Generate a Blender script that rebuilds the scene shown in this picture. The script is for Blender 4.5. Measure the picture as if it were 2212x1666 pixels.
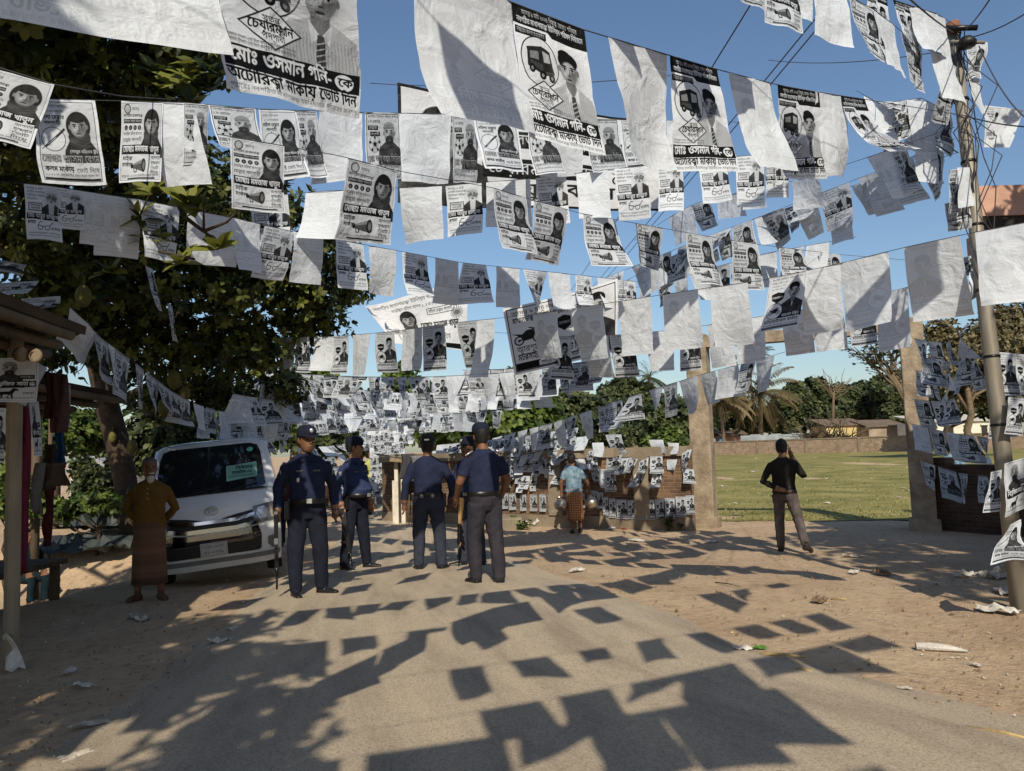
import bpy, bmesh, math, random
import numpy as np
from mathutils import Vector, Matrix, noise, kdtree
R = math.radians
scene = bpy.context.scene
for o in list(bpy.data.objects): bpy.data.objects.remove(o)
COL = scene.collection
rnd = random.Random(7)

# ------------------------------------------------ camera, sky, sun, exposure
F, CX, CY, EYE = 1671.0, 1106.0, 833.0, 1.55
PITCH, ROLL = math.atan(137 / F), R(1.8)
fw = Vector((0, math.cos(PITCH), math.sin(PITCH)))
r0 = Vector((1, 0, 0)); u0 = Vector((0, -math.sin(PITCH), math.cos(PITCH)))
rt = r0 * math.cos(ROLL) - u0 * math.sin(ROLL)
up = r0 * math.sin(ROLL) + u0 * math.cos(ROLL)
CAM = Vector((0, 0, EYE))
cd = bpy.data.cameras.new("camera"); cam = bpy.data.objects.new("camera", cd); COL.objects.link(cam)
m3 = Matrix((rt, up, -fw)).transposed()
cam.matrix_world = Matrix.Translation(CAM) @ m3.to_4x4()
cd.sensor_fit = 'HORIZONTAL'; cd.angle = 2 * math.atan(1106 / F); cd.clip_start = 0.05; cd.clip_end = 3000
scene.camera = cam

SUN_EL, SUN_AZ = R(38), R(176.2)          # azimuth from +Y clockwise: behind the camera, a little right
sdir = Vector((math.sin(SUN_AZ) * math.cos(SUN_EL), math.cos(SUN_AZ) * math.cos(SUN_EL), math.sin(SUN_EL)))
w = bpy.data.worlds.new("World"); scene.world = w; w.use_nodes = True
nt = w.node_tree; bg = nt.nodes['Background']
sky = nt.nodes.new('ShaderNodeTexSky'); sky.sky_type = 'NISHITA'; sky.sun_disc = False
sky.sun_elevation = SUN_EL; sky.sun_rotation = SUN_AZ
sky.air_density = 1.2; sky.dust_density = 0.9; sky.ozone_density = 4.2; sky.altitude = 20
nt.links.new(sky.outputs[0], bg.inputs[0]); bg.inputs[1].default_value = 0.09
sl = bpy.data.lights.new("sun", 'SUN'); sl.energy = 4.0; sl.angle = R(0.53); sl.color = (1.0, 0.9, 0.72)
so = bpy.data.objects.new("sun", sl); COL.objects.link(so)
so.rotation_euler = (-sdir).to_track_quat('-Z', 'Y').to_euler(); so.location = (0, -20, 30)
scene.view_settings.view_transform = 'Standard'; scene.view_settings.look = 'None'
scene.view_settings.exposure = 0.3; scene.view_settings.gamma = 1
scene.render.engine = 'CYCLES'
try:
    scene.cycles.max_bounces = 6; scene.cycles.transparent_max_bounces = 6; scene.cycles.use_denoising = True
except Exception: pass

# ------------------------------------------------ helpers
def ray(px, py):
    d = fw + rt * ((px - CX) / F) + up * (-(py - CY) / F)
    return d
def at(px, py, Y):
    d = ray(px, py); return CAM + d * (Y / d.y)
def sm(a, b, x):
    t = max(0.0, min(1.0, (x - a) / (b - a))); return t * t * (3 - 2 * t)
RC = [(-12, .6, 2.9), (0, .5, 2.9), (4, .2, 2.35), (6, -.42, 1.8), (8, -.85, 1.7), (10, -1.35, 1.55), (14, -1.9, 1.25), (20, -3.15, 1.05), (30, -5.6, 1.1), (50, -13, 1.4), (90, -34, 1.8)]
def road_at(y):
    for (a, b) in zip(RC, RC[1:]):
        if y <= b[0]:
            t = (y - a[0]) / (b[0] - a[0]); return a[1] + (b[1] - a[1]) * t, a[2] + (b[2] - a[2]) * t
    return RC[-1][1:]
def g(x, y):
    c, h = road_at(max(-12, min(90, y)))
    z = -.25 * sm(7.5, 15, y)
    if x > c: z -= .06 * sm(c + h, c + h + 2.5, x) * (1 - sm(10, 15, y))
    else: z -= .05 * sm(c - h, c - h - 1.6, x) + .5 * sm(-5.6, -7.2, x) * sm(8.2, 10, y) * (1 - sm(13, 15, y)) - .42 * sm(-5.6, -7.5, x) * sm(13, 16, y)
    return z
def gp(px, py):
    d = ray(px, py); z = 0.0
    for _ in range(12):
        t = (z - EYE) / d.z; p = CAM + d * t; z = g(p.x, p.y)
    return Vector((p.x, p.y, z))

def tag(o, label=None, cat=None, group=None, kind=None):
    if label: o['label'] = label
    if cat: o['category'] = cat
    if group: o['group'] = group
    if kind: o['kind'] = kind
    return o
def empty(name, loc=(0, 0, 0), rz=0, label=None, cat=None, group=None):
    o = bpy.data.objects.new(name, None); COL.objects.link(o); o.location = loc; o.rotation_euler = (0, 0, rz)
    o.empty_display_size = .1
    return tag(o, label, cat, group)
def mesh_obj(name, verts, faces, mats, parent=None, smooth=False, midx=None, uv=None):
    me = bpy.data.meshes.new(name); me.from_pydata([tuple(v) for v in verts], [], faces)
    for m in (mats if isinstance(mats, (list, tuple)) else [mats]): me.materials.append(m)
    if midx is not None: me.polygons.foreach_set('material_index', midx)
    if smooth: me.polygons.foreach_set('use_smooth', [True] * len(me.polygons))
    if uv is not None:
        l = me.uv_layers.new(name='UVMap'); l.data.foreach_set('uv', np.array(uv, dtype=np.float32).ravel())
    me.update()
    o = bpy.data.objects.new(name, me); COL.objects.link(o)
    if parent: o.parent = parent
    return o
class MB:
    """collects shapes into one mesh"""
    def __init__(s): s.v = []; s.f = []; s.m = []; s.sm = []
    def add(s, vs, fs, mi=0, smooth=False):
        b = len(s.v); s.v += [Vector(v) for v in vs]; s.f += [tuple(i + b for i in f) for f in fs]
        s.m += [mi] * len(fs); s.sm += [smooth] * len(fs); return s
    def box(s, c, d, rz=0, mi=0, M=None, bev=0):
        x, y, z = [k / 2 for k in d]
        if bev:
            bm = bmesh.new(); bmesh.ops.create_cube(bm, size=1)
            for v in bm.verts: v.co = Vector((v.co.x * 2 * x, v.co.y * 2 * y, v.co.z * 2 * z))
            bmesh.ops.bevel(bm, geom=bm.edges[:], offset=min(bev, .45 * min(d)), segments=2, affect='EDGES', profile=.6)
            bm.verts.index_update(); vs = [v.co.copy() for v in bm.verts]; fs = [tuple(v.index for v in f.verts) for f in bm.faces]; bm.free()
        else:
            vs = [Vector((a, b, e)) for a in (-x, x) for b in (-y, y) for e in (-z, z)]
            fs = [(0, 1, 3, 2), (4, 6, 7, 5), (0, 4, 5, 1), (2, 3, 7, 6), (0, 2, 6, 4), (1, 5, 7, 3)]
        T = Matrix.Translation(c) @ (M if M else Matrix.Rotation(rz, 4, 'Z'))
        return s.add([T @ v for v in vs], fs, mi)
    def tube(s, pts, rad, n=8, mi=0, caps=True, smooth=True, flat=None):
        pts = [Vector(p) for p in pts]; rad = rad if isinstance(rad, (list, tuple)) else [rad] * len(pts)
        rings = []; prev = None
        for i, p in enumerate(pts):
            t = (pts[min(i + 1, len(pts) - 1)] - pts[max(i - 1, 0)]).normalized()
            if prev is None:
                a = t.cross(Vector((0, 1, 0)) if abs(t.y) < .9 else Vector((1, 0, 0))).normalized()
            else:
                a = (prev - t * prev.dot(t)).normalized()
            b = t.cross(a); prev = a
            rr = rad[i]; ra, rb = rr if isinstance(rr, (list, tuple)) else (rr, rr)
            rings.append([p + a * (ra * math.cos(6.28318 * k / n)) + b * (rb * math.sin(6.28318 * k / n)) for k in range(n)])
        return s.loft(rings, mi, caps, smooth)
    def loft(s, rings, mi=0, caps=True, smooth=True):
        n = len(rings[0]); vs = [v for r in rings for v in r]; fs = []
        for i in range(len(rings) - 1):
            for k in range(n):
                a = i * n + k; b = i * n + (k + 1) % n
                fs.append((a, b, b + n, a + n))
        if caps:
            fs.append(tuple(range(n - 1, -1, -1))); fs.append(tuple((len(rings) - 1) * n + k for k in range(n)))
        return s.add(vs, fs, mi, smooth)
    def lathe(s, c, prof, n=16, mi=0, M=None):
        rings = [[Vector((r * math.cos(6.28318 * k / n), r * math.sin(6.28318 * k / n), z)) for k in range(n)] for r, z in prof]
        T = Matrix.Translation(c) @ (M if M else Matrix())
        return s.loft([[T @ v for v in r] for r in rings], mi)
    def ell(s, c, r, mi=0, n=10, M=None):
        prof = [(math.sin(math.pi * i / n) or 1e-4, -math.cos(math.pi * i / n)) for i in range(n + 1)]
        prof[0] = (1e-4, -1); prof[-1] = (1e-4, 1)
        S = Matrix.Diagonal((r[0], r[1], r[2], 1))
        return s.lathe(c, prof, n + 2, mi, (M @ S) if M else S)
    def prism(s, poly, y0, y1, M=None, mi=0, axis='Y'):
        n = len(poly)
        f = (lambda p, y: Vector((p[0], y, p[1]))) if axis == 'Y' else ((lambda p, y: Vector((y, p[0], p[1]))) if axis == 'X' else (lambda p, y: Vector((p[0], p[1], y))))
        vs = [f(p, y0) for p in poly] + [f(p, y1) for p in poly]
        if M: vs = [M @ v for v in vs]
        fs = [tuple(range(n)), tuple(range(2 * n - 1, n - 1, -1))] + [(i, i + n, (i + 1) % n + n, (i + 1) % n) for i in range(n)]
        return s.add(vs, fs, mi)
    def build(s, name, mats, parent=None, fixn=True):
        o = mesh_obj(name, s.v, s.f, mats, parent, midx=s.m)
        o.data.polygons.foreach_set('use_smooth', s.sm)
        if fixn:
            bm = bmesh.new(); bm.from_mesh(o.data); bmesh.ops.recalc_face_normals(bm, faces=bm.faces); bm.to_mesh(o.data); bm.free()
        return o

# ------------------------------------------------ materials
MATS = {}
def mat(name, col, rough=.8, var=.25, scale=8.0, bump=0.0, bscale=None, metal=0.0, col2=None, detail=6, trans=0.0, spec=.35, coat=0, stretch=None):
    if name in MATS: return MATS[name]
    m = bpy.data.materials.new(name); m.use_nodes = True; t = m.node_tree; N = t.nodes; L = t.links
    b = N['Principled BSDF']; b.inputs['Roughness'].default_value = rough; b.inputs['Metallic'].default_value = metal
    b.inputs['Specular IOR Level'].default_value = spec
    if coat: b.inputs['Coat Weight'].default_value = coat; b.inputs['Coat Roughness'].default_value = .06
    tc = N.new('ShaderNodeTexCoord'); src = tc.outputs['Object']
    if stretch:
        mp = N.new('ShaderNodeMapping'); mp.inputs['Scale'].default_value = stretch; L.new(src, mp.inputs[0]); src = mp.outputs[0]
    n = N.new('ShaderNodeTexNoise'); n.inputs['Scale'].default_value = scale; n.inputs['Detail'].default_value = detail; n.inputs['Roughness'].default_value = .62
    L.new(src, n.inputs['Vector'])
    c2 = col2 or tuple(max(0, k * (1 - var)) for k in col); c1 = col if col2 else tuple(min(1, k * (1 + var * .6)) for k in col)
    rmp = N.new('ShaderNodeValToRGB'); rmp.color_ramp.elements[0].position = .32; rmp.color_ramp.elements[1].position = .68
    rmp.color_ramp.elements[0].color = (*c2, 1); rmp.color_ramp.elements[1].color = (*c1, 1)
    L.new(n.outputs['Fac'], rmp.inputs[0]); L.new(rmp.outputs[0], b.inputs['Base Color'])
    if bump:
        n2 = N.new('ShaderNodeTexNoise'); n2.inputs['Scale'].default_value = bscale or scale * 4; n2.inputs['Detail'].default_value = 5
        L.new(src, n2.inputs['Vector'])
        bp = N.new('ShaderNodeBump'); bp.inputs['Strength'].default_value = bump; bp.inputs['Distance'].default_value = .02
        L.new(n2.outputs['Fac'], bp.inputs['Height']); L.new(bp.outputs[0], b.inputs['Normal'])
    if trans:
        tr = N.new('ShaderNodeBsdfTranslucent'); mx = N.new('ShaderNodeMixShader'); mx.inputs[0].default_value = trans
        L.new(rmp.outputs[0], tr.inputs[0]); L.new(b.outputs[0], mx.inputs[1]); L.new(tr.outputs[0], mx.inputs[2])
        L.new(mx.outputs[0], N['Material Output'].inputs[0])
    MATS[name] = m; return m
def leaf_mat(name, dark, light, trans=.3):
    """leaf colour varies from leaf to leaf through the face attribute 'tint'"""
    if name in MATS: return MATS[name]
    m = bpy.data.materials.new(name); m.use_nodes = True; t = m.node_tree; N = t.nodes; L = t.links
    b = N['Principled BSDF']; b.inputs['Roughness'].default_value = .5; b.inputs['Specular IOR Level'].default_value = .4
    a = N.new('ShaderNodeAttribute'); a.attribute_name = 'tint'
    r = N.new('ShaderNodeValToRGB'); r.color_ramp.elements[0].color = (*dark, 1); r.color_ramp.elements[1].color = (*light, 1)
    L.new(a.outputs['Fac'], r.inputs[0]); L.new(r.outputs[0], b.inputs['Base Color'])
    tr = N.new('ShaderNodeBsdfTranslucent'); mx = N.new('ShaderNodeMixShader'); mx.inputs[0].default_value = trans
    L.new(r.outputs[0], tr.inputs[0]); L.new(b.outputs[0], mx.inputs[1]); L.new(tr.outputs[0], mx.inputs[2])
    L.new(mx.outputs[0], N['Material Output'].inputs[0])
    MATS[name] = m; return m
def brick_mat(name, c1, c2, mortar, bw=.25, bh=.075, bump=.6, stain=.5):
    m = bpy.data.materials.new(name); m.use_nodes = True; t = m.node_tree; N = t.nodes; L = t.links
    b = N['Principled BSDF']; b.inputs['Roughness'].default_value = .9; b.inputs['Specular IOR Level'].default_value = .2
    uvn = N.new('ShaderNodeUVMap'); uvn.uv_map = 'UVMap'
    br = N.new('ShaderNodeTexBrick'); br.inputs['Scale'].default_value = 1; br.inputs['Brick Width'].default_value = bw; br.inputs['Row Height'].default_value = bh
    br.inputs['Mortar Size'].default_value = .009; br.inputs['Color1'].default_value = (*c1, 1); br.inputs['Color2'].default_value = (*c2, 1); br.inputs['Mortar'].default_value = (*mortar, 1)
    br.inputs['Bias'].default_value = 0; br.inputs['Mortar Smooth'].default_value = .3
    L.new(uvn.outputs[0], br.inputs['Vector'])
    n = N.new('ShaderNodeTexNoise'); n.inputs['Scale'].default_value = 1.7; n.inputs['Detail'].default_value = 8; n.inputs['Roughness'].default_value = .7; L.new(uvn.outputs[0], n.inputs['Vector'])
    r = N.new('ShaderNodeValToRGB'); r.color_ramp.elements[0].position = .35; r.color_ramp.elements[1].position = .62
    r.color_ramp.elements[0].color = (1 - stain, 1 - stain, 1 - stain * .95, 1); r.color_ramp.elements[1].color = (1, 1, 1, 1)
    L.new(n.outputs[0], r.inputs[0])
    mx = N.new('ShaderNodeMix'); mx.data_type = 'RGBA'; mx.blend_type = 'MULTIPLY'; mx.inputs['Factor'].default_value = 1
    L.new(br.outputs['Color'], mx.inputs['A']); L.new(r.outputs[0], mx.inputs['B']); L.new(mx.outputs['Result'], b.inputs['Base Color'])
    n3 = N.new('ShaderNodeTexNoise'); n3.inputs['Scale'].default_value = 30; n3.inputs['Detail'].default_value = 4; L.new(uvn.outputs[0], n3.inputs['Vector'])
    ad = N.new('ShaderNodeMath'); ad.operation = 'MULTIPLY_ADD'; ad.inputs[1].default_value = -1; L.new(br.outputs['Fac'], ad.inputs[0]); L.new(n3.outputs[0], ad.inputs[2])
    bp = N.new('ShaderNodeBump'); bp.inputs['Strength'].default_value = bump; bp.inputs['Distance'].default_value = .012
    L.new(ad.outputs[0], bp.inputs['Height']); L.new(bp.outputs[0], b.inputs['Normal'])
    return m
# ------------------------------------------------ printed artwork (drawn here as pixels)
_GC = {}
_tc = bpy.data.curves.new('lettering', 'FONT'); _tc.resolution_u = 3
_to = bpy.data.objects.new('lettering', _tc); COL.objects.link(_to)
GS = 44
def _tw(s):
    _tc.body = s; m = _to.to_mesh(); x = max((v.co.x for v in m.vertices), default=0); _to.to_mesh_clear(); return x
_kk = None
def glyph(ch):
    global _kk
    if ch in _GC: return _GC[ch]
    if _kk is None: _kk = _tw('কক')
    adv = _tw('ক' + ch + 'ক') - _kk
    _tc.body = ch; cu = _to.to_curve(bpy.context.evaluated_depsgraph_get())
    W, H = int(2.1 * GS), int(1.9 * GS); SS = 2; K = GS * SS
    wind = np.zeros((H * SS, W * SS), np.int16)      # x origin .5em, baseline 1.25em from the top
    xs = np.arange(W * SS) + .5
    for sp in cu.splines:
        bp = sp.bezier_points; n = len(bp); pts = []
        for i in range(n):
            p, q = bp[i], bp[(i + 1) % n]
            for k in range(5):
                t = k / 5; u = 1 - t; c = p.co * u ** 3 + p.handle_right * (3 * u * u * t) + q.handle_left * (3 * u * t * t) + q.co * t ** 3
                pts.append(((c.x + .5) * K, (1.25 - c.y) * K))
        for (ax, ay), (bx, by) in zip(pts, pts[1:] + pts[:1]):
            if ay == by: continue
            lo, hi, sg = (ay, by, 1) if ay < by else (by, ay, -1)
            for yy in range(max(0, math.ceil(lo - .5)), min(H * SS - 1, math.ceil(hi - .5) - 1) + 1):
                wind[yy, xs < ax + (yy + .5 - ay) * (bx - ax) / (by - ay)] += sg
    _to.to_curve_clear()
    big = (wind != 0).astype(np.float32)
    bmp = big.reshape(H, SS, W, SS).mean((1, 3)); _GC[ch] = (bmp, adv); return _GC[ch]
PRE, HAS = 'িেৈ', '্'
def clusters(s):
    """Bengali text into (glyph, scale, dx, dy, advances) in the order the eye reads it"""
    s = s.replace('ো', 'ে\u0001').replace('ৌ', 'ে\u0002'); out = []; i = 0
    while i < len(s):
        cons = [s[i]]; i += 1
        while i + 1 < len(s) and s[i] == HAS: cons.append(s[i + 1]); i += 2
        marks = ''
        while i < len(s) and (0x09BC <= ord(s[i]) <= 0x09CC or s[i] in '\u0001\u0002ংঃঁ\u0981\u0982\u0983') and s[i] != '\u09bd': marks += s[i]; i += 1
        for k in marks:
            if k in PRE: out.append((k, 1, 0, 0, 1))
        reph = cons[0] == 'র' and len(cons) > 1
        if reph: cons = cons[1:]
        out.append((cons[0], 1, 0, 0, 1))
        for q in cons[1:]:
            if q == 'য': out.append(('য', .8, -.12, 0, .55))
            elif q == 'র': out.append(('্', 1.2, -.45, -.02, 0))
            else: out.append((q, .62, -.5, -.22, 0))
        if reph: out.append(('\u0985' and '্', 1.0, -.3, .95, 0))
        for k in marks:
            if k in '\u0001': out.append(('া', 1, 0, 0, 1))
            elif k == '\u0002': out.append(('ৗ', 1, 0, 0, 1))
            elif k not in PRE: out.append((k, 1, 0, 0, 1))
    return out
class Can:
    def __init__(s, W, ratio, SS=2):
        s.W, s.SS, s.ratio = W, SS, ratio; s.k = W * SS; s.H = int(W * ratio)
        s.a = np.ones((s.H * SS, W * SS), np.float32)
    def _put(s, x0, y0, mask, v, al=1):
        r = s.a[y0:y0 + mask.shape[0], x0:x0 + mask.shape[1]]; m = mask * al
        r[...] = r * (1 - m) + (v if np.isscalar(v) else v) * m
    def _box(s, x0, x1, y0, y1):
        return max(0, int(x0 * s.k)), min(s.a.shape[1], int(x1 * s.k) + 2), max(0, int(y0 * s.k)), min(s.a.shape[0], int(y1 * s.k) + 2)
    def poly(s, pts, v, al=1):
        x0, x1, y0, y1 = s._box(min(p[0] for p in pts), max(p[0] for p in pts), min(p[1] for p in pts), max(p[1] for p in pts))
        if x1 <= x0 or y1 <= y0: return s
        X, Y = np.meshgrid((np.arange(x0, x1) + .5) / s.k, (np.arange(y0, y1) + .5) / s.k); ins = np.zeros(X.shape, bool)
        for (ax, ay), (bx, by) in zip(pts, pts[1:] + pts[:1]):
            if ay == by: continue
            ins ^= ((ay > Y) != (by > Y)) & (X < (bx - ax) * (Y - ay) / (by - ay) + ax)
        s._put(x0, y0, ins.astype(np.float32), v, al); return s
    def rect(s, x0, y0, x1, y1, v, al=1): return s.poly([(x0, y0), (x1, y0), (x1, y1), (x0, y1)], v, al)
    def ell(s, cx, cy, rx, ry, v, soft=0.0, al=1, half=None):
        x0, x1, y0, y1 = s._box(cx - rx, cx + rx, cy - ry, cy + ry)
        if x1 <= x0 or y1 <= y0: return s
        X, Y = np.meshgrid((np.arange(x0, x1) + .5) / s.k, (np.arange(y0, y1) + .5) / s.k)
        d = np.sqrt(((X - cx) / rx) ** 2 + ((Y - cy) / ry) ** 2)
        m = np.clip((1 - d) / soft, 0, 1) if soft else (d < 1).astype(np.float32)
        if half == 'top': m = m * (Y < cy)
        s._put(x0, y0, m.astype(np.float32), v, al); return s
    def ring(s, cx, cy, rx, ry, t, v, fill=1.0): return s.ell(cx, cy, rx, ry, v).ell(cx, cy, rx - t, ry - t, fill)
    def line(s, pts, t, v, al=1):
        for (a, b) in zip(pts, pts[1:]):
            dx, dy = b[0] - a[0], b[1] - a[1]; l = math.hypot(dx, dy) or 1e-6; nx, ny = -dy / l * t / 2, dx / l * t / 2
            s.poly([(a[0] + nx, a[1] + ny), (b[0] + nx, b[1] + ny), (b[0] - nx, b[1] - ny), (a[0] - nx, a[1] - ny)], v, al)
            s.ell(b[0], b[1], t / 2, t / 2, v, al=al)
        return s
    def text(s, txt, x, y, size, v=0.05, fit=None, bold=0.0, slope=0.0, center=False, outline=None):
        """x,y = left end of the head line's baseline, size = em, slope = dy/dx, fit = width"""
        cl = clusters(txt); tot = sum(glyph(c)[1] * a for c, k, dx, dy, a in cl) or 1
        sx = size if not fit else min(size * 1.25, fit / tot)
        if center: x -= tot * sx / 2
        pen = 0.0
        for c, k, dx, dy, a in cl:
            bmp, adv = glyph(c); px = x + (pen + dx) * sx; py = y + slope * (px - x) - dy * size
            for bo in ([(0, 0)] if not bold else [(-bold, 0), (bold, 0), (0, bold), (0, -bold)]):
                s._glyph(bmp, px + bo[0] * size, py + bo[1] * size, sx * k, size * k, v, slope)
            pen += adv * a
        return s
    def _glyph(s, bmp, px, py, sx, sy, v, slope):
        x0 = int((px - .5 * sx) * s.k); y0 = int((py - 1.25 * sy) * s.k); w_ = max(1, int(bmp.shape[1] / GS * sx * s.k)); h_ = max(1, int(bmp.shape[0] / GS * sy * s.k))
        X = np.arange(w_); Y = np.arange(h_)
        bx = np.minimum((X + .5) * bmp.shape[1] / w_, bmp.shape[1] - 1).astype(int); by = np.minimum((Y + .5) * bmp.shape[0] / h_, bmp.shape[0] - 1).astype(int)
        b = bmp[by][:, bx]
        xa, ya = max(0, x0), max(0, y0); xb, yb = min(s.a.shape[1], x0 + w_), min(s.a.shape[0], y0 + h_)
        if xb <= xa or yb <= ya: return
        s._put(xa, ya, b[ya - y0:yb - y0, xa - x0:xb - x0], v)
    def out(s):
        a = s.a.reshape(s.H, s.SS, s.W, s.SS).mean((1, 3)); return a
_tn = np.random.default_rng(4).random((9, 9)).astype(np.float32)
def rnd_tone(c, cx, cy, q):
    """soft photographic unevenness over the bust"""
    x0, x1, y0, y1 = c._box(cx - 2 * q, cx + 2 * q, cy + .6 * q, cy + 3.6 * q)
    if x1 - x0 < 4 or y1 - y0 < 4: return
    Y = np.linspace(0, 7.99, y1 - y0); X = np.linspace(0, 7.99, x1 - x0); yi, xi = Y.astype(int), X.astype(int); fy_, fx_ = (Y - yi)[:, None], (X - xi)[None]
    n = (_tn[yi][:, xi] * (1 - fx_) + _tn[yi][:, xi + 1] * fx_) * (1 - fy_) + (_tn[yi + 1][:, xi] * (1 - fx_) + _tn[yi + 1][:, xi + 1] * fx_) * fy_
    r = c.a[y0:y1, x0:x1]; r[...] = np.where(r < .4, r + n * .2, r)
def portrait(c, cx, cy, q, kind):
    """generic face: cx,cy face centre, q = face half height"""
    E = lambda x, y, rx, ry, v, soft=.25, al=1: c.ell(cx + x * q, cy + y * q, rx * q, ry * q, v, soft, al)
    Pl = lambda pts, v, al=1: c.poly([(cx + x * q, cy + y * q) for x, y in pts], v, al)
    E(.1, .3, 1.9, 2.0, .78, .95, .8)
    if kind in ('tie', 'coat'):
        sh = .78 if kind == 'tie' else .12
        Pl([(-.45, 1.0), (-1.7, 1.7), (-2.0, 3.9), (1.9, 3.9), (1.7, 1.7), (.45, 1.0)], sh)
        if kind == 'tie':
            for i in range(-11, 12):
                if abs(i) > 1: c.line([(cx + i * .16 * q, cy + (1.75 + .02 * abs(i)) * q), (cx + i * .17 * q, cy + 3.9 * q)], .03 * q, .6)
            Pl([(-.45, .8), (.45, .8), (.42, 1.5), (0, 1.9), (-.42, 1.5)], .5)
            Pl([(-.55, 1.05), (0, 1.85), (-.45, 2.2)], .9); Pl([(.55, 1.05), (0, 1.85), (.45, 2.2)], .9)
            Pl([(-.16, 1.75), (.16, 1.75), (.28, 3.9), (-.28, 3.9)], .15)
            for i in range(7): Pl([(-.2, 2.2 + i * .28), (.22, 2.0 + i * .28), (.22, 2.06 + i * .28), (-.2, 2.28 + i * .28)], .75)
        else:
            Pl([(-.4, .8), (.4, .8), (.35, 1.3), (0, 1.7), (-.35, 1.3)], .45); Pl([(-.5, 1.0), (-.1, 1.7), (-.6, 1.9)], .03); Pl([(.5, 1.0), (.1, 1.7), (.6, 1.9)], .03)
            Pl([(-.12, 1.55), (.12, 1.55), (0, 2.3)], .9); c.line([(cx, cy + 2.3 * q), (cx, cy + 3.9 * q)], .04 * q, .3)
    elif kind == 'veil':
        Pl([(-.7, .5), (-1.0, 1.4), (-1.5, 2.2), (-1.6, 3.2), (1.6, 3.2), (1.5, 2.2), (1.0, 1.4), (.7, .5)], .1)
        E(0, -.05, 1.12, 1.42, .1, .05); E(0, 1.0, 1.05, .9, .12, .1)
        for i in range(4): c.line([(cx - .9 * q, cy + (1.0 + i * .3) * q), (cx + .1 * q, cy + (1.5 + i * .3) * q), (cx + .9 * q, cy + (1.1 + i * .3) * q)], .06 * q, .22)
    elif kind in ('cap', 'specs'):
        Pl([(-.6, .9), (-1.5, 1.5), (-1.8, 3.2), (1.8, 3.2), (1.5, 1.5), (.6, .9)], .13)
        if kind == 'specs': Pl([(-.5, 1.0), (.5, 1.0), (.3, 3.2), (-.3, 3.2)], .85)
    N_ = rnd_tone(c, cx, cy, q)
    # head
    E(-.78, .02, .14, .26, .55); E(.78, .02, .14, .26, .5)
    E(0, 0, .76, 1.0, .6, .06); E(.38, .12, .55, .85, .34, .9, .75); E(-.28, -.05, .42, .7, .84, .9, .85); E(-.3, .3, .25, .2, .86, .9, .6); E(0, .92, .4, .16, .36, .8, .6)
    if kind in ('tie', 'coat'):
        E(0, -.62, .86, .62, .06, .08); E(.05, -.22, .62, .42, .75, .3)
        if kind == 'tie': E(-.2, -.98, .6, .35, .05, .1)
    elif kind in ('cap', 'specs'):
        E(0, -.55, .84, .58, .62 if kind == 'cap' else .93, .06); E(0, -.6, .8, .5, .5, .9, .4 if kind == 'cap' else .15); Pl([(-.82, -.62), (.82, -.62), (.8, -.36), (-.8, -.36)], .5 if kind == 'cap' else .75); E(0, -.2, .66, .25, .72, .3)
        E(0, .72, .62, .5, .18 if kind == 'cap' else .88, .15); E(0, .45, .3, .12, .3 if kind == 'cap' else .7, .3)
    elif kind == 'veil':
        E(0, -.75, .8, .4, .1, .15)
    # features
    for sx in (-1, 1):
        E(sx * .33, -.08, .26, .16, .34, .9, .8); E(sx * .34, -.24, .23, .07, .08, .35); E(sx * .33, -.04, .16, .075, .85, .3); E(sx * .33, -.04, .085, .085, .03, .25); E(sx * .33, -.1, .18, .035, .08, .3); E(sx * .33, .1, .18, .04, .4, .8, .7)
        if kind == 'specs': c.ring(cx + sx * .35 * q, cy - .02 * q, .28 * q, .23 * q, .05 * q, .08, .62); E(sx * .33, -.02, .1, .08, .08, .3)
    E(.09, .12, .07, .3, .36, .8, .8); E(-.04, .12, .05, .28, .85, .8, .8); E(.02, .35, .19, .07, .25, .6); E(0, .62, .27, .085, .22, .35); E(0, .73, .2, .05, .75, .6, .7); E(0, .5, .22, .05, .4, .8, .5)
    if kind in ('coat', 'cap'): E(0, .48, .28, .06, .12, .4)
def d_auto(c, x, y, s):
    P = lambda pts, v: c.poly([(x + a * s, y + b * s) for a, b in pts], v)
    P([(-.5, -.35), (.1, -.5), (.45, -.38), (.5, .1), (.55, .35), (.2, .45), (-.5, .25)], .15)
    P([(.12, -.36), (.4, -.28), (.42, 0), (.15, .02)], .75); P([(-.4, -.22), (-.05, -.3), (-.05, -.02), (-.4, .0)], .55); P([(-.38, .05), (.1, .1), (.1, .3), (-.38, .18)], .28)
    for a, b in ((-.32, .3), (.42, .48), (.08, .45)): c.ell(x + a * s, y + b * s, .12 * s, .14 * s, .05); c.ell(x + a * s, y + b * s, .05 * s, .06 * s, .6)
def d_mega(c, x, y, s):
    c.poly([(x - .6 * s, y - .05 * s), (x + .4 * s, y - .42 * s), (x + .4 * s, y + .42 * s), (x - .6 * s, y + .15 * s)], .35)
    c.poly([(x - .6 * s, y - .05 * s), (x + .4 * s, y - .42 * s), (x + .4 * s, y - .15 * s), (x - .6 * s, y + .02 * s)], .6)
    c.ell(x + .42 * s, y, .2 * s, .44 * s, .12); c.ell(x + .43 * s, y, .15 * s, .38 * s, .5, .5); c.ell(x - .6 * s, y + .05 * s, .12 * s, .14 * s, .1)
    c.line([(x - .45 * s, y + .15 * s), (x - .4 * s, y + .42 * s), (x - .2 * s, y + .4 * s), (x - .22 * s, y + .2 * s)], .06 * s, .08)
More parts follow.
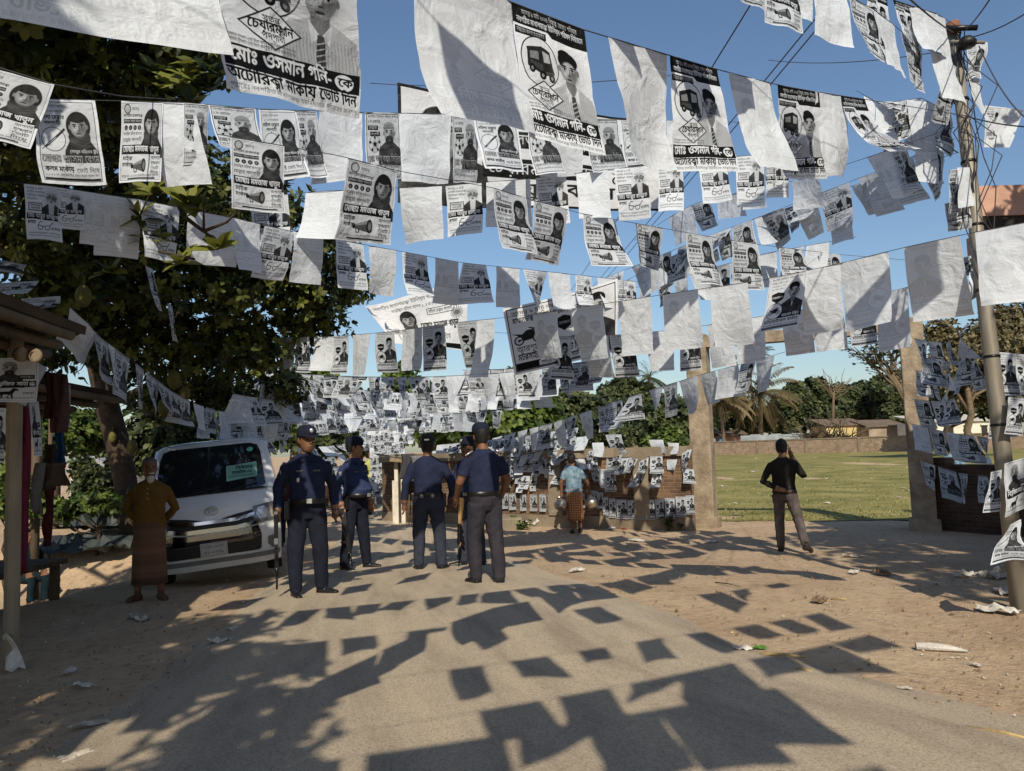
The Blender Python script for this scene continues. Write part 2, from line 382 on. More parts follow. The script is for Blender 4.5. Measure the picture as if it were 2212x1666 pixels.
def d_moto(c, x, y, s):
    for a in (-.5, .5): c.ring(x + a * s, y + .22 * s, .27 * s, .27 * s, .07 * s, .05, .9); c.ell(x + a * s, y + .22 * s, .07 * s, .07 * s, .2)
    c.poly([(x - .85 * s, y - .25 * s), (x - .3 * s, y - .12 * s), (x - .05 * s, y - .3 * s), (x + .25 * s, y - .3 * s), (x + .42 * s, y - .1 * s), (x + .2 * s, y + .25 * s), (x - .25 * s, y + .28 * s), (x - .4 * s, y)], .15)
    c.line([(x + .5 * s, y + .22 * s), (x + .3 * s, y - .35 * s), (x + .12 * s, y - .42 * s)], .06 * s, .1); c.line([(x - .5 * s, y + .22 * s), (x, y + .1 * s)], .08 * s, .12)
    c.ell(x + .38 * s, y - .25 * s, .12 * s, .12 * s, .3)
def d_ball(c, x, y, s):
    c.ell(x, y, s, s, .15); c.ell(x, y, s * .95, s * .95, .85); c.ell(x + .2 * s, y + .25 * s, s * .9, s * .9, .5, .9, .4)
    def pent(a, b, r, rot=0): c.poly([(x + a * s + r * s * math.sin(rot + k * 1.2566), y + b * s - r * s * math.cos(rot + k * 1.2566)) for k in range(5)], .1)
    pent(0, 0, .32)
    for k in range(5):
        t = k * 1.2566; pent(.78 * math.sin(t), -.78 * math.cos(t), .2, t + .63); c.line([(x + .3 * s * math.sin(t), y - .3 * s * math.cos(t)), (x + .65 * s * math.sin(t), y - .65 * s * math.cos(t))], .04 * s, .15)
def d_pen(c, x, y, s):
    c.ring(x, y, s, s, .05 * s, .1, .93); a = (x - .75 * s, y + .65 * s); b = (x + .95 * s, y - .8 * s)
    c.line([a, b], .2 * s, .2); c.line([(x - .5 * s, y + .44 * s), (x + .2 * s, y - .16 * s)], .08 * s, .7); c.line([a, (x - .95 * s, y + .82 * s)], .06 * s, .1)
def d_spec(c, x, y, s):
    for k in (-1, 1):
        c.line([(x + k * .12 * s, y - .1 * s), (x + k * .62 * s, y - .16 * s), (x + k * .6 * s, y + .16 * s), (x + k * .3 * s, y + .26 * s), (x + k * .12 * s, y + .1 * s), (x + k * .12 * s, y - .1 * s)], .06 * s, .05)
    c.line([(x - .12 * s, y - .06 * s), (x + .12 * s, y - .06 * s)], .05 * s, .05); c.line([(x - .62 * s, y - .14 * s), (x - .35 * s, y - .5 * s), (x - .1 * s, y - .45 * s)], .06 * s, .05); c.line([(x + .62 * s, y - .14 * s), (x + .95 * s, y - .5 * s)], .06 * s, .05)
def d_horse(c, x, y, s):
    c.poly([(x + a * s, y + b * s) for a, b in ((-.6, -.2), (.2, -.22), (.45, -.6), (.75, -.5), (.85, -.3), (.6, -.3), (.45, .05), (.5, .6), (.42, .6), (.3, .15), (-.3, .15), (-.25, .35), (-.4, .6), (-.5, .6), (-.4, .3), (-.55, .1), (-.8, .3), (-.9, .25))], .12)
    c.line([(x + .25 * s, y + .1 * s), (x + .1 * s, y + .4 * s), (x + .2 * s, y + .6 * s)], .08 * s, .12)
def tiny(c, x0, x1, y, h, v=.3, txt='আপনার মূল্যবান ভোট দিয়ে জয়যুক্ত করে সেবা করার সুযোগ দিন'):
    c.text(txt, x0, y, h, v, fit=x1 - x0)
def make_art():
    D = {}
    c = Can(360, 1.42); sl = .0
    c.rect(0, 0, 1, .2, .07); c.poly([(0, .2), (.45, .2), (.5, .25), (1, .25), (1, .19), (0, .19)], .07)
    c.text('আসন্ন ৯ মার্চ ২০২৪ খ্রিষ্টাব্দ, রোজঃ শনিবার', .12, .085, .075, .93, fit=.76); c.text('নবগঠিত মাখালডাঙ্গা ইউনিয়ন পরিষদ নির্বাচনে', .05, .175, .085, .97, fit=.9, bold=.012)
    c.rect(.02, .225, .42, .3, .07); c.text('সর্বস্তরের জনগণের মনোনীত', .04, .28, .06, .95, fit=.36)
    c.ring(.3, .55, .25, .27, .012, .1, .95); d_auto(c, .3, .54, .33)
    portrait(c, .7, .54, .165, 'tie')
    c.poly([(.33, .74), (.56, .9), (.33, 1.06), (.1, .9)], .2); c.poly([(.33, .755), (.54, .9), (.33, 1.045), (.12, .9)], .97)
    c.text('স্বতন্ত্র', .33, .855, .065, .1, center=True); c.text('চেয়ারম্যান', .165, .925, .1, .05, fit=.33, bold=.015)
    c.text('পদপ্রার্থী', .25, .985, .07, .05, fit=.17)
    tiny(c, .03, .5, 1.035, .035, .35); tiny(c, .03, .5, 1.065, .035, .35)
    c.rect(.02, 1.08, .99, 1.24, .07); c.text('মোঃ ওসমান গনি-', .05, 1.195, .15, .98, fit=.72, bold=.025); c.ell(.87, 1.16, .075, .066, .98); c.text('কে', .825, 1.19, .1, .05, bold=.02)
    c.text('অটোরিক্সা মার্কায় ভোট দিন', .02, 1.335, .13, .04, fit=.95, bold=.016); tiny(c, .03, .97, 1.395, .05, .45, 'প্রচারেঃ নবগঠিত মাখালডাঙ্গা ইউনিয়নের সর্বস্তরের জনগণ')
    D['O'] = c
    c = Can(300, 1.3); c.a *= .9
    c.rect(0, 0, 1, 1.3, 1).rect(.05, .04, .95, 1.25, .25).rect(.06, .05, .94, 1.24, .9)
    c.text('সংরক্ষিত মহিলা আসন', .09, .13, .06, .25, fit=.4); c.text('১,২ ও ৩ নং ওয়ার্ডের', .1, .21, .06, .25, fit=.38); c.text('মহিলা মেম্বার', .08, .31, .085, .1, fit=.4, bold=.015); c.text('পদপ্রার্থী', .15, .4, .085, .1, fit=.26, bold=.01)
    portrait(c, .68, .43, .17, 'veil'); d_pen(c, .27, .62, .19)
    c.text('(আব্দুর রহিমের স্ত্রী)', .5, .83, .06, .95, fit=.43, bold=.02); c.text('মোছাঃ আসমা বেগম', .08, .97, .16, .05, fit=.86, bold=.03); c.text('মোছাঃ আসমা বেগম', .08, .97, .16, .75, fit=.86)
    c.text('কলম মার্কায়', .1, 1.1, .1, .05, fit=.42, bold=.02); c.text('ভোট দিয়ে', .56, 1.11, .085, .1, fit=.36); tiny(c, .09, .92, 1.175, .05, .3, '১,২ ও ৩ নং ওয়ার্ডবাসীর সেবা করার সুযোগ দিন।'); c.rect(.07, 1.2, .93, 1.235, .12); D['A'] = c
    c = Can(300, 1.3); c.rect(.03, .03, .97, 1.27, .3).rect(.035, .035, .965, 1.265, .9)
    c.ring(.15, .12, .08, .08, .02, .35, .8); c.text('আসন্ন', .26, .14, .07, .3); c.text('নবগঠিত মাখালডাঙ্গা', .06, .25, .07, .1, fit=.46, bold=.01); c.rect(.06, .28, .5, .35, .15); c.text('ইউনিয়ন পরিষদ নির্বাচনে', .07, .335, .05, .95, fit=.42)
    for i in range(4): c.ell(.12 + i * .11, .42, .04, .04, .15); c.text('১২৩৪'[i], .1 + i * .11, .44, .06, .95)
    c.text('সংরক্ষিত মহিলা আসনের', .06, .54, .07, .2, fit=.46); c.text('মেম্বার পদপ্রার্থী', .06, .65, .09, .15, fit=.46)
    portrait(c, .74, .36, .17, 'veil')
    c.rect(.05, .7, .96, .85, .08); c.text('মোছাঃ মমতাজ খাতুন', .08, .81, .14, .97, fit=.84, bold=.025)
    c.text('মাইক', .08, .95, .1, .05, bold=.015); c.text('মার্কায়', .08, 1.05, .09, .05, bold=.01); c.rect(.045, .85, .955, 1.2, .92); c.text('মাইক', .08, .95, .1, .05, bold=.015); c.text('মার্কায়', .08, 1.05, .09, .05, bold=.01); d_mega(c, .46, 1.03, .26)
    for i, t in enumerate(('আপনার', 'মূল্যবান', 'ভোট', 'দিয়ে')): c.text(t, .74, .93 + i * .085, .08, .1, fit=.21)
    tiny(c, .06, .94, 1.215, .05, .3, 'জয়যুক্ত করে ১,২ ও ৩ নং ওয়ার্ডবাসীর সেবা করার সুযোগ দিন'); c.rect(.2, 1.23, .85, 1.255, .1); D['M'] = c
    c = Can(260, 1.32)
    for i, t in enumerate(('আসন্ন ৯ মার্চ', 'নবগঠিত মাখালডাঙ্গা', 'ইউনিয়ন পরিষদ', 'নির্বাচনে')): c.text(t, .06, .11 + i * .085, .07, .25, fit=.5)
    c.rect(.08, .43, .48, .63, .2).rect(.1, .45, .46, .61, .92); c.text('চেয়ারম্যান', .13, .52, .07, .1, fit=.3); c.text('পদপ্রার্থী', .15, .59, .07, .1, fit=.26)
    portrait(c, .74, .28, .17, 'specs'); c.rect(.03, .68, .97, .82, .07); c.text('মোঃ আব্দুর রাজ্জাক', .06, .785, .14, .97, fit=.88, bold=.02)
    c.text('চশমা', .06, .93, .11, .06, bold=.02); d_spec(c, .52, 1.0, .27); c.text('মার্কায়', .72, 1.06, .1, .06, fit=.24); tiny(c, .06, .95, 1.17, .06, .3, 'আপনাদের মূল্যবান ভোট দিয়ে'); tiny(c, .06, .95, 1.23, .045, .35); D['R'] = c
    c = Can(280, 1.3); c.rect(.03, .02, .97, 1.27, .1).rect(.045, .035, .955, 1.255, .86)
    tiny(c, .08, .95, .1, .06, .2, 'নবগঠিত ইউনিয়ন পরিষদ নির্বাচন'); c.text('১ নং ওয়ার্ডের', .07, .2, .08, .1, fit=.36); c.rect(.07, .25, .36, .34, .08); c.text('মেম্বার', .1, .32, .08, .95, fit=.22); c.rect(.13, .37, .42, .46, .08); c.text('পদপ্রার্থী', .15, .44, .07, .95, fit=.24)
    portrait(c, .68, .4, .2, 'cap'); d_ball(c, .26, .62, .17)
    c.text('মোঃ আবু বক্কর সিদ্দিক', .06, .98, .19, .05, fit=.9, bold=.035); c.text('মোঃ আবু বক্কর সিদ্দিক', .06, .98, .19, .7, fit=.9)
    tiny(c, .07, .93, 1.1, .085, .1, 'ফুটবল মার্কায় আপনার মূল্যবান'); tiny(c, .07, .93, 1.18, .055, .25, 'ভোট দিয়ে ওয়ার্ডবাসীর সেবা করার সুযোগ দিন'); D['B'] = c
    c = Can(280, 1.36); c.rect(.02, .02, .98, 1.34, .6).rect(.03, .03, .97, 1.33, .93)
    tiny(c, .08, .9, .1, .06, .3, 'নবগঠিত ইউনিয়ন পরিষদ নির্বাচন'); tiny(c, .08, .5, .18, .06, .35, 'আসন্ন ৯ মার্চ ২০২৪'); tiny(c, .08, .5, .25, .05, .4, 'চেয়ারম্যান পদে'); tiny(c, .08, .48, .32, .05, .4, 'আরশাদ উদ্দিন')
    portrait(c, .7, .4, .17, 'coat'); c.rect(.03, 1.04, .97, 1.33, .93); c.rect(.4, .93, .97, 1.04, .1)
    c.poly([(.12, .42), (.28, .38), (.46, .42), (.44, .56), (.28, .64), (.14, .56)], .08); c.text('চেয়ারম্যান', .14, .53, .07, .95, fit=.28, bold=.02)
    c.ell(.26, .84, .21, .2, .1); c.ell(.26, .84, .195, .185, .95); d_moto(c, .26, .83, .2); c.text('আরশাদ উদ্দিন', .48, 1.01, .1, .95, fit=.46, bold=.02)
    c.text('মটরসাইকেল মার্কায়', .06, 1.15, .13, .08, fit=.88, bold=.012); tiny(c, .06, .94, 1.225, .055, .3); c.rect(.04, 1.25, .96, 1.31, .1); tiny(c, .1, .9, 1.295, .045, .9); D['C'] = c
    c = Can(280, 1.3); c.rect(.03, .03, .97, 1.27, .4).rect(.04, .04, .96, 1.26, .9); portrait(c, .4, .3, .18, 'cap'); c.rect(.6, .5, .92, .62, .08); c.text('চেয়ারম্যান', .63, .59, .09, .95, fit=.26)
    c.poly([(.05, .68), (.95, .68), (.95, .86), (.05, .86)], .08); c.text('বিশ্বজিত সাহা', .09, .81, .16, .97, fit=.7, bold=.025); c.ell(.87, .77, .06, .06, .95); c.text('কে', .84, .79, .08, .05)
    d_horse(c, .4, 1.04, .26); c.text('ঘোড়া', .7, 1.08, .1, .1); tiny(c, .08, .92, 1.2, .06, .3); D['H'] = c
    # banners
    c = Can(640, .62); c.rect(.02, .02, .98, .6, .08).rect(.028, .028, .972, .592, .97)
    c.text('আসন্ন ৯ মার্চ নবগঠিত', .06, .09, .055, .1); c.text('মাখালডাঙ্গা ইউনিয়ন পরিষদ নির্বাচনে', .06, .16, .07, .05, fit=.6, bold=.01); d_moto(c, .17, .29, .16)
    c.poly([(.44, .2), (.5, .18), (.56, .2), (.56, .28), (.5, .32), (.44, .28)], .08); c.text('চেয়ারম্যান', .45, .26, .035, .95, fit=.1); portrait(c, .8, .18, .1, 'coat')
    c.text('আরশাদ উদ্দিন (চন্দন)', .06, .43, .075, .1, fit=.55); c.text('মটরসাইকেল মার্কায় ভোট দিন', .06, .505, .085, .05, fit=.6, bold=.012)
    c.rect(.03, .525, .97, .59, .08); c.rect(.24, .535, .7, .58, .95); c.text('প্রচারে: মাখালডাঙ্গা ইউনিয়ন', .26, .568, .045, .1, fit=.42); D['banner_moto'] = c
    c = Can(600, .62); c.text('নবগঠিত মাখালডাঙ্গা ইউনিয়ন পরিষদ নির্বাচন-২০২৪', .05, .09, .06, .15, fit=.9); c.text('সংরক্ষিত মহিলা আসন ১, ২ ও ৩ নং ওয়ার্ডের', .2, .16, .05, .2, fit=.6); c.rect(.55, .19, .85, .26, .2).rect(.556, .196, .844, .254, .97); c.text('মহিলা মেম্বার পদপ্রার্থী', .57, .24, .045, .1, fit=.26)
    portrait(c, .33, .29, .08, 'veil'); c.rect(.2, .42, .9, .62, .98)
    c.text('মোছাঃ মমতাজ খাতুন', .45, .4, .09, .05, fit=.45, bold=.02); c.text('মাইক মার্কায় ভোট দিয়ে', .3, .52, .07, .2, fit=.5); c.rect(.5, .565, .95, .61, .08)
    for bx, by, bs in ((.14, .45, .22), (.88, .3, .25)):
        c.line([(bx, by + .1), (bx, by - .02)], .008, .35)
        for k in range(16):
            t = k * .39; c.line([(bx, by - .02), (bx + bs * .28 * math.cos(t), by - .02 + bs * .22 * math.sin(t))], .008, .45)
    D['banner_woman'] = c
    c = Can(520, .5); c.rect(.0, .0, 1, .5, .1).rect(.012, .012, .988, .488, .95); portrait(c, .16, .17, .09, 'coat'); c.text('আসন্ন ৯ মার্চ ২০২৪', .3, .1, .07, .1, fit=.5); c.rect(.3, .14, .95, .22, .08); c.text('মাখালডাঙ্গা ইউনিয়ন পরিষদ', .32, .2, .07, .95, fit=.6); d_moto(c, .86, .32, .09); c.rect(.3, .27, .75, .36, .08); c.text('চেয়ারম্যান পদে', .32, .34, .08, .95, fit=.4); c.text('জয়যুক্ত করুন', .3, .44, .09, .08, fit=.5, bold=.015); D['banner_frame'] = c
    c = Can(240, .6); c.a *= .9; c.text('নির্বাচন', .3, .2, .2, .05, bold=.02); c.text('মোবাইল-০১', .16, .4, .2, .05, fit=.7, bold=.02); tiny(c, .06, .94, .52, .09, .1); D['van_paper'] = c
    c = Can(200, .5); c.rect(0, 0, 1, .5, .5).rect(.02, .02, .98, .48, .8); c.text('ঢাকা মেট্রো', .1, .2, .17, .45, fit=.8); c.text('৫১-২৭৪৯', .1, .42, .2, .4, fit=.8); D['plate'] = c
    res = {}
    for k, cv in D.items():
        a = cv.out(); h, w_ = a.shape
        im = bpy.data.images.new('art_' + k, w_, h, alpha=False, float_buffer=False)
        px = np.ones((h, w_, 4), np.float32); px[..., :3] = np.clip(a[::-1], 0, 1)[..., None]
        im.pixels.foreach_set(px.ravel()); im.update(); im.pack(); res[k] = (im, cv.ratio)
    return res
ART = make_art()
bpy.data.objects.remove(_to)
def print_mat(key, front=True, tint=(.66, .71, .79), rough=.65):
    nm = 'print_' + key
    if nm in MATS: return MATS[nm]
    m = bpy.data.materials.new(nm); m.use_nodes = True; t = m.node_tree; N = t.nodes; L = t.links
    b = N['Principled BSDF']; b.inputs['Roughness'].default_value = rough; b.inputs['Specular IOR Level'].default_value = .2
    im = N.new('ShaderNodeTexImage'); im.image = ART[key][0]; im.extension = 'EXTEND'
    uv = N.new('ShaderNodeUVMap'); uv.uv_map = 'UVMap'; L.new(uv.outputs[0], im.inputs[0])
    mu = N.new('ShaderNodeMix'); mu.data_type = 'RGBA'; mu.blend_type = 'MULTIPLY'; mu.inputs['Factor'].default_value = 1; mu.inputs['B'].default_value = (*tint, 1)
    L.new(im.outputs[0], mu.inputs['A'])
    ge = N.new('ShaderNodeNewGeometry'); bk = N.new('ShaderNodeMix'); bk.data_type = 'RGBA'; bk.inputs['Factor'].default_value = .07
    bk.inputs['A'].default_value = (*tint, 1); L.new(mu.outputs['Result'], bk.inputs['B'])
    s2 = N.new('ShaderNodeMix'); s2.data_type = 'RGBA'; L.new(ge.outputs['Backfacing'], s2.inputs['Factor']); L.new(mu.outputs['Result'], s2.inputs['A']); L.new(bk.outputs['Result'], s2.inputs['B'])
    L.new(s2.outputs['Result'], b.inputs['Base Color'])
    tr = N.new('ShaderNodeBsdfTranslucent'); L.new(mu.outputs['Result'], tr.inputs[0]); mx = N.new('ShaderNodeMixShader'); mx.inputs[0].default_value = .24
    L.new(b.outputs[0], mx.inputs[1]); L.new(tr.outputs[0], mx.inputs[2]); L.new(mx.outputs[0], N['Material Output'].inputs[0])
    tc = N.new('ShaderNodeTexCoord'); n = N.new('ShaderNodeTexNoise'); n.inputs['Scale'].default_value = 7; n.inputs['Detail'].default_value = 6; n.inputs['Distortion'].default_value = .8; L.new(tc.outputs['Object'], n.inputs['Vector'])
    bp = N.new('ShaderNodeBump'); bp.inputs['Strength'].default_value = .8; bp.inputs['Distance'].default_value = .03; L.new(n.outputs[0], bp.inputs['Height']); L.new(bp.outputs[0], b.inputs['Normal']); L.new(bp.outputs[0], tr.inputs['Normal'])
    MATS[nm] = m; return m
# ------------------------------------------------ ground, road, field
def ground_mat():
    m = bpy.data.materials.new('dirt'); m.use_nodes = True; t = m.node_tree; N = t.nodes; L = t.links
    b = N['Principled BSDF']; b.inputs['Roughness'].default_value = .95; b.inputs['Specular IOR Level'].default_value = .12
    tc = N.new('ShaderNodeTexCoord')
    def nz(sc, det=8, rough=.65):
        n = N.new('ShaderNodeTexNoise'); n.inputs['Scale'].default_value = sc; n.inputs['Detail'].default_value = det; n.inputs['Roughness'].default_value = rough; L.new(tc.outputs['Object'], n.inputs['Vector']); return n.outputs['Fac']
    def ramp(f, *st):
        r = N.new('ShaderNodeValToRGB'); e = r.color_ramp.elements
        while len(e) < len(st): e.new(.5)
        for k, (p, c) in zip(e, st): k.position = p; k.color = (*c, 1)
        L.new(f, r.inputs[0]); return r.outputs[0]
    def mix(a, c, f, mode='MIX'):
        x = N.new('ShaderNodeMix'); x.data_type = 'RGBA'; x.blend_type = mode
        if isinstance(f, float): x.inputs['Factor'].default_value = f
        else: L.new(f, x.inputs['Factor'])
        L.new(a, x.inputs['A']); L.new(c, x.inputs['B']); return x.outputs['Result']
    base = ramp(nz(.55), (.3, (.4, .285, .19)), (.5, (.5, .37, .25)), (.7, (.58, .45, .31)))
    fine = ramp(nz(9, 9, .75), (.3, (.62, .6, .57)), (.5, (.97, .97, .97)), (.75, (1.12, 1.1, 1.06)))
    spk = ramp(nz(55, 4, .8), (.3, (.55, .5, .45)), (.42, (1, 1, 1)))
    c = mix(mix(base, fine, 1.0, 'MULTIPLY'), spk, .8, 'MULTIPLY'); L.new(c, b.inputs['Base Color'])
    a = N.new('ShaderNodeMath'); a.operation = 'ADD'; L.new(nz(22, 8, .7), a.inputs[0]); L.new(nz(3.2, 6, .6), a.inputs[1])
    bp = N.new('ShaderNodeBump'); bp.inputs['Strength'].default_value = .75; bp.inputs['Distance'].default_value = .05; L.new(a.outputs[0], bp.inputs['Height']); L.new(bp.outputs[0], b.inputs['Normal'])
    return m
def road_mat():
    m = bpy.data.materials.new('dusty_asphalt'); m.use_nodes = True; t = m.node_tree; N = t.nodes; L = t.links
    b = N['Principled BSDF']; b.inputs['Roughness'].default_value = .88; b.inputs['Specular IOR Level'].default_value = .2
    tc = N.new('ShaderNodeTexCoord'); uv = N.new('ShaderNodeUVMap'); uv.uv_map = 'UVMap'
    def nz(sc, det=8, rough=.65, v=None):
        n = N.new('ShaderNodeTexNoise'); n.inputs['Scale'].default_value = sc; n.inputs['Detail'].default_value = det; n.inputs['Roughness'].default_value = rough; L.new(v or tc.outputs['Object'], n.inputs['Vector']); return n.outputs['Fac']
    def ramp(f, *st):
        r = N.new('ShaderNodeValToRGB'); e = r.color_ramp.elements
        while len(e) < len(st): e.new(.5)
        for k, (p, c) in zip(e, st): k.position = p; k.color = (*c, 1)
        L.new(f, r.inputs[0]); return r.outputs[0]
    mp = N.new('ShaderNodeMapping'); mp.inputs['Scale'].default_value = (2.2, .25, 1); L.new(uv.outputs[0], mp.inputs[0])
    asp = ramp(nz(75, 5, .75), (.33, (.19, .155, .12)), (.46, (.42, .345, .26)), (.68, (.55, .46, .355)))
    streak = ramp(nz(2.2, 6, .6, mp.outputs[0]), (.32, (.7, .69, .68)), (.5, (.97, .97, .96)), (.7, (1.14, 1.12, 1.07)))
    mu = N.new('ShaderNodeMix'); mu.data_type = 'RGBA'; mu.blend_type = 'MULTIPLY'; mu.inputs['Factor'].default_value = 1; L.new(asp, mu.inputs['A']); L.new(streak, mu.inputs['B'])
    dirt = ramp(nz(9, 9, .75), (.3, (.38, .28, .19)), (.7, (.54, .41, .28)))
    sp = N.new('ShaderNodeSeparateXYZ'); L.new(uv.outputs[0], sp.inputs[0])       # u: -1..1 across the road
    ab = N.new('ShaderNodeMath'); ab.operation = 'ABSOLUTE'; L.new(sp.outputs[0], ab.inputs[0])
    ad = N.new('ShaderNodeMath'); ad.operation = 'MULTIPLY_ADD'; ad.inputs[1].default_value = .95; L.new(nz(1.1, 9, .72), ad.inputs[0]); L.new(ab.outputs[0], ad.inputs[2])
    f = ramp(ad.outputs[0], (1.12, (0, 0, 0)), (1.4, (1, 1, 1)))
    x = N.new('ShaderNodeMix'); x.data_type = 'RGBA'; L.new(f, x.inputs['Factor']); L.new(mu.outputs['Result'], x.inputs['A']); L.new(dirt, x.inputs['B']); L.new(x.outputs['Result'], b.inputs['Base Color'])
    bp = N.new('ShaderNodeBump'); bp.inputs['Strength'].default_value = .8; bp.inputs['Distance'].default_value = .012; L.new(nz(120, 4, .7), bp.inputs['Height']); L.new(bp.outputs[0], b.inputs['Normal'])
    return m
dirt = ground_mat()
ys = [-16 + .8 * i for i in range(22)] + [1.6 + .3 * i for i in range(62)]; v = ys[-1]
while v < 160: v += max(.5, (v - 14) * .14); ys.append(v)
ys += [260, 500, 1000, 2400]
xs = [-.35 * i for i in range(26)][::-1]; xs = xs + [.35 * i for i in range(1, 28)]
v = xs[-1]
while v < 150: v += max(.5, (v - 8) * .3); xs.append(v); xs.insert(0, -v)
xs = [-2400, -600] + xs + [600, 2400]
vs = [(x, y, g(x, y) + (noise.noise(Vector((x * .9, y * .9, 0))) * .02 + noise.noise(Vector((x * 3, y * 3, 5))) * .012 if abs(x) < 60 and y < 60 else 0) - (.05 if abs(x - road_at(max(-12, min(90, y)))[0]) < road_at(max(-12, min(90, y)))[1] * .9 else 0)) for y in ys for x in xs]
nx = len(xs); fs = [(j * nx + i, j * nx + i + 1, (j + 1) * nx + i + 1, (j + 1) * nx + i) for j in range(len(ys) - 1) for i in range(nx - 1)]
tag(mesh_obj('ground', vs, fs, dirt, smooth=True), kind='structure')
# road strip
vs, fs, uv = [], [], []; prof = [-1.28, -1.1, -.9, -.6, -.3, 0, .3, .6, .9, 1.1, 1.28]; yy = [-12 + .6 * i for i in range(80)] + [36 + 3 * i for i in range(19)]
for y in yy:
    c, h = road_at(y)
    for k in prof:
        e = max(0, abs(k) - .95) / .33; x = c + h * k
        vs.append((x, y, g(x, y) + .035 * (1 - e * e) - .02 * e))
n = len(prof)
for j in range(len(yy) - 1):
    for i in range(n - 1):
        fs.append((j * n + i, j * n + i + 1, (j + 1) * n + i + 1, (j + 1) * n + i))
        for (q, a) in ((j, i), (j, i + 1), (j + 1, i + 1), (j + 1, i)): uv.append((prof[a], yy[q]))
tag(mesh_obj('road', vs, fs, road_mat(), smooth=True, uv=uv), kind='structure')

WL1 = gp(1499, 1147); WL0 = gp(1079, 1134); PL = gp(1526, 1139); PR = gp(1999, 1146)
wd = (WL1 - WL0).normalized(); WLx = WL0 - wd * 3.6
def line_y(x):                                   # y of the wall / gate line
    if x < WL1.x: return WL0.y + (x - WL0.x) * (WL1.y - WL0.y) / (WL1.x - WL0.x)
    return PL.y + (x - PL.x) * (PR.y - PL.y) / (PR.x - PL.x)
grass = mat('grass_field', (.33, .28, .115), rough=.95, col2=(.12, .13, .04), scale=.5, detail=10, bump=.6, bscale=25, spec=.1)
# grassy field: ragged near edge, reaches to the boundary wall
BW0, BW1 = at(1556, 984, 111), at(1968, 975, 94); BW0.z = BW1.z = -.3
bd = (BW1 - BW0).normalized(); BWa, BWb = BW0 - bd * 45, BW1 + bd * 38
xs_ = [-1 + .6 * i for i in range(190)]; vs, fs = [], []
for i, x in enumerate(xs_):
    edge = line_y(min(x, 14)) + (1.0 if x < 4.3 else 1.3 + .9 * sm(4.3, 9, x) + .0 * x) + .5 * noise.noise(Vector((x * .8, 3, 0))) + .25 * noise.noise(Vector((x * 3, 3, 0)))
    far = BWa.y + (x - BWa.x) * (bd.y / bd.x) + .3
    for j in range(12):
        t = (j / 11) ** 2; y = edge + (max(far, edge + 1) - edge) * t; vs.append((x, y, -.25 + .012 + .015 * noise.noise(Vector((x * .5, y * .5, 2)))))
for i in range(len(xs_) - 1):
    for j in range(11): fs.append((i * 12 + j, (i + 1) * 12 + j, (i + 1) * 12 + j + 1, i * 12 + j + 1))
tag(mesh_obj('field', vs, fs, grass, smooth=True), kind='structure')
# short grass tufts standing on the near field
bl = leaf_mat('grass_blade', (.12, .13, .035), (.32, .27, .1), .25); vs, fs, ti = [], [], []
for i in range(9000):
    d = 17.5 + 34 * rnd.random() ** 1.8; x = rnd.uniform(.5, .62 * d); 
    if d < line_y(min(x, 14)) + 1.5: continue
    a = rnd.uniform(0, 6.3); l = rnd.uniform(.02, .06); wv = rnd.uniform(.01, .03); b = len(vs); q = Vector((x, d, -.245))
    s_ = Vector((math.cos(a), math.sin(a), 0)); lean = Vector((rnd.uniform(-.5, .5), rnd.uniform(-.5, .5), 1)).normalized()
    vs += [q - s_ * wv, q + s_ * wv, q + lean * l + s_ * wv * .4, q + lean * l - s_ * wv * .4]; fs.append((b, b + 1, b + 2, b + 3)); ti.append(rnd.random())
o = mesh_obj('grass', vs, fs, bl); at_ = o.data.attributes.new('tint', 'FLOAT', 'FACE'); at_.data.foreach_set('value', ti); tag(o, kind='stuff')

# ------------------------------------------------ brick walls
def wall_uv(o):
    me = o.data; l = me.uv_layers.new(name='UVMap'); bm = bmesh.new(); bm.from_mesh(me); u = bm.loops.layers.uv.verify()
    for f in bm.faces:
        nn = f.normal
        for lp in f.loops:
            c = lp.vert.co
            if abs(nn.z) > .7: lp[u].uv = (c.x, c.y)
            else:
                h = Vector((-nn.y, nn.x, 0)).normalized(); lp[u].uv = (c.dot(h), c.z)
    bm.to_mesh(me); bm.free()
def span(m, A, B, z0, z1, th, mi=0, off=0):
    d = B - A; a = math.atan2(d.y, d.x); n_ = Vector((-d.y, d.x, 0)).normalized()
    c = (A + B) / 2 + n_ * off; m.box((c.x, c.y, (z0 + z1) / 2), (d.length, th, z1 - z0), a, mi)
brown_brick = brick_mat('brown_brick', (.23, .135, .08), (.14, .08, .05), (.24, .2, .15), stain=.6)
concrete = mat('weathered_concrete', (.38, .31, .225), rough=.95, col2=(.17, .13, .095), scale=3.4, detail=12, bump=.9, bscale=18, spec=.15)
plaster = mat('stained_plaster', (.28, .23, .17), rough=.95, col2=(.15, .12, .09), scale=1.6, detail=9, bump=.4, bscale=20, spec=.15)
flatz = lambda p, z=0: Vector((p.x, p.y, z))
W = empty('brick_wall', (WL0.x, WL0.y, -.3), 0, 'long brown brick wall with coping, hung with poster rows beside the gate', 'wall')
def child(o, root):
    o.parent = root; o.matrix_parent_inverse = root.matrix_world.inverted() if False else Matrix.Translation(-root.location); return o
A_, B_ = flatz(WLx), flatz(WL1)
mb = MB(); span(mb, A_, B_, -.55, 1.3, .24); o = mb.build('brickwork', brown_brick); wall_uv(o); child(o, W)
mb = MB(); span(mb, A_ - wd * .05, B_, 1.3, 1.5, .36); mb2 = mb; o = mb.build('coping', plaster); wall_uv(o); child(o, W)
mb = MB(); span(mb, A_, B_, -.6, .02, .3); o = mb.build('plinth', plaster); child(o, W)
L_ = (B_ - A_).length
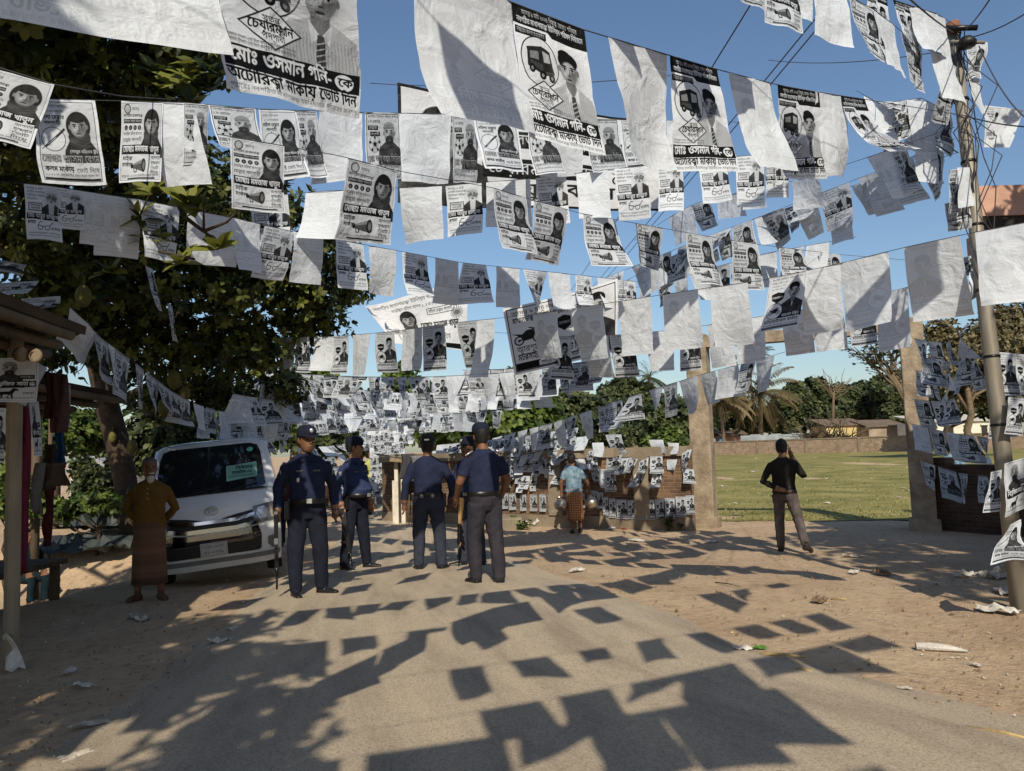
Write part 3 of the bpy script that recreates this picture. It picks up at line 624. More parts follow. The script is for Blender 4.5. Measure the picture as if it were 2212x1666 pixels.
for k in range(4):
    p = A_ + wd * (L_ * (k + .5) / 4); mb = MB(); span(mb, p - wd * .17, p + wd * .17, .022, 1.298, .38); child(mb.build('pier', plaster), W)
G = empty('gateway', (PL.x, PL.y, -.3), 0, 'tall open gateway of two concrete pillars joined by a concrete beam', 'gate')
def pillar(p, w_, zt):
    mb = MB(); d = (PR - PL).normalized(); a = math.atan2(d.y, d.x); mb.box((p.x, p.y, zt / 2 - .25), (w_, w_, zt + .5), a, bev=.025); mb.box((p.x, p.y, -.2), (w_ + .12, w_ + .1, .36), a, bev=.03); return mb.build('pillar', concrete)
PLt, PRt = 3.9, 3.85
child(pillar(PL, .44, PLt), G); child(pillar(PR, .42, PRt), G)
mb = MB(); span(mb, flatz(PL) - Vector((.15, 0, 0)), flatz(PR) + Vector((.15, 0, 0)), 3.6, 3.84, .28); child(mb.build('beam', concrete), G)
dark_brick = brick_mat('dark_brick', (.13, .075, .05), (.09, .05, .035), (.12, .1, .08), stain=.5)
RWa = flatz(PR) + Vector((.26, .05, 0)); RWb = flatz(gp(2330, 1166))
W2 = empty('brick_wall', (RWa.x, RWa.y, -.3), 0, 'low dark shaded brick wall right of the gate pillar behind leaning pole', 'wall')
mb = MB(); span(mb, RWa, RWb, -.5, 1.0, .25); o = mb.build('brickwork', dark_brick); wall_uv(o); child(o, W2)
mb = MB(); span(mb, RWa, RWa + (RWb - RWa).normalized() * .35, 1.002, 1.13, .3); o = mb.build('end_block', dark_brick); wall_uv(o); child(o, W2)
far_brick = brick_mat('pale_brick', (.36, .26, .18), (.28, .2, .14), (.4, .34, .26), bw=.5, bh=.15, stain=.4)
W3 = empty('boundary_wall', (BW0.x, BW0.y, -.3), 0, 'long low pale brick wall along the far side of the playing field', 'wall')
mb = MB(); span(mb, flatz(BWa), flatz(BWb), -.5, 1.55, .25); o = mb.build('brickwork', far_brick); wall_uv(o); child(o, W3)
mb = MB(); span(mb, flatz(BWa), flatz(BWb), 1.55, 1.7, .4); o = mb.build('coping', plaster); child(o, W3)
Lb = (BWb - BWa).length
for k in range(16):
    p = flatz(BWa + bd * (Lb * (k + .5) / 16)); mb = MB(); span(mb, p - bd * .16, p + bd * .16, -.5, 1.548, .42); child(mb.build('pier', plaster), W3)

# ------------------------------------------------ far houses, fence, tanks
def roofbox(name, px0, px1, ytop, ybot, d, dep, wallm, roofm, label, roof='shed', wins=0, cat='house', over=.4, winm=None):
    a, b = at(px0, ybot, d), at(px1, ybot, d); zt = at((px0 + px1) / 2, ytop, d).z; cx = (a.x + b.x) / 2; w_ = b.x - a.x; z0 = -.6
    root = empty(name, (cx, d, z0), 0, label, cat); hr = .22 * (zt - z0); zw = zt - hr
    mb = MB(); mb.box((0, dep / 2, (zw - z0) / 2), (w_, dep, zw - z0)); mb.build('wall', wallm, root)
    mb = MB(); H = zw - z0
    if roof == 'shed': mb.prism([(-over, H + .004), (dep + over, H + hr), (dep + over, H + hr + .12), (-over, H + .12)], -w_ / 2 - over, w_ / 2 + over, axis='X')
    else: mb.prism([(-w_ / 2 - over, H + .004), (w_ / 2 + over, H + .004), (0, H + hr + .1)], -over, dep + over)
    mb.build('roof', roofm, root)
    for k in range(wins):
        x = -w_ / 2 + w_ * (k + .6) / (wins + .2); mb = MB(); mb.box((x, -.03, H * .62), (w_ * .08, .08, H * .42)); f = mb.build('window', winm or mat('dark_opening', (.03, .025, .02)), root)
        mb = MB(); mb.box((x, -.15, H * .62 + H * .25), (w_ * .11, .3, .1)); mb.build('sill', wallm, f)
    return root
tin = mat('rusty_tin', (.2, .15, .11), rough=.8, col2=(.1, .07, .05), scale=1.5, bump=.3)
grey_tin = mat('grey_tin', (.42, .46, .47), rough=.45, metal=.5, var=.3, scale=.7)
roofbox('house', 1786, 1872, 903, 944, 116, 6, mat('yellow_wall', (.55, .43, .2), var=.2, scale=.5), tin, 'yellow walled hut with brown tin roof behind the field wall')
roofbox('shed', 1878, 1955, 906, 944, 113, 5, mat('mud_wall', (.33, .26, .19), var=.4, scale=.5), tin, 'low mud walled shed with dark roof right of the yellow hut')
roofbox('school', 1996, 2150, 893, 950, 104, 7, mat('cream_wall', (.62, .6, .5), var=.25, scale=.4), mat('pale_roof', (.5, .48, .42), var=.3), 'long cream building with dark windows beyond the field', wins=4, cat='building')
roofbox('shed', 1560, 1612, 928, 955, 122, 4, mat('red_mud', (.2, .11, .08), var=.3), tin, 'small reddish shed left of the grey tin fence')
r = empty('tin_fence', (0, 0, 0), 0, 'grey corrugated tin fence standing behind the field wall', 'fence'); mb = MB(); a, b = at(1600, 950, 113), at(1734, 945, 113)
k = 60; zt0, zt1 = at(1600, 941.5, 113).z, at(1734, 937, 113).z
vs = []; 
for i in range(k + 1):
    t = i / k; x = a.x + (b.x - a.x) * t; y = 113 + .08 * (i % 2); zt = zt0 + (zt1 - zt0) * t + (.12 if (i // 10) % 2 else 0); vs += [(x, y, -.3), (x, y, zt), (x, y + .03, -.3), (x, y + .03, zt)]
fs = [(4 * i, 4 * i + 4, 4 * i + 5, 4 * i + 1) for i in range(k)] + [(4 * i + 2, 4 * i + 3, 4 * i + 7, 4 * i + 6) for i in range(k)] + [(4 * i + 1, 4 * i + 5, 4 * i + 7, 4 * i + 3) for i in range(k)]
mesh_obj('sheet', vs, fs, grey_tin, r)
for i in range(5): mb = MB(); mb.box((a.x + (b.x - a.x) * i / 4, 113.3, .5), (.12, .12, 2.2)); mb.build('post', tin, r)
bluep = mat('blue_plastic', (.03, .2, .36), rough=.4, var=.1)
for px, py, d, lab in ((1481, 949, 122, 'blue plastic water drum just left of the left gate pillar'), (1557, 949, 122, 'blue plastic water drum just right of the left gate pillar')):
    p = at(px, py, d); mb = MB(); mb.lathe((0, 0, p.z + .3 - 1.2), [(.01, 0), (.42, 0), (.44, .3), (.41, .34), (.44, .4), (.44, .95), (.25, 1.1), (.2, 1.2), (.01, 1.2)]); r_ = empty('water_drum', (p.x, p.y, -.3), 0, lab, 'drum'); mb.build('barrel', bluep, r_)
    mb = MB(); [mb.box((dx, dy, (p.z - .9) / 2), (.1, .1, p.z - .9)) for dx in (-.3, .3) for dy in (-.3, .3)]; mb.build('stand', tin, r_)
# white building on the left behind the shrubs, beyond the stall
roofbox('house', 152, 246, 985, 1085, 24, 4, mat('white_wall', (.7, .67, .6), var=.3, scale=1), mat('roof_tin', (.3, .31, .32), rough=.5, var=.3), 'whitewashed house with grey tin roof seen through the shrubs at left', roof='gable', over=.2)
# ------------------------------------------------ election posters on their cords
POSTERS = []          # every sheet is described here; the 300 largest in view become things of their own
DES = {'O': 'autorickshaw poster', 'A': 'pen poster', 'M': 'megaphone poster', 'R': 'spectacles poster', 'B': 'football poster', 'C': 'motorcycle poster', 'H': 'horse poster'}
def proj(p):
    d = p - CAM; z = d.dot(fw)
    return (CX + F * d.dot(rt) / z, CY - F * d.dot(up) / z, z)
def poster(code, P0, P1, down, where, swing=0.0, shift=0.0, curl=0.0, wav=.03, twist=0.0, seed=0, nx=5, ny=8, crump=.0, nth=None, glue=False):
    """P0,P1: the two top corners (left,right seen from the road); down: length"""
    back = code[0] == 'w'; key = code[-1] if code[-1] in DES else 'C'
    w_ = P1 - P0; wl = w_.length; wx = w_ / wl
    z = Vector((0, 0, -1)); dn = (z - wx * z.dot(wx)).normalized() * .12 + z * .88; dn.normalize()
    n_ = wx.cross(dn).normalized()
    if n_.dot(P0 - CAM) > 0: n_ = -n_                       # n_ looks toward the camera side
    vs, fs, uv = [], [], []; size_ok = P0.y < 9
    for j in range(ny + 1):
        v = j / ny
        for i in range(nx + 1):
            u = i / nx; q = P0 + w_ * u
            a = swing + curl * v
            p = q + (dn * math.cos(a) + n_ * math.sin(a)) * (down * v) + wx * (shift * v)
            tw = twist * v * (u - .5) * wl
            p += n_ * (tw + wav * (math.sin(u * 3.6 + seed * 1.7) * v + .5 * math.sin(v * 5 + seed + u * 2) * v))
            if size_ok: p += n_ * ((noise.noise(p * 9 + Vector((seed, 3, 0))) * .012 + noise.noise(p * 19 + Vector((0, 3, seed))) * .006) * (.3 + v))
            p += Vector((noise.noise(p * 5 + Vector((seed, 0, 0))), noise.noise(p * 5 + Vector((0, seed, 7))), noise.noise(p * 5 + Vector((3, 0, seed))) * .5)) * ((.012 + crump) * (.25 + v))
            vs.append(p)
    # vertex order: front sheets face the camera side
    front_n = n_
    e1 = vs[1] - vs[0]; e2 = vs[nx + 1] - vs[0]
    ccw = e1.cross(e2).dot(front_n) > 0
    flip = (not ccw) != back
    for j in range(ny):
        for i in range(nx):
            a, b, c, d = j * (nx + 1) + i, j * (nx + 1) + i + 1, (j + 1) * (nx + 1) + i + 1, (j + 1) * (nx + 1) + i
            f = (a, d, c, b) if flip else (a, b, c, d); fs.append(f)
            for k in f:
                u = (k % (nx + 1)) / nx; v = (k // (nx + 1)) / ny; uv.append((1 - u if back else u, 1 - v))
    c = sum(vs, Vector()) / len(vs); pr = proj(c) if (c - CAM).dot(fw) > .3 else (-9999, 0, 1)
    vis = -60 < pr[0] < 2270 and -60 < pr[1] < 1700
    POSTERS.append(dict(v=vs, f=fs, uv=uv, key=key, back=back, where=where, size=(down * wl / pr[2] ** 2 if vis else 0), vis=vis, nth=nth, px=pr[0], py=pr[1], glue=glue))
ORD = ['first', 'second', 'third', 'fourth', 'fifth', 'sixth', 'seventh', 'eighth', 'ninth', 'tenth', '11th', '12th', '13th', '14th', '15th', '16th', '17th', '18th', '19th', '20th', '21st', '22nd', '23rd', '24th', '25th', '26th', '27th', '28th', '29th', '30th', '31st', '32nd', '33rd', '34th', '35th', '36th', '37th', '38th', '39th', '40th']
cordm = mat('dark_cord', (.05, .05, .06), var=.1); paperm = None
def cord(pts, label, r=.003):
    mb = MB(); mb.tube(pts, r, 5); return tag(mb.build('cord', cordm), label, 'cord')
class Str:
    """a cord through (px,py,depth) control points"""
    def __init__(s, pts, where, label=None, r=.003):
        s.pts = pts; s.where = where; s.ent = []
        if label: cord([at(x, y, 1 / q) for x, y, q in [s.k(pts[0][0] + (pts[-1][0] - pts[0][0]) * i / 40) for i in range(41)]], label, r)
    def k(s, x):
        p = s.pts
        for a, b in zip(p, p[1:]):
            if x <= b[0] or b is p[-1]:
                t = (x - a[0]) / (b[0] - a[0]); return (x, a[1] + (b[1] - a[1]) * t, 1 / a[2] + (1 / b[2] - 1 / a[2]) * t)
    def P(s, x):
        x, y, q = s.k(x); return at(x, y, 1 / q)
    def put(s, rows):
        s.ent += rows; return s
    def go(s):
        for i, e in enumerate(sorted(s.ent, key=lambda e: e[1])):
            code, x0, x1, yb = e[:4]; kw = e[4] if len(e) > 4 else {}
            P0, P1 = s.P(x0), s.P(x1); wl_ = (P1 - P0).length
            if wl_ > .55 and P0.y > 3: P1 = P0 + (P1 - P0) * (.5 / wl_)
            xm = (x0 + x1) / 2; m = s.k(xm); d = 1 / m[2]
            L = max(.2, (yb - m[1]) * d / F * 1.02); wl = (P1 - P0).length
            sd = (hash((round(x0), round(x1), len(s.where))) % 1000) / 37.0; rr = random.Random(int(x0 * 7 + x1))
            kw = dict(dict(swing=rr.uniform(-.12, .1), shift=rr.uniform(-.02, .035), curl=rr.uniform(-.2, .22), wav=rr.uniform(.01, .035), twist=rr.uniform(-.25, .25)), **kw)
            near = d < 7
            poster(code, P0, P1, L, s.where, seed=sd, nx=10 if near else 5, ny=15 if near else 8, nth=i, **kw)
    
S = []
def string(pts, where, label, rows, r=.003):
    s = Str(pts, where, label, r).put(rows); s.go(); S.append(s); return s
T = lambda **k: k
string([(-120, -545, 1.48), (430, -290, 2.0), (625, -165, 2.4), (895, -80, 2.75), (1105, 5, 3.2), (1262, 65, 3.45), (1313, 80, 3.6), (1440, 118, 3.95), (1548, 150, 4.25), (1680, 184, 4.75), (1770, 200, 5.1), (1878, 216, 5.8), (2085, 250, 7.0)],
       'the nearest high cord', 'nearest high cord running from upper left to the electric pole', [
    ('wO', -110, 432, 128, T(swing=0, twist=.1, shift=.0, curl=.1)), ('O', 472, 776, 255, T(swing=-.05, curl=.0, twist=.05, shift=.01)), ('wO', 893, 1112, 305, T(curl=.25, swing=-.1, shift=.0)), ('O', 1103, 1262, 345, T(curl=.05, twist=.1)),
    ('wO', 1313, 1440, 372, T(curl=.1, shift=.02, wav=.05)), ('O', 1447, 1548, 388), ('wO', 1573, 1680, 390, T(shift=.05)), ('O', 1680, 1770, 390, T(shift=.05)), ('wO', 1760, 1824, 388, T(wav=.05)), ('O', 1816, 1876, 383, T(curl=.5, shift=.05))])
string([(-140, 120, 3.9), (0, 147, 4.0), (118, 183, 4.1), (262, 208, 4.8), (380, 216, 5.6)], 'the short slanting cord at far left', 'short green cord sloping down at the left edge', [('M', -70, 118, 318, T(shift=-.1))], .004)
string([(-60, 205, 4.9), (65, 213, 5.0), (400, 222, 5.3), (560, 236, 5.6), (790, 243, 6.3), (1030, 248, 6.9), (1262, 257, 7.5), (1600, 264, 8.8)], 'the long level cord across the tree', 'long level cord from the tree toward the right', [
    ('A', 65, 205, 402, T(shift=.07, swing=.0)), ('M', 262, 352, 400, T(shift=-.02)), ('wB', 312, 418, 402, T(shift=.12)), ('B', 396, 450, 360), ('B', 450, 552, 366, T(curl=.4)), ('A', 558, 640, 398, T(shift=.03)), ('B', 634, 683, 397), ('wA', 690, 782, 394), ('B', 788, 863, 388), ('wA', 863, 975, 397),
    ('B', 977, 1032, 397), ('A', 1022, 1118, 388), ('B', 1140, 1195, 392), ('wB', 1172, 1262, 380), ('B', 1263, 1335, 384), ('A', 1338, 1420, 372), ('wB', 1440, 1500, 376), ('B', 1510, 1568, 378)])
string([(0, 392, 5.8), (110, 402, 6.0), (305, 432, 6.4), (500, 470, 7.1), (640, 502, 7.9), (795, 530, 8.8), (1000, 568, 10), (1230, 592, 11.4), (1420, 614, 12.5)], 'the cord threaded through jackfruit branches', 'cord through the jackfruit branches down to the middle', [
    ('R', 52, 130, 525), ('R', 108, 182, 498), ('wR', 180, 228, 530), ('wR', 205, 302, 556), ('R', 303, 388, 568), ('wR', 405, 505, 572), ('wR', 505, 562, 590), ('R', 572, 634, 606), ('wR', 633, 698, 614), ('R', 725, 785, 628), ('wR', 797, 855, 636), ('R', 868, 922, 644), ('wR', 940, 990, 657), ('R', 1000, 1050, 657, T(twist=.9)), ('wR', 1072, 1122, 665), ('R', 1130, 1182, 664, T(twist=-.9)), ('wR', 1184, 1230, 674), ('R', 1243, 1278, 662), ('R', 1335, 1372, 668), ('wR', 1290, 1325, 670)])
string([(560, 425, 8.2), (700, 413, 8.0), (955, 402, 7.8), (1155, 385, 7.6), (1325, 365, 7.5), (1425, 355, 7.5), (1508, 345, 7.4), (1720, 328, 7.2)], 'the slack middle cord under the front row', 'slack middle cord rising gently to the right', [
    ('R', 540, 622, 536), ('wR', 660, 750, 530), ('wR', 863, 955, 520), ('R', 962, 1040, 513), ('wR', 1050, 1145, 490), ('R', 1157, 1222, 492), ('wR', 1245, 1312, 475), ('R', 1327, 1397, 474), ('R', 1420, 1474, 462), ('R', 1508, 1568, 446), ('R', 1590, 1650, 450), ('R', 1652, 1702, 428)])
string([(470, 290, 4.6), (735, 337, 5.2), (862, 370, 5.7), (1062, 405, 6.3), (1150, 432, 6.8), (1258, 462, 7.4), (1370, 482, 8.0), (1480, 502, 8.6), (1580, 520, 9.2), (1683, 534, 9.8), (1812, 550, 10.5), (1960, 562, 11)], 'the steep middle cord of veiled women', 'steep middle cord falling from left to right', [
    ('M', 498, 614, 462), ('M', 753, 858, 526, T(shift=-.03)), ('M', 1064, 1150, 548, T(shift=.05)), ('M', 1153, 1226, 568), ('M', 1260, 1335, 588), ('M', 1372, 1432, 580), ('M', 1482, 1545, 622), ('M', 1580, 1640, 628), ('M', 1683, 1733, 612), ('M', 1770, 1814, 620)])
string([(390, 718, 13), (550, 730, 12.8), (730, 727, 12), (850, 716, 11), (985, 697, 9.9), (1150, 680, 9.0), (1232, 668, 8.5), (1333, 652, 8.1), (1430, 637, 7.8), (1530, 622, 7.5), (1650, 605, 7.2), (1812, 570, 6.9), (1952, 535, 6.5), (2105, 502, 6.1), (2240, 476, 5.8)], 'the broad sagging cord at mid height', 'broad sagging cord of motorcycle posters from left tree to right', [
    ('C', 399, 424, 783), ('C', 430, 462, 785), ('C', 457, 487, 786), ('wC', 480, 506, 788), ('C', 505, 533, 793), ('wC', 535, 558, 797), ('C', 557, 587, 801), ('wC', 607, 636, 802), ('C', 640, 668, 804), ('wC', 679, 722, 803), ('C', 721, 752, 808), ('wC', 762, 800, 812), ('C', 811, 852, 804), ('wC', 868, 912, 800), ('C', 913, 967, 800), ('C', 987, 1034, 794), ('wC', 1031, 1068, 818),
    ('wC', 1152, 1205, 775), ('wC', 1234, 1302, 778), ('wC', 1335, 1405, 767), ('wC', 1431, 1508, 754), ('wC', 1532, 1615, 746), ('C', 1664, 1744, 720, T(shift=-.1, curl=.3)), ('wC', 1727, 1815, 717), ('wC', 1812, 1918, 711), ('wC', 1952, 2073, 690), ('wC', 2106, 2236, 660)])
string([(1030, 715, 12.5), (1200, 728, 11.5), (1317, 725, 10.8), (1468, 712, 10.3), (1590, 693, 9.8), (1756, 665, 9.3), (1883, 640, 8.8), (1970, 618, 8.4), (2090, 586, 7.6)], 'the second sagging cord behind the blank sheets', 'second sagging cord just behind the broad one', [
    ('C', 1190, 1233, 820), ('wC', 1260, 1314, 817), ('C', 1317, 1367, 815), ('wC', 1398, 1453, 801), ('C', 1468, 1513, 800), ('wC', 1527, 1584, 793), ('wC', 1590, 1652, 782), ('wC', 1689, 1750, 766), ('wC', 1756, 1819, 757), ('C', 1829, 1884, 747), ('wC', 1893, 1962, 755)])
string([(1540, -150, 5.1), (1720, -70, 5.6), (1830, -10, 5.9), (1890, 22, 6.1), (1950, 70, 6.6), (2034, 128, 7.3), (2120, 168, 7.6)], 'the high cord running up to the pole', 'high cord dropping from the top edge to the pole', [
    ('M', 1600, 1652, 18), ('M', 1646, 1726, 66), ('wM', 1728, 1760, 45), ('wM', 1754, 1827, 97), ('M', 1833, 1895, 140), ('wM', 1886, 1966, 178), ('M', 1946, 2027, 208), ('M', 2034, 2070, 260), ('wM', 2084, 2114, 284)])
string([(1830, -50, 6.2), (1930, 0, 6.6), (2024, 30, 7), (2075, 62, 7.3)], 'the topmost cord beside the pole', 'topmost cord reaching the pole crossarm', [('O', 1876, 1916, 112), ('O', 1929, 1979, 122), ('wO', 1964, 2026, 130), ('wO', 2000, 2042, 238)])
string([(1850, 196, 8), (1900, 224, 8), (1990, 212, 8), (2062, 248, 7.6)], 'the tangled cord left of the pole', 'tangled cord between the front row and the pole', [('M', 1884, 1910, 268, T(swing=.8, shift=.2)), ('wR', 1893, 1936, 318, T(shift=-.06, crump=.02)), ('A', 1948, 1990, 303, T(shift=-.18)), ('R', 1922, 1960, 345, T(shift=-.16)), ('R', 1976, 2012, 330, T(shift=-.15)), ('wR', 1958, 2008, 396, T(shift=.1, crump=.02)), ('wA', 2000, 2040, 300), ('wR', 1866, 1890, 300, T(crump=.05)), ('M', 1905, 1928, 262, T(swing=.7, crump=.03)), ('C', 1940, 1965, 280, T(crump=.04, shift=-.15)), ('wB', 1985, 2022, 345, T(crump=.05, shift=.1)), ('A', 2025, 2055, 330, T(crump=.05))])
string([(1370, 520, 12), (1445, 470, 11.5), (1500, 440, 11), (1600, 415, 10), (1720, 390, 9), (1860, 345, 8), (2062, 275, 7.6)], 'the windblown cord rising to the pole', 'windblown cord slanting up to the pole', [('wM', 1380, 1418, 560, T(shift=.12)), ('wM', 1445, 1496, 527, T(shift=.1, crump=.015)), ('M', 1490, 1534, 497, T(shift=.15)), ('wA', 1548, 1596, 474, T(shift=.12, crump=.02)), ('R', 1606, 1646, 455, T(shift=.1)), ('wM', 1710, 1764, 455, T(shift=.1, crump=.015)), ('wR', 1872, 1930, 446, T(shift=.2, crump=.03)), ('B', 1925, 1955, 430, T(shift=.1, crump=.03))])
string([(1290, 640, 13), (1440, 560, 12), (1560, 500, 11), (1640, 470, 10.5), (1730, 440, 10), (1870, 392, 9), (2068, 330, 7.5)], 'the lower windblown cord rising to the pole', 'lower windblown cord slanting up to the pole', [('M', 1330, 1362, 690, T(shift=.05)), ('wM', 1395, 1435, 630, T(shift=.08)), ('C', 1440, 1470, 612, T(shift=.1)), ('M', 1545, 1576, 562, T(shift=.08)), ('wR', 1630, 1686, 529, T(shift=.12, crump=.02)), ('M', 1646, 1692, 500, T(shift=.1)), ('O', 1690, 1722, 507, T(shift=.1, twist=.6)), ('R', 1728, 1778, 497, T(swing=.5)), ('wR', 1783, 1836, 528, T(shift=.06, crump=.02)), ('wM', 1470, 1500, 600, T(crump=.04)), ('R', 1505, 1540, 575, T(crump=.03, shift=.1)), ('wC', 1590, 1622, 555, T(crump=.04)), ('wB', 1840, 1866, 470, T(crump=.05, shift=.15))])
string([(150, 662, 7), (175, 688, 7.2), (225, 735, 7.6), (290, 783, 8.2), (370, 845, 9.5), (420, 872, 10.5), (480, 890, 12), (570, 905, 14), (700, 905, 17)], 'the low cord off the stall roof', 'low cord from the stall roof sloping down behind the van', [
    ('wB', 152, 226, 772, T(crump=.03, swing=-.4)), ('B', 206, 236, 822), ('wM', 233, 249, 843), ('B', 250, 280, 860), ('B', 293, 311, 877), ('B', 316, 345, 885), ('B', 340, 368, 888), ('B', 361, 376, 893), ('B', 375, 391, 912), ('B', 390, 409, 918), ('wB', 418, 452, 930), ('B', 446, 470, 935), ('wB', 472, 500, 948), ('M', 500, 520, 952), ('wM', 525, 550, 950), ('M', 548, 566, 958), ('wM', 572, 598, 955), ('M', 600, 622, 950)])
# cluttered rows over the low wall and the shed roofs
rr = random.Random(3)
def row(pts, where, label, n, codes, hfac=1.0, gap=.25, swing=(-.2, .3), shift=(-.05, .1), sz=.5, r=.003):
    s = Str(pts, where, label, r); x0, x1 = pts[0][0], pts[-1][0]; x = x0 + 4
    rows = []
    while x < x1 - 3:
        d = 1 / s.k(x)[2]; wpx = sz * .74 * F / d * rr.uniform(.55, 1.0); hpx = sz * F / d * hfac * rr.uniform(.9, 1.1)
        if x + wpx > x1: break
        c = rr.choice(codes); rows.append((c, x, x + wpx, s.k(x + wpx / 2)[1] + hpx, T(swing=rr.uniform(*swing), shift=rr.uniform(*shift), twist=rr.uniform(-.8, .8), crump=rr.uniform(0, .015))))
        x += wpx * (1 + rr.uniform(.0, gap * 2))
    s.put(rows).go(); S.append(s)
mix1 = ['C', 'C', 'wC', 'M', 'B', 'R', 'H']
row([(1060, 948, 19), (1200, 912, 16.8), (1330, 868, 14.6), (1420, 838, 13), (1530, 805, 11.8), (1640, 776, 10.8), (1705, 758, 10.2)], 'the cord rising over the wall to the gate', 'cord rising over the brick wall toward the gate pillar', 0, ['M', 'C', 'wM', 'B', 'wC'], gap=.1, sz=.5)
for k, (a, b) in enumerate((((940, 962, 20), (1270, 920, 17)), ((930, 975, 21), (1300, 938, 17.2)), ((960, 985, 19.5), (1240, 955, 18)))):
    row([a, ((a[0] + b[0]) / 2, (a[1] + b[1]) / 2 + 5, (a[2] + b[2]) / 2), b], ('the uppermost', 'the middle', 'the lowest')[k] + ' of three rows above the wall coping', ('uppermost', 'middle', 'lowest')[k] + ' of three cords above the wall coping', 0, ['M', 'C', 'wC', 'B'], gap=.05, swing=(-.1, .9), sz=.42)
for k, pts in enumerate(([(1966, 915, 14.4), (2050, 935, 14), (2150, 948, 12.5), (2170, 930, 11)], [(1984, 994, 14.2), (2080, 1025, 13.4), (2150, 1030, 11.5), (2200, 1000, 9)], [(1975, 800, 14.3), (2050, 812, 13.6), (2120, 770, 11), (2150, 745, 9.5)], [(1970, 730, 14.3), (2040, 745, 13.4), (2110, 690, 10), (2130, 660, 8.5)], [(1990, 770, 14), (2060, 790, 13), (2130, 720, 10)], [(1970, 862, 14.4), (2040, 870, 14), (2100, 840, 12)])):
    nm = ('shaded head high cord across the dark wall', 'shaded cord sagging along the dark wall', 'cord slung from gate pillar to leaning pole', 'highest cord from gate pillar to leaning pole', 'thin cord between gate pillar and leaning pole', 'cord beside the right gate pillar')[k]
    row(pts, 'the ' + nm, nm, 0, ['M', 'M', 'wM', 'B', 'C'], sz=.46, gap=.12, swing=(-.1, .1), shift=(0, .12))
# rows across the road beyond the van, farther and farther away
far_rows = []
for k, (a, b, sag) in enumerate((((560, 800, 17), (1150, 800, 13), 25), ((600, 838, 20), (1200, 835, 16), 20), ((600, 800, 15), (840, 850, 18), 10), ((640, 870, 24), (1060, 862, 22), 12), ((820, 845, 19), (1130, 838, 17), 14), ((660, 892, 28), (1020, 890, 27), 10), ((690, 915, 33), (1000, 905, 30), 8), ((700, 930, 38), (960, 918, 33), 8), ((740, 905, 26), (1050, 868, 21), 14), ((560, 865, 19), (760, 878, 23), 8), ((720, 945, 45), (930, 935, 40), 6), ((1000, 800, 14), (1340, 770, 12), 12), ((700, 948, 55), (880, 945, 50), 4), ((610, 905, 21), (760, 900, 25), 6), ((1000, 868, 18), (1110, 880, 16), 4), ((540, 820, 16), (900, 862, 20), 14), ((690, 960, 50), (860, 955, 45), 4), ((700, 880, 32), (1040, 852, 26), 10), ((680, 935, 40), (1000, 922, 34), 6), ((700, 918, 45), (900, 908, 40), 5), ((610, 880, 24), (900, 880, 28), 14), ((760, 868, 26), (1090, 858, 20), 12), ((705, 940, 60), (880, 938, 55), 3), ((430, 880, 11), (640, 905, 18), 5), ((450, 902, 12), (650, 915, 19), 5), ((470, 925, 13), (640, 935, 18), 5), ((500, 850, 12), (700, 870, 18), 8), ((560, 828, 14), (770, 850, 18), 8), ((860, 885, 24), (1080, 890, 19), 8), ((900, 830, 20), (1250, 800, 15), 14))):
    pts = []
    for i in range(9):
        t = i / 8; q = 1 / a[2] + (1 / b[2] - 1 / a[2]) * t; pts.append((a[0] + (b[0] - a[0]) * t, a[1] + (b[1] - a[1]) * t + sag * 4 * t * (1 - t) * .6, 1 / q))
    row(pts, 'the %s cord over the road beyond the officers' % ORD[k], '%s cord counted back over the road behind the officers' % ORD[k], 0, ['O', 'M', 'wC', 'C', 'wM', 'B', 'wO', 'R'], sz=.45, gap=.09, shift=(-.1, .15), r=.005)
row([(1300, 604, 13), (1500, 522, 11.5), (1700, 446, 10), (1900, 368, 8.8), (2062, 300, 7.6)], 'the crowded windblown cord left of the pole', 'crowded windblown cord left of the pole', 0, ['M', 'wM', 'R', 'wR', 'A', 'B'], sz=.5, gap=.22, swing=(-.3, .7), shift=(.0, .3))
row([(1240, 652, 14), (1450, 604, 12.5), (1650, 548, 11), (1850, 512, 10)], 'the thin slanting cord below the windblown cords', 'thin slanting cord below the windblown cords', 0, ['M', 'wM', 'R', 'C', 'wC'], sz=.5, gap=.2, swing=(-.2, .5), shift=(-.1, .25))
# more cords high behind and above the camera that throw the foreground shadows
def garland(A, B, sag, n, where, codes, label, L=.58, wl=.45):
    A, B = Vector(A), Vector(B); pts = [A + (B - A) * t + Vector((0, 0, -4 * sag * t * (1 - t))) for t in [i / 24 for i in range(25)]]; cord(pts, label)
    def P(t):
        return A + (B - A) * t + Vector((0, 0, -4 * sag * t * (1 - t)))
    ln = (B - A).length
    for i in range(n):
        if rr.random() < .1: continue
        t0 = (i + rr.uniform(.02, .3)) / n; t1 = min(1, t0 + wl * rr.uniform(.75, 1.05) / ln); poster(rr.choice(codes), P(t0), P(t1), L * rr.uniform(.75, 1.1), where, swing=rr.uniform(-.3, .3), shift=rr.uniform(-.12, .12), twist=rr.uniform(-.7, .7), curl=rr.uniform(-.5, .5), wav=.04, crump=.015, seed=i * 3.1, nth=i)
garland((-3.6, -1.8, 4.3), (3.2, .6, 4.5), .35, 15, 'overhead', ['O', 'wO'], 'cord overhead behind the camera')
garland((-3.5, -1.5, 3.85), (1.9, -.1, 3.95), .15, 13, 'overhead', ['O', 'wO'], 'lower cord overhead behind the camera', L=.62)
garland((-3.4, -.9, 4.5), (3.4, 1.4, 4.7), .4, 15, 'overhead', ['A', 'wA'], 'cord overhead above the camera', L=.5, wl=.3)
garland((-2.6, .5, 4.4), (3.6, 3.1, 4.7), .3, 13, 'overhead', ['R', 'wR'], 'second cord overhead above the camera', L=.55, wl=.36)
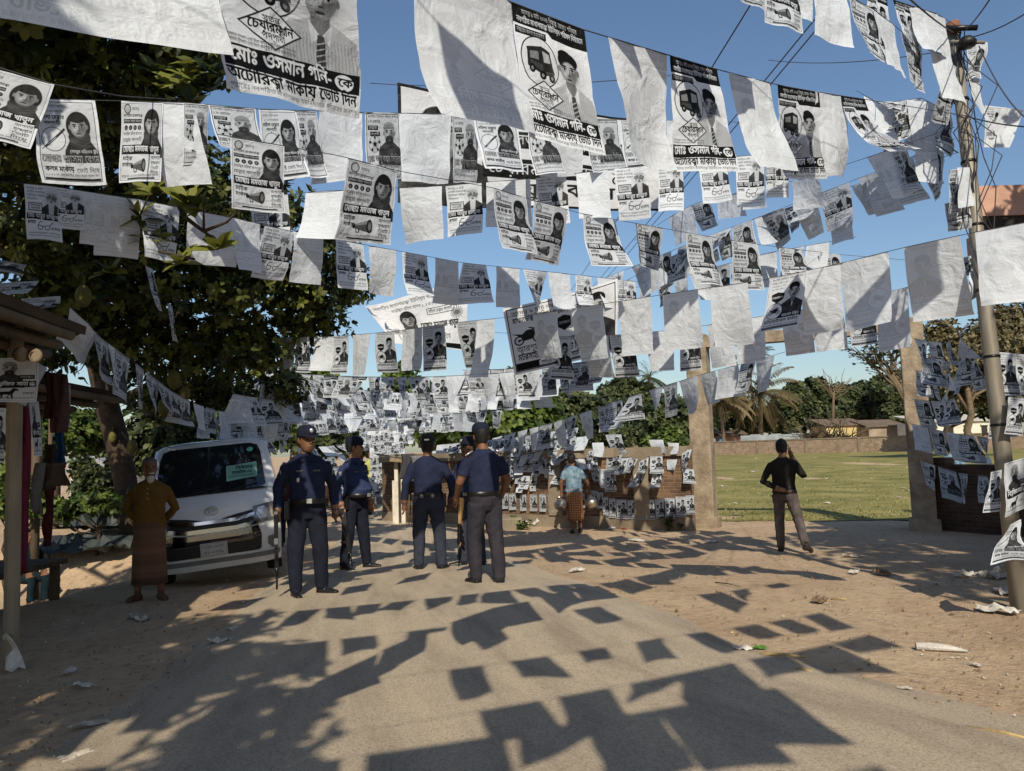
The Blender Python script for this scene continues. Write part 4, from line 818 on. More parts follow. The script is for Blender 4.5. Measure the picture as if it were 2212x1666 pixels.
garland((-2.2, 1.9, 4.5), (3.7, 4.5, 4.8), .25, 19, 'overhead', ['M', 'wM'], 'third cord overhead above the camera', L=.46, wl=.3)
garland((-4.6, -2.9, 4.0), (2.0, -1.6, 4.2), .2, 14, 'overhead', ['M', 'wO'], 'cord overhead well behind the camera')
# sheets pasted and tied on the brick wall
def wallpt(px, py, off=.17):
    d = ray(px, py); nn = Vector((wd.y, -wd.x, 0)); q = flatz(WL0) + nn * off; t = (q - CAM).dot(nn) / d.dot(nn); return CAM + d * t
WX = lambda u, v: ((1250 + u / 4.022) / 1.1573, (1080 + v / 4.022) / 1.1573)
wl = []
for a in '1030,1085,660,850 1095,1160,670,862 1170,1270,680,875 1280,1370,690,878 1385,1465,690,878 1465,1550,680,878 1560,1645,680,870 1655,1755,665,870 1765,1865,650,855 1865,1950,640,830'.split(): wl.append(('C', a, 'lower row on the wall beside the gate'))
for a in '20,80,620,775 90,160,625,785 200,262,630,795 300,370,630,795 395,460,628,800 480,545,628,800 595,660,625,790 780,850,615,760 915,985,590,740 965,1035,610,770'.split(): wl.append(('B', a, 'lower row on the wall left of the water carrier'))
for a in '115,165,150,290 165,260,140,275 290,345,130,270 470,560,105,255 60,130,270,440 250,350,260,405 340,400,250,400 440,540,260,420 225,305,440,585 320,380,430,595 610,690,200,330 560,650,415,540'.split(): wl.append(('H', a, 'torn upper cluster on the wall behind the officer'))
for a in '875,970,250,410 1060,1220,30,220 1070,1230,210,400 1190,1300,265,440 1300,1390,255,445 1400,1495,250,440 1505,1630,235,425 1365,1455,400,600 1535,1620,400,590 1060,1160,400,600 1840,1930,180,360 1830,1945,370,520'.split(): wl.append(('C', a, 'upper cluster on the wall near the gate'))
for a in '1495,1640,80,210 1690,1800,110,225 1680,1780,280,385 925,1040,110,260 690,780,130,190 150,225,290,440 1200,1290,270,430 980,1060,420,560'.split(): wl.append(('wC', a, 'blank backs flapping on the wall'))
for k in range(34):
    u_ = rr.uniform(10, 1010); v_ = rr.uniform(120, 520); a_ = rr.uniform(55, 85); wl.append((rr.choice(['C', 'H', 'B', 'wC', 'M']), '%d,%d,%d,%d' % (u_, u_ + a_, v_, v_ + a_ * 1.6), 'scattered torn sheets across the wall'))
cnt = {}
for code, a, wh in wl:
    u0_, u1_, v0_, v1_ = map(float, a.split(',')); lower = v0_ > 580; P0 = wallpt(*WX(u0_, v0_)); P1 = wallpt(*WX(u1_, v0_ + rr.uniform(-6, 6) - (0 if not lower else 0))); Q = wallpt(*WX((u0_ + u1_) / 2, v1_))
    cnt[wh] = cnt.get(wh, -1) + 1
    if lower: poster(code, P0, P1, P0.z - Q.z, 'the ' + wh, swing=.03, wav=.008, twist=rr.uniform(-.1, .1), seed=u0_, nth=cnt[wh])
    else: poster(code, P0, P1, P0.z - Q.z, 'the ' + wh, swing=rr.uniform(.05, .35), shift=rr.uniform(-.12, .12), curl=rr.uniform(-.2, .5), wav=.03, twist=rr.uniform(-.8, .8), crump=.02, seed=u0_, nth=cnt[wh])
# loose sheets round the pole, the stall and the tree (corner px, width px, bottom y, depth)
for k, (code, x0, y0, x1, y1, yb, d, kw, wh) in enumerate((
    ('A', 2128, 228, 2165, 232, 324, 8, T(shift=-.05), 'the right of the pole on a loose line'), ('wA', 2165, 232, 2212, 238, 330, 8, T(shift=-.25), 'the far right edge beside the pole'),
    ('B', 2050, 368, 2088, 362, 462, 7.2, T(shift=-.08), 'the electric pole above the pink parapet'), ('wB', 2068, 362, 2094, 362, 452, 7.05, T(shift=.0), 'the electric pole over a football sheet'), ('M', 2040, 440, 2092, 430, 500, 7.3, T(), 'the electric pole under the football sheet'),
    ('A', 2088, 100, 2132, 92, 175, 7.5, T(crump=.06, shift=-.08), 'the crossarm at the pole top'), ('C', 2155, 760, 2190, 764, 856, 7.4, T(), 'the right edge, left of a pair'), ('C', 2192, 764, 2230, 768, 862, 7.3, T(), 'the right edge, right of a pair'),
    ('C', 2178, 858, 2216, 862, 940, 7.1, T(shift=-.06), 'the right edge below the pair'), ('C', 2160, 840, 2186, 838, 945, 7.6, T(shift=-.12, twist=1.0), 'the pole below the pair, twisted'), ('H', 2170, 1002, 2225, 985, 1102, 6.8, T(shift=-.08), 'the right edge low on the pole'), ('C', 2140, 1020, 2165, 1015, 1100, 7, T(shift=-.1), 'the pole behind the horse sheet'),
    ('A', 2182, 1132, 2206, 1122, 1200, 6.6, T(shift=-.2, twist=1.6, crump=.04), 'the pole base, torn and hanging'), ('wC', 2095, 590, 2125, 570, 640, 7.4, T(crump=.05, shift=-.1), 'the pole behind the large blank sheet'), ('C', 2068, 560, 2108, 550, 590, 7.6, T(swing=.3), 'the pole left side above the gate'),
    ('H', -20, 775, 84, 772, 872, 5.6, T(swing=.0, shift=.0, curl=.15, nx=9, ny=10), 'the stall post at far left'), ('H', 60, 775, 102, 795, 885, 5.9, T(shift=-.12, twist=.6), 'the stall post, folded on its right'), ('C', -25, 880, 14, 882, 1000, 5.5, T(), 'the far left edge below the horse sheet'), ('H', 62, 868, 84, 868, 985, 6.4, T(shift=.04), 'the gap between the two front stall posts'), ('B', 136, 832, 152, 832, 925, 8.5, T(), 'the rear stall post'),
    ('R', 46, 645, 130, 640, 690, 6.6, T(crump=.05, curl=.9), 'the stall roof edge'), ('B', -10, 560, 56, 572, 608, 6.2, T(crump=.03, swing=.9), 'the branch above the stall roof, upper'), ('R', -10, 612, 84, 606, 640, 6.3, T(swing=.8, crump=.02), 'the branch above the stall roof, lower'),
    ('M', 314, 575, 330, 582, 662, 8, T(shift=.12), 'the tree left of the spectacles sheet'), ('B', 362, 655, 372, 662, 730, 8.6, T(shift=.1), 'the dark middle of the tree'), ('wM', 1862, 400, 1872, 392, 430, 8.2, T(crump=.04), 'the windblown cord as a torn scrap'))):
    kw = dict(kw); nx_ = kw.pop('nx', 6); ny_ = kw.pop('ny', 8)
    P0, P1 = at(x0, y0, d), at(x1, y1, d + .05); L = max(.2, (yb - (y0 + y1) / 2) * d / F); poster(code, P0, P1, L, wh, seed=k * 2.3, nx=nx_, ny=ny_, wav=.03, **kw)
for k in range(46):
    px = 800 + (k % 6) * 11 + rr.uniform(-3, 3); py = 935 + (k // 6) * 17 + rr.uniform(-5, 5); P0 = at(px, py, 21.5 + .3 * (k % 6) / 6); poster(rr.choice(['C', 'H', 'B', 'M', 'wC']), P0, P0 + Vector((.2, .05, rr.uniform(-.02, .02))), .3, 'the papered board left of the kiosk', swing=.06, twist=rr.uniform(-.3, .3), seed=k, nth=k)
for k, (a, b) in enumerate((((636, 968, 25), (770, 955, 29)), ((640, 990, 24), (765, 980, 28)), ((645, 1012, 23.5), (760, 1004, 27)), ((650, 1034, 23), (755, 1028, 26)))):
    row([a, ((a[0] + b[0]) / 2, (a[1] + b[1]) / 2 + 3, (a[2] + b[2]) / 2), b], 'the %s cord on the verge behind the van' % ORD[k], '%s cord counted downward on the verge behind the van' % ORD[k], 0, ['M', 'C', 'wC', 'B', 'O'], sz=.5, gap=.1, swing=(-.1, .9))
# big banners
def banner(key, c4, d0, d1, label, name='banner'):
    tl, tr, br, bl = [at(x, y, d) for (x, y), d in zip(c4, (d0, d1, d1, d0))]; nx_, ny_ = 14, 8; vs, fs, uv = [], [], []
    for j in range(ny_ + 1):
        for i in range(nx_ + 1):
            u, v = i / nx_, j / ny_; p = (tl * (1 - u) + tr * u) * (1 - v) + (bl * (1 - u) + br * u) * v
            p += Vector((0, noise.noise(p * 1.3) * .12 + .03 * math.sin(u * 9 + v * 5), -.18 * 4 * u * (1 - u) * (1 - v) * .25)); vs.append(p)
    for j in range(ny_):
        for i in range(nx_):
            f = (j * (nx_ + 1) + i, (j + 1) * (nx_ + 1) + i, (j + 1) * (nx_ + 1) + i + 1, j * (nx_ + 1) + i + 1); fs.append(f)
            for k in f: uv.append(((k % (nx_ + 1)) / nx_, 1 - (k // (nx_ + 1)) / ny_))
    return tag(mesh_obj(name, vs, fs, print_mat(key, tint=(.7, .72, .76), rough=.45), smooth=True, uv=uv), label, 'banner')
banner('banner_moto', [(1086, 668), (1335, 600), (1333, 758), (1112, 811)], 11.2, 11.8, 'wide motorcycle banner with portrait and black borders hung mid air')
banner('banner_woman', [(787, 661), (1012, 598), (1006, 758), (852, 742)], 13.5, 14, 'white banner with veiled woman and palm trees, hung slanting mid air')
banner('banner_frame', [(859, 181), (1435, 262), (1438, 456), (860, 440)], 8.3, 9, 'wide black framed banner behind the front poster rows')

# ---- the sheets become objects
POSTERS.sort(key=lambda p: -p['size'])
seen = set()
for i, p in enumerate(POSTERS):
    k = p['key']; m = print_mat(k)
    if i < 300 and p['size'] > 0:
        side = ('blank poster back, ' if p['back'] else DES[k] + ', ')
        o = mesh_obj('election_poster', p['v'], p['f'], m, smooth=True, uv=p['uv'])
        wh = p['where']
        lab = side + ((ORD[min(p['nth'], 39)] + ' from left on ') if p['nth'] is not None else 'on ') + wh
        tag(o, lab, 'poster', 'election posters')
        p['lab'] = lab
rest = [p for i, p in enumerate(POSTERS) if not (i < 300 and p['size'] > 0)]
keys = sorted(DES); vs, fs, uv, mi = [], [], [], []
for p in rest:
    b = len(vs); vs += p['v']; fs += [tuple(k + b for k in f) for f in p['f']]; uv += p['uv']; mi += [keys.index(p['key'])] * len(p['f'])
if rest: tag(mesh_obj('election_posters', vs, fs, [print_mat(k) for k in keys], smooth=True, midx=mi, uv=uv), 'mass of small election posters crowding the far cords over the road', 'posters', kind='stuff')
print('POSTERS', len(POSTERS), 'seen', sum(p['size'] > 0 for p in POSTERS))
# ------------------------------------------------ trees and plants
bark = mat('bark', (.085, .062, .045), rough=.95, col2=(.035, .026, .02), scale=6, bump=.9, bscale=14, spec=.15)
bark2 = mat('pale_bark', (.2, .15, .1), rough=.95, col2=(.1, .075, .05), scale=5, bump=.7, bscale=14, spec=.15)
lf_jack = leaf_mat('jackfruit_leaf', (.016, .03, .008), (.19, .205, .04), .33)
lf_bright = leaf_mat('bright_leaf', (.03, .06, .012), (.17, .22, .045), .35)
lf_dull = leaf_mat('dull_leaf', (.022, .036, .012), (.1, .115, .04), .25)
lf_dry = leaf_mat('dry_leaf', (.07, .06, .028), (.2, .165, .075), .25)
class Leaves:
    def __init__(s, rn): s.v = []; s.f = []; s.t = []; s.r = rn
    def leaf(s, p, d, nrm, L, Wd, tint):
        d = d.normalized(); sd = d.cross(nrm); sd = sd.normalized() if sd.length > 1e-4 else Vector((1, 0, 0)); nn = sd.cross(d); b = len(s.v)
        s.v += [p, p + d * L * .35 + sd * Wd * .45 + nn * L * .05, p + d * L * .35 - sd * Wd * .45 + nn * L * .05, p + d * L * .72 + sd * Wd * .42 + nn * L * .02, p + d * L * .72 - sd * Wd * .42 + nn * L * .02, p + d * L - nn * L * .08]
        s.f += [(b, b + 2, b + 1), (b + 1, b + 2, b + 4, b + 3), (b + 3, b + 4, b + 5)]; s.t += [tint] * 3
    def rosette(s, p, axis, L, n=6, tint=None):
        r = s.r; a = axis.normalized(); e = a.cross(Vector((.3, .2, .9))); e = e.normalized() if e.length > .01 else Vector((1, 0, 0)); f = a.cross(e); t0 = r.random() ** 1.6 if tint is None else tint; ph = r.uniform(0, 6.28)
        for k in range(n):
            t = ph + k * 2.4; dd = (e * math.cos(t) + f * math.sin(t)) * r.uniform(.6, 1) + a * r.uniform(.1, .8) + Vector((0, 0, r.uniform(-.25, .1))); l = L * r.uniform(.7, 1.15)
            s.leaf(p, dd, a + Vector((r.uniform(-.4, .4), r.uniform(-.4, .4), r.uniform(-.2, .5))), l, l * r.uniform(.42, .58), min(1, max(0, t0 + r.uniform(-.2, .2))))
    def blob(s, c, rad, n, L, shell=.55, per=6, squash=.8):
        r = s.r
        for _ in range(n):
            d = Vector((r.gauss(0, 1), r.gauss(0, 1), r.gauss(0, 1))).normalized(); k = rad * (shell + (1 - shell) * r.random()) * (1 + .25 * noise.noise(d * 2.2 + c * .3)); p = c + Vector((d.x * k, d.y * k, d.z * k * squash))
            s.rosette(p, d + Vector((0, 0, .4)), L, per)
    def build(s, name, m, parent=None):
        o = mesh_obj(name, s.v, s.f, m, parent); a = o.data.attributes.new('tint', 'FLOAT', 'FACE'); a.data.foreach_set('value', s.t); return o
def bpath(a, b, rn, wob=.12, n=5):
    L = (b - a).length; return [a.lerp(b, i / n) + Vector((rn.uniform(-1, 1), rn.uniform(-1, 1), rn.uniform(-.6, .6))) * (wob * L * math.sin(math.pi * i / n)) for i in range(n + 1)]
rt5 = random.Random(21)
# the big jackfruit tree over the van
tb = gp(281, 1220); D0 = tb.y
root = empty('jackfruit_tree', tb, 0, 'big dark jackfruit tree spreading over the van and the left side', 'tree')
loc = lambda p: p - tb
path = [tb - Vector((0, 0, .3)), at(284, 1150, D0), at(271, 1040, D0), at(252, 950, D0), at(230, 870, D0 - .2), at(205, 780, D0 - .4), at(185, 640, D0 - .8), at(170, 480, D0 - 1.4)]
mb = MB(); mb.tube([loc(p) for p in path], [.26, .23, .215, .23, .22, .16, .12, .07], 12)
BL = [(60, 300, 8.5, 150, 1), (200, 270, 8.5, 150, 1), (320, 200, 7.5, 110, 1), (110, 170, 7, 120, 1), (260, 150, 6.8, 80, .8), (100, 480, 9.5, 170, 1), (280, 450, 10, 165, 1), (440, 400, 10, 120, .8), (590, 455, 11, 95, .7), (690, 520, 11.5, 85, .8), (150, 620, 10.5, 160, 1), (330, 610, 11, 150, 1), (500, 600, 11.5, 150, 1), (650, 620, 12, 110, 1), (755, 610, 12.5, 66, .9), (250, 740, 11.5, 120, 1), (400, 740, 12, 130, 1), (550, 740, 12.5, 115, .9), (680, 700, 12.8, 80, .8), (470, 840, 13.5, 80, .9), (360, 850, 13, 85, 1), (610, 830, 14.5, 60, .8), (40, 760, 9.5, 110, 1), (30, 80, 6, 90, 1), (90, 690, 12, 110, 1), (470, 520, 12, 120, 1)]
Lv = Leaves(rt5); cents = []
for x, y, d, r_, den in BL:
    c = at(x, y, d); rad = r_ * d / F; cents.append((c, rad)); Lv.blob(loc(c), rad, int(430 * den * (rad / .9) ** 1.4), .128, shell=.25, per=6)
for c, rad in cents[:]:
    k = min(path[4:], key=lambda p: (p - c).length); mb.tube([loc(p) for p in bpath(k, c, rt5)], [.085, .07, .055, .045, .03, .012], 6)
    for _ in range(5):
        e = c + Vector((rt5.gauss(0, 1), rt5.gauss(0, 1), rt5.gauss(0, .7))).normalized() * rad * rt5.uniform(.7, 1.05); mb.tube([loc(p) for p in bpath(c, e, rt5, .2, 3)], [.02, .015, .01, .005], 4)
# the part of the crown that reaches over the road side behind the camera's left shoulder
for (x, y, z, r_) in ((-3.6, 5.2, 5.3, .95), (-4.6, 4.0, 5.6, 1.2), (-5.6, 5.6, 5.5, 1.3), (-4.2, 6.6, 5.9, 1.1), (-3.0, 6.9, 5.6, .7), (-5.8, 2.6, 5.8, 1.3), (-6.5, 4.2, 4.8, 1.2), (-4.3, 3.0, 4.9, .9), (-4.9, 4.9, 4.7, .9), (-3.6, 3.6, 5.5, .8)):
    Lv.blob(loc(Vector((x, y, z))), r_, int(420 * r_), .17, shell=.3); mb.tube([loc(p) for p in bpath(path[6], Vector((x, y, z)), rt5)], [.09, .08, .06, .05, .03, .015], 6)
for _ in range(90):                                  # bare twigs showing between the leaves
    c, rad = rt5.choice(cents[:21]); e = c + Vector((rt5.gauss(0, 1), -abs(rt5.gauss(0, .8)), rt5.gauss(0, .7))).normalized() * rad * rt5.uniform(.8, 1.25); mb.tube([loc(p) for p in bpath(c.lerp(e, .3), e, rt5, .15, 4)], [.016, .013, .01, .007, .004], 4)
# near branch with large leaves hanging in front of the spectacles sheets, and the sprig against the sky
for pts, sprigs in (([(350, 380, 6.3), (400, 470, 6.0), (440, 500, 5.8), (490, 480, 5.6), (530, 440, 5.5)], [(440, 455, 5.7), (470, 540, 5.8), (535, 430, 5.5), (400, 440, 5.9), (330, 420, 6.2), (300, 470, 6.4)]),
                    ([(380, 330, 6.3), (420, 240, 6.0), (440, 150, 5.8), (455, 70, 5.6)], [(440, 60, 5.6), (455, 95, 5.6), (430, 140, 5.8), (415, 175, 5.8), (450, 200, 5.8), (420, 230, 6.0), (400, 270, 6.1), (455, 160, 5.7), (390, 180, 6.0), (365, 200, 6.1), (340, 160, 6.2)]),
                    ([(160, 470, 7), (260, 560, 6.8), (330, 540, 6.5), (420, 560, 6.3)], [(240, 590, 6.7), (330, 520, 6.5), (390, 570, 6.4), (120, 460, 7), (60, 520, 7)])):
    P = [at(*p) for p in pts]; mb.tube([loc(p) for p in P], [.022 - .004 * i for i in range(len(P))], 6)
    for s_ in sprigs:
        q = at(*s_); k = min(P, key=lambda p: (p - q).length); mb.tube([loc(k), loc((k + q) / 2 + Vector((0, 0, .03))), loc(q)], [.012, .009, .006], 5)
        for e in range(2): Lv.rosette(loc(q), Vector((rt5.uniform(-.5, .5), -.4, rt5.uniform(.3, 1))), .2, 6, rt5.choice((.05, .3, .8, 1.0)))
mb.build('trunk', bark, root); Lv.build('crown', lf_jack, root)
jf = mat('jackfruit_skin', (.16, .14, .03), rough=.8, col2=(.08, .075, .02), scale=60, bump=1.0, bscale=60)
for x, y, d, r_ in ((243, 945, D0 - .3, .1), (285, 965, D0 - .3, .12), (292, 975, D0 - .25, .09), (355, 880, 11, .12), (376, 820, 11.4, .13), (345, 655, 10.6, .12), (400, 850, 11.5, .1), (180, 640, 9, .12), (310, 690, 10.8, .1)):
    p = at(x, y, d); q = MB(); q.ell((0, 0, 0), (r_ * .75, r_ * .75, r_ * 1.15), n=8); q.tube([(0, 0, r_), (.01, 0, r_ + .12)], .012, 5); o = q.build('fruit', jf, root); o.location = loc(p)
def tree(name, base, h, blobs, leafL, n, lm, label, trunk_r=.12, cat='tree', group=None, bk=None, per=6, shell=.35, lean=(0, 0)):
    """blobs: (dx,dy,z,r) in metres above the base"""
    root = empty(name, base, 0, label, cat, group); rn = random.Random(int(abs(base.x * 13 + base.y * 7) * 10)); Lv = Leaves(rn); mb = MB()
    top = Vector((lean[0], lean[1], h * .55)); mb.tube(bpath(Vector((0, 0, -.4)), top, rn, .04), [trunk_r * k for k in (1.25, 1, .95, .85, .75, .6)], 8)
    tot = sum(b[3] ** 2 for b in blobs)
    for (dx, dy, z, r_) in blobs:
        c = Vector((dx, dy, z)); mb.tube(bpath(top * rn.uniform(.6, 1), c, rn), [trunk_r * k for k in (.5, .42, .35, .28, .2, .1)], 5); Lv.blob(c, r_, max(20, int(n * r_ ** 2 / tot)), leafL, shell, per)
        for _ in range(3):
            e = c + Vector((rn.gauss(0, 1), rn.gauss(0, 1), rn.gauss(0, .7))).normalized() * r_; mb.tube([c, (c + e) / 2, e], [trunk_r * .15, trunk_r * .1, trunk_r * .05], 4)
    mb.build('trunk', bk or bark, root); Lv.build('crown', lm, root); return root
def ptree(name, px, d, spec, leafL, n, lm, label, tr=.12, z0=None, **kw):
    """spec: blobs as (px,py,rpx,doff) seen from the road"""
    z0 = g(at(px, 1000, d).x, d) if z0 is None else z0; b = at(px, 1000, d); b.z = z0; bl = []
    for (x, y, r_, do) in spec:
        q = at(x, y, d + do); bl.append((q.x - b.x, q.y - b.y, q.z - z0, r_ * (d + do) / F))
    return tree(name, b, max(q[2] for q in bl), bl, leafL, n, lm, label, tr, **kw)
# trees down the road and behind the wall
ptree('leafy_tree', 545, 22, [(480, 900, 60, 0), (540, 885, 70, 0), (600, 895, 55, 1), (520, 930, 60, -1), (580, 935, 50, 0), (450, 940, 45, 0)], .26, 900, lf_bright, 'yellow green leafy tree just behind the white van roof', .16)
ptree('leafy_tree', 680, 30, [(640, 905, 45, 0), (680, 890, 50, 0), (720, 920, 40, 0), (660, 945, 45, 0), (700, 955, 40, -1), (740, 945, 30, 0)], .34, 800, lf_dull, 'dark green tree above the officer beside the van', .2)
ptree('leafy_tree', 640, 42, [(590, 850, 50, 0), (640, 830, 55, 0), (700, 840, 50, 0), (750, 870, 45, 0), (660, 880, 60, 0)], .5, 700, lf_bright, 'tall green tree standing behind the cords left of the road', .3)
ptree('leafy_tree', 860, 46, [(830, 850, 30, 0), (870, 815, 35, 0), (900, 850, 40, 0), (860, 890, 45, 0), (920, 895, 45, 1), (960, 900, 35, 0)], .5, 800, lf_bright, 'light green tree rising at the road bend in the centre', .3)
ptree('leafy_tree', 1010, 34, [(960, 890, 50, 0), (1010, 865, 55, 0), (1060, 880, 55, 0), (1000, 920, 55, -1), (1060, 930, 50, -1), (940, 930, 45, 0)], .4, 1300, lf_bright, 'bright green tree behind the poster covered kiosk', .25)
ptree('leafy_tree', 1110, 30, [(1060, 840, 40, 0), (1110, 850, 60, 0), (1150, 890, 60, 0), (1100, 905, 60, -1), (1180, 920, 45, 0), (1140, 940, 45, -1)], .36, 1400, lf_bright, 'bright green tree left of the near coconut palm', .25)
ptree('leafy_tree', 1230, 48, [(1220, 880, 45, 0), (1270, 890, 50, 0), (1230, 925, 55, 0), (1300, 920, 45, 0), (1330, 930, 40, 0)], .45, 900, lf_dull, 'dull green tree right of the near coconut palm', .25)
ptree('rain_tree', 1345, 120, [(1320, 850, 30, 0), (1350, 838, 32, 0), (1385, 850, 30, 0), (1340, 870, 40, 0), (1390, 880, 36, 0), (1410, 862, 25, 0), (1440, 880, 26, 0), (1300, 870, 26, 0)], .9, 1700, lf_dull, 'rounded dome shaped tree on the skyline behind the wall', .6)
ptree('leafy_tree', 1440, 40, [(1420, 900, 35, 0), (1460, 890, 40, 0), (1440, 930, 40, 0), (1480, 920, 30, 0)], .36, 800, lf_dull, 'dull green tree just left of the left gate pillar', .2)
ptree('bush', 1445, 28, [(1425, 950, 22, 0), (1450, 942, 24, 0), (1470, 955, 18, 0), (1400, 960, 16, 0)], .22, 260, lf_bright, 'green bush peeping over the brick wall coping', .06, cat='bush')
ptree('leafy_tree', 1575, 128, [(1560, 890, 34, 0), (1600, 900, 38, 0), (1545, 920, 30, 0), (1620, 920, 30, 0), (1655, 905, 34, 0), (1580, 870, 28, 0)], .9, 1500, lf_dull, 'shadowy tree behind the hanging palm fronds at the field edge', .4)
ptree('leafy_tree', 1700, 130, [(1690, 880, 34, 0), (1730, 870, 40, 0), (1770, 862, 38, 0), (1750, 900, 44, 0), (1700, 915, 36, 0), (1790, 895, 40, 0), (1720, 848, 30, 0), (1760, 838, 26, 0)], .9, 2800, lf_dull, 'broad dull green tree behind the grey tin fence', .4)
ptree('leafy_tree', 1840, 140, [(1820, 868, 34, 0), (1850, 862, 36, 0), (1880, 870, 34, 0), (1840, 895, 36, 0), (1900, 890, 30, 0), (1815, 850, 26, 0), (1865, 845, 26, 0)], 1., 2200, lf_dull, 'green tree behind the yellow walled hut', .4)
ptree('leafy_tree', 1925, 132, [(1915, 840, 36, 0), (1945, 855, 36, 0), (1935, 890, 40, 0), (1960, 880, 30, 0), (1900, 830, 20, 0), (1955, 822, 30, 0)], .9, 2400, lf_dull, 'dark green tree left of the right gate pillar', .5)
ptree('leafy_tree', 1180, 75, [(930, 935, 34, 0), (990, 930, 36, 0), (1060, 940, 36, 0), (1130, 935, 40, 0), (1200, 940, 40, 0), (1270, 938, 40, 0), (1340, 940, 36, 0), (1400, 935, 36, 0), (1460, 935, 36, 0), (1510, 930, 30, 0)], .6, 2200, lf_dull, 'long dull green thicket behind the brick wall', .25, cat='thicket')
ptree('leafy_tree', 780, 60, [(700, 930, 34, 0), (760, 925, 36, 0), (820, 925, 36, 0), (870, 930, 36, 0), (740, 960, 30, 0), (800, 955, 30, 0)], .6, 1500, lf_bright, 'green thicket closing the far end of the road', .25, cat='thicket')
# sparse leaning tree
b0 = at(1990, 915, 95); b0.z = -.4
root = empty('bare_tree', b0, 0, 'leaning sparse branched tree left of the right gate pillar top', 'tree'); mb = MB(); Lv = Leaves(rt5); q0 = lambda x, y, d=95: at(x, y, d) - b0
tr = [Vector((0, 0, 0)), q0(1975, 890), q0(1950, 850), q0(1925, 810)]; mb.tube(tr, [.55, .5, .42, .34], 8)
for tx, ty in ((1862, 735), (1880, 722), (1905, 715), (1930, 722), (1850, 760), (1868, 775), (1955, 740), (1895, 745), (1840, 745), (1915, 740), (1875, 750), (1945, 765)):
    e = q0(tx, ty, 95 + rt5.uniform(-3, 3)); st = tr[rt5.choice((1, 2, 2, 3, 3, 3))]; P = bpath(st, e, rt5, .07); mb.tube(P, [.2, .16, .13, .1, .07, .03], 5)
    for _ in range(9):
        a = P[rt5.choice((2, 3, 4, 5))]; e2 = a + (e - st).normalized() * rt5.uniform(.5, 2) + Vector((rt5.uniform(-1.5, 1.5), rt5.uniform(-1, 1), rt5.uniform(-.8, 1.2))); mb.tube([a, (a + e2) / 2 + Vector((0, 0, .15)), e2], [.06, .045, .02], 4)
        for _ in range(4): Lv.rosette(a.lerp(e2, rt5.uniform(.3, 1.1)) + Vector((rt5.uniform(-.4, .4),) * 3), Vector((0, 0, 1)), .42, 5)
mb.build('trunk', bark2, root); Lv.build('crown', lf_dull, root)
b0 = at(1795, 915, 120); b0.z = -.4; root = empty('bare_tree', b0, 0, 'thin leafless tree on the skyline above the yellow hut', 'tree'); mb = MB(); q0 = lambda x, y, d=120: at(x, y, d) - b0
tr = [Vector((0, 0, 0)), q0(1800, 870), q0(1802, 840)]; mb.tube(tr, [.3, .2, .13], 6)
for _ in range(26):
    e = q0(rt5.uniform(1755, 1850), rt5.uniform(796, 845)); a = tr[1].lerp(tr[2], rt5.random()); P = bpath(a, e, rt5, .1, 4); mb.tube(P, [.1, .08, .06, .045, .025], 4)
mb.build('trunk', bark2, root)
# brush heap of dry branches before the hut
b0 = at(1780, 945, 108); b0.z = -.3; mb = MB()
for _ in range(70):
    a = Vector((rt5.uniform(-3, 4), rt5.uniform(-1, 1), rt5.uniform(1.6, 2.2))); e = a + Vector((rt5.uniform(-3.5, 3.5), rt5.uniform(-1, 1), rt5.uniform(.2, 3.5))); mb.tube(bpath(a, e, rt5, .12, 4), [.08, .07, .05, .04, .02], 4)
for _ in range(14): x = rt5.uniform(-3, 4); mb.tube([(x, 0, 0), (x + .1, .2, 2)], .06, 4)
o = mb.build('brush_heap', bark2); o.location = b0; tag(o, 'heap of dry bare branches piled before the yellow hut', 'brush')
# right hand trees behind the pole
ptree('bamboo_clump', 2100, 62, [(2040, 800, 60, 0), (2090, 760, 70, 0), (2150, 730, 70, 0), (2200, 760, 70, 0), (2060, 850, 50, 2), (2130, 830, 60, 2), (2200, 850, 60, 0), (2180, 690, 55, 0), (2030, 720, 40, 0), (2240, 700, 60, 0)], .42, 5200, lf_dry, 'tall brownish bamboo like tree behind the electric pole', .3, bk=bark2, shell=.1, per=5)
ptree('leafy_tree', 2050, 88, [(2010, 850, 30, 0), (2040, 870, 40, 0), (2090, 860, 40, 0), (2150, 875, 40, 0), (2210, 870, 40, 0)], .7, 900, lf_dull, 'dark tree above the cream school building', .4)
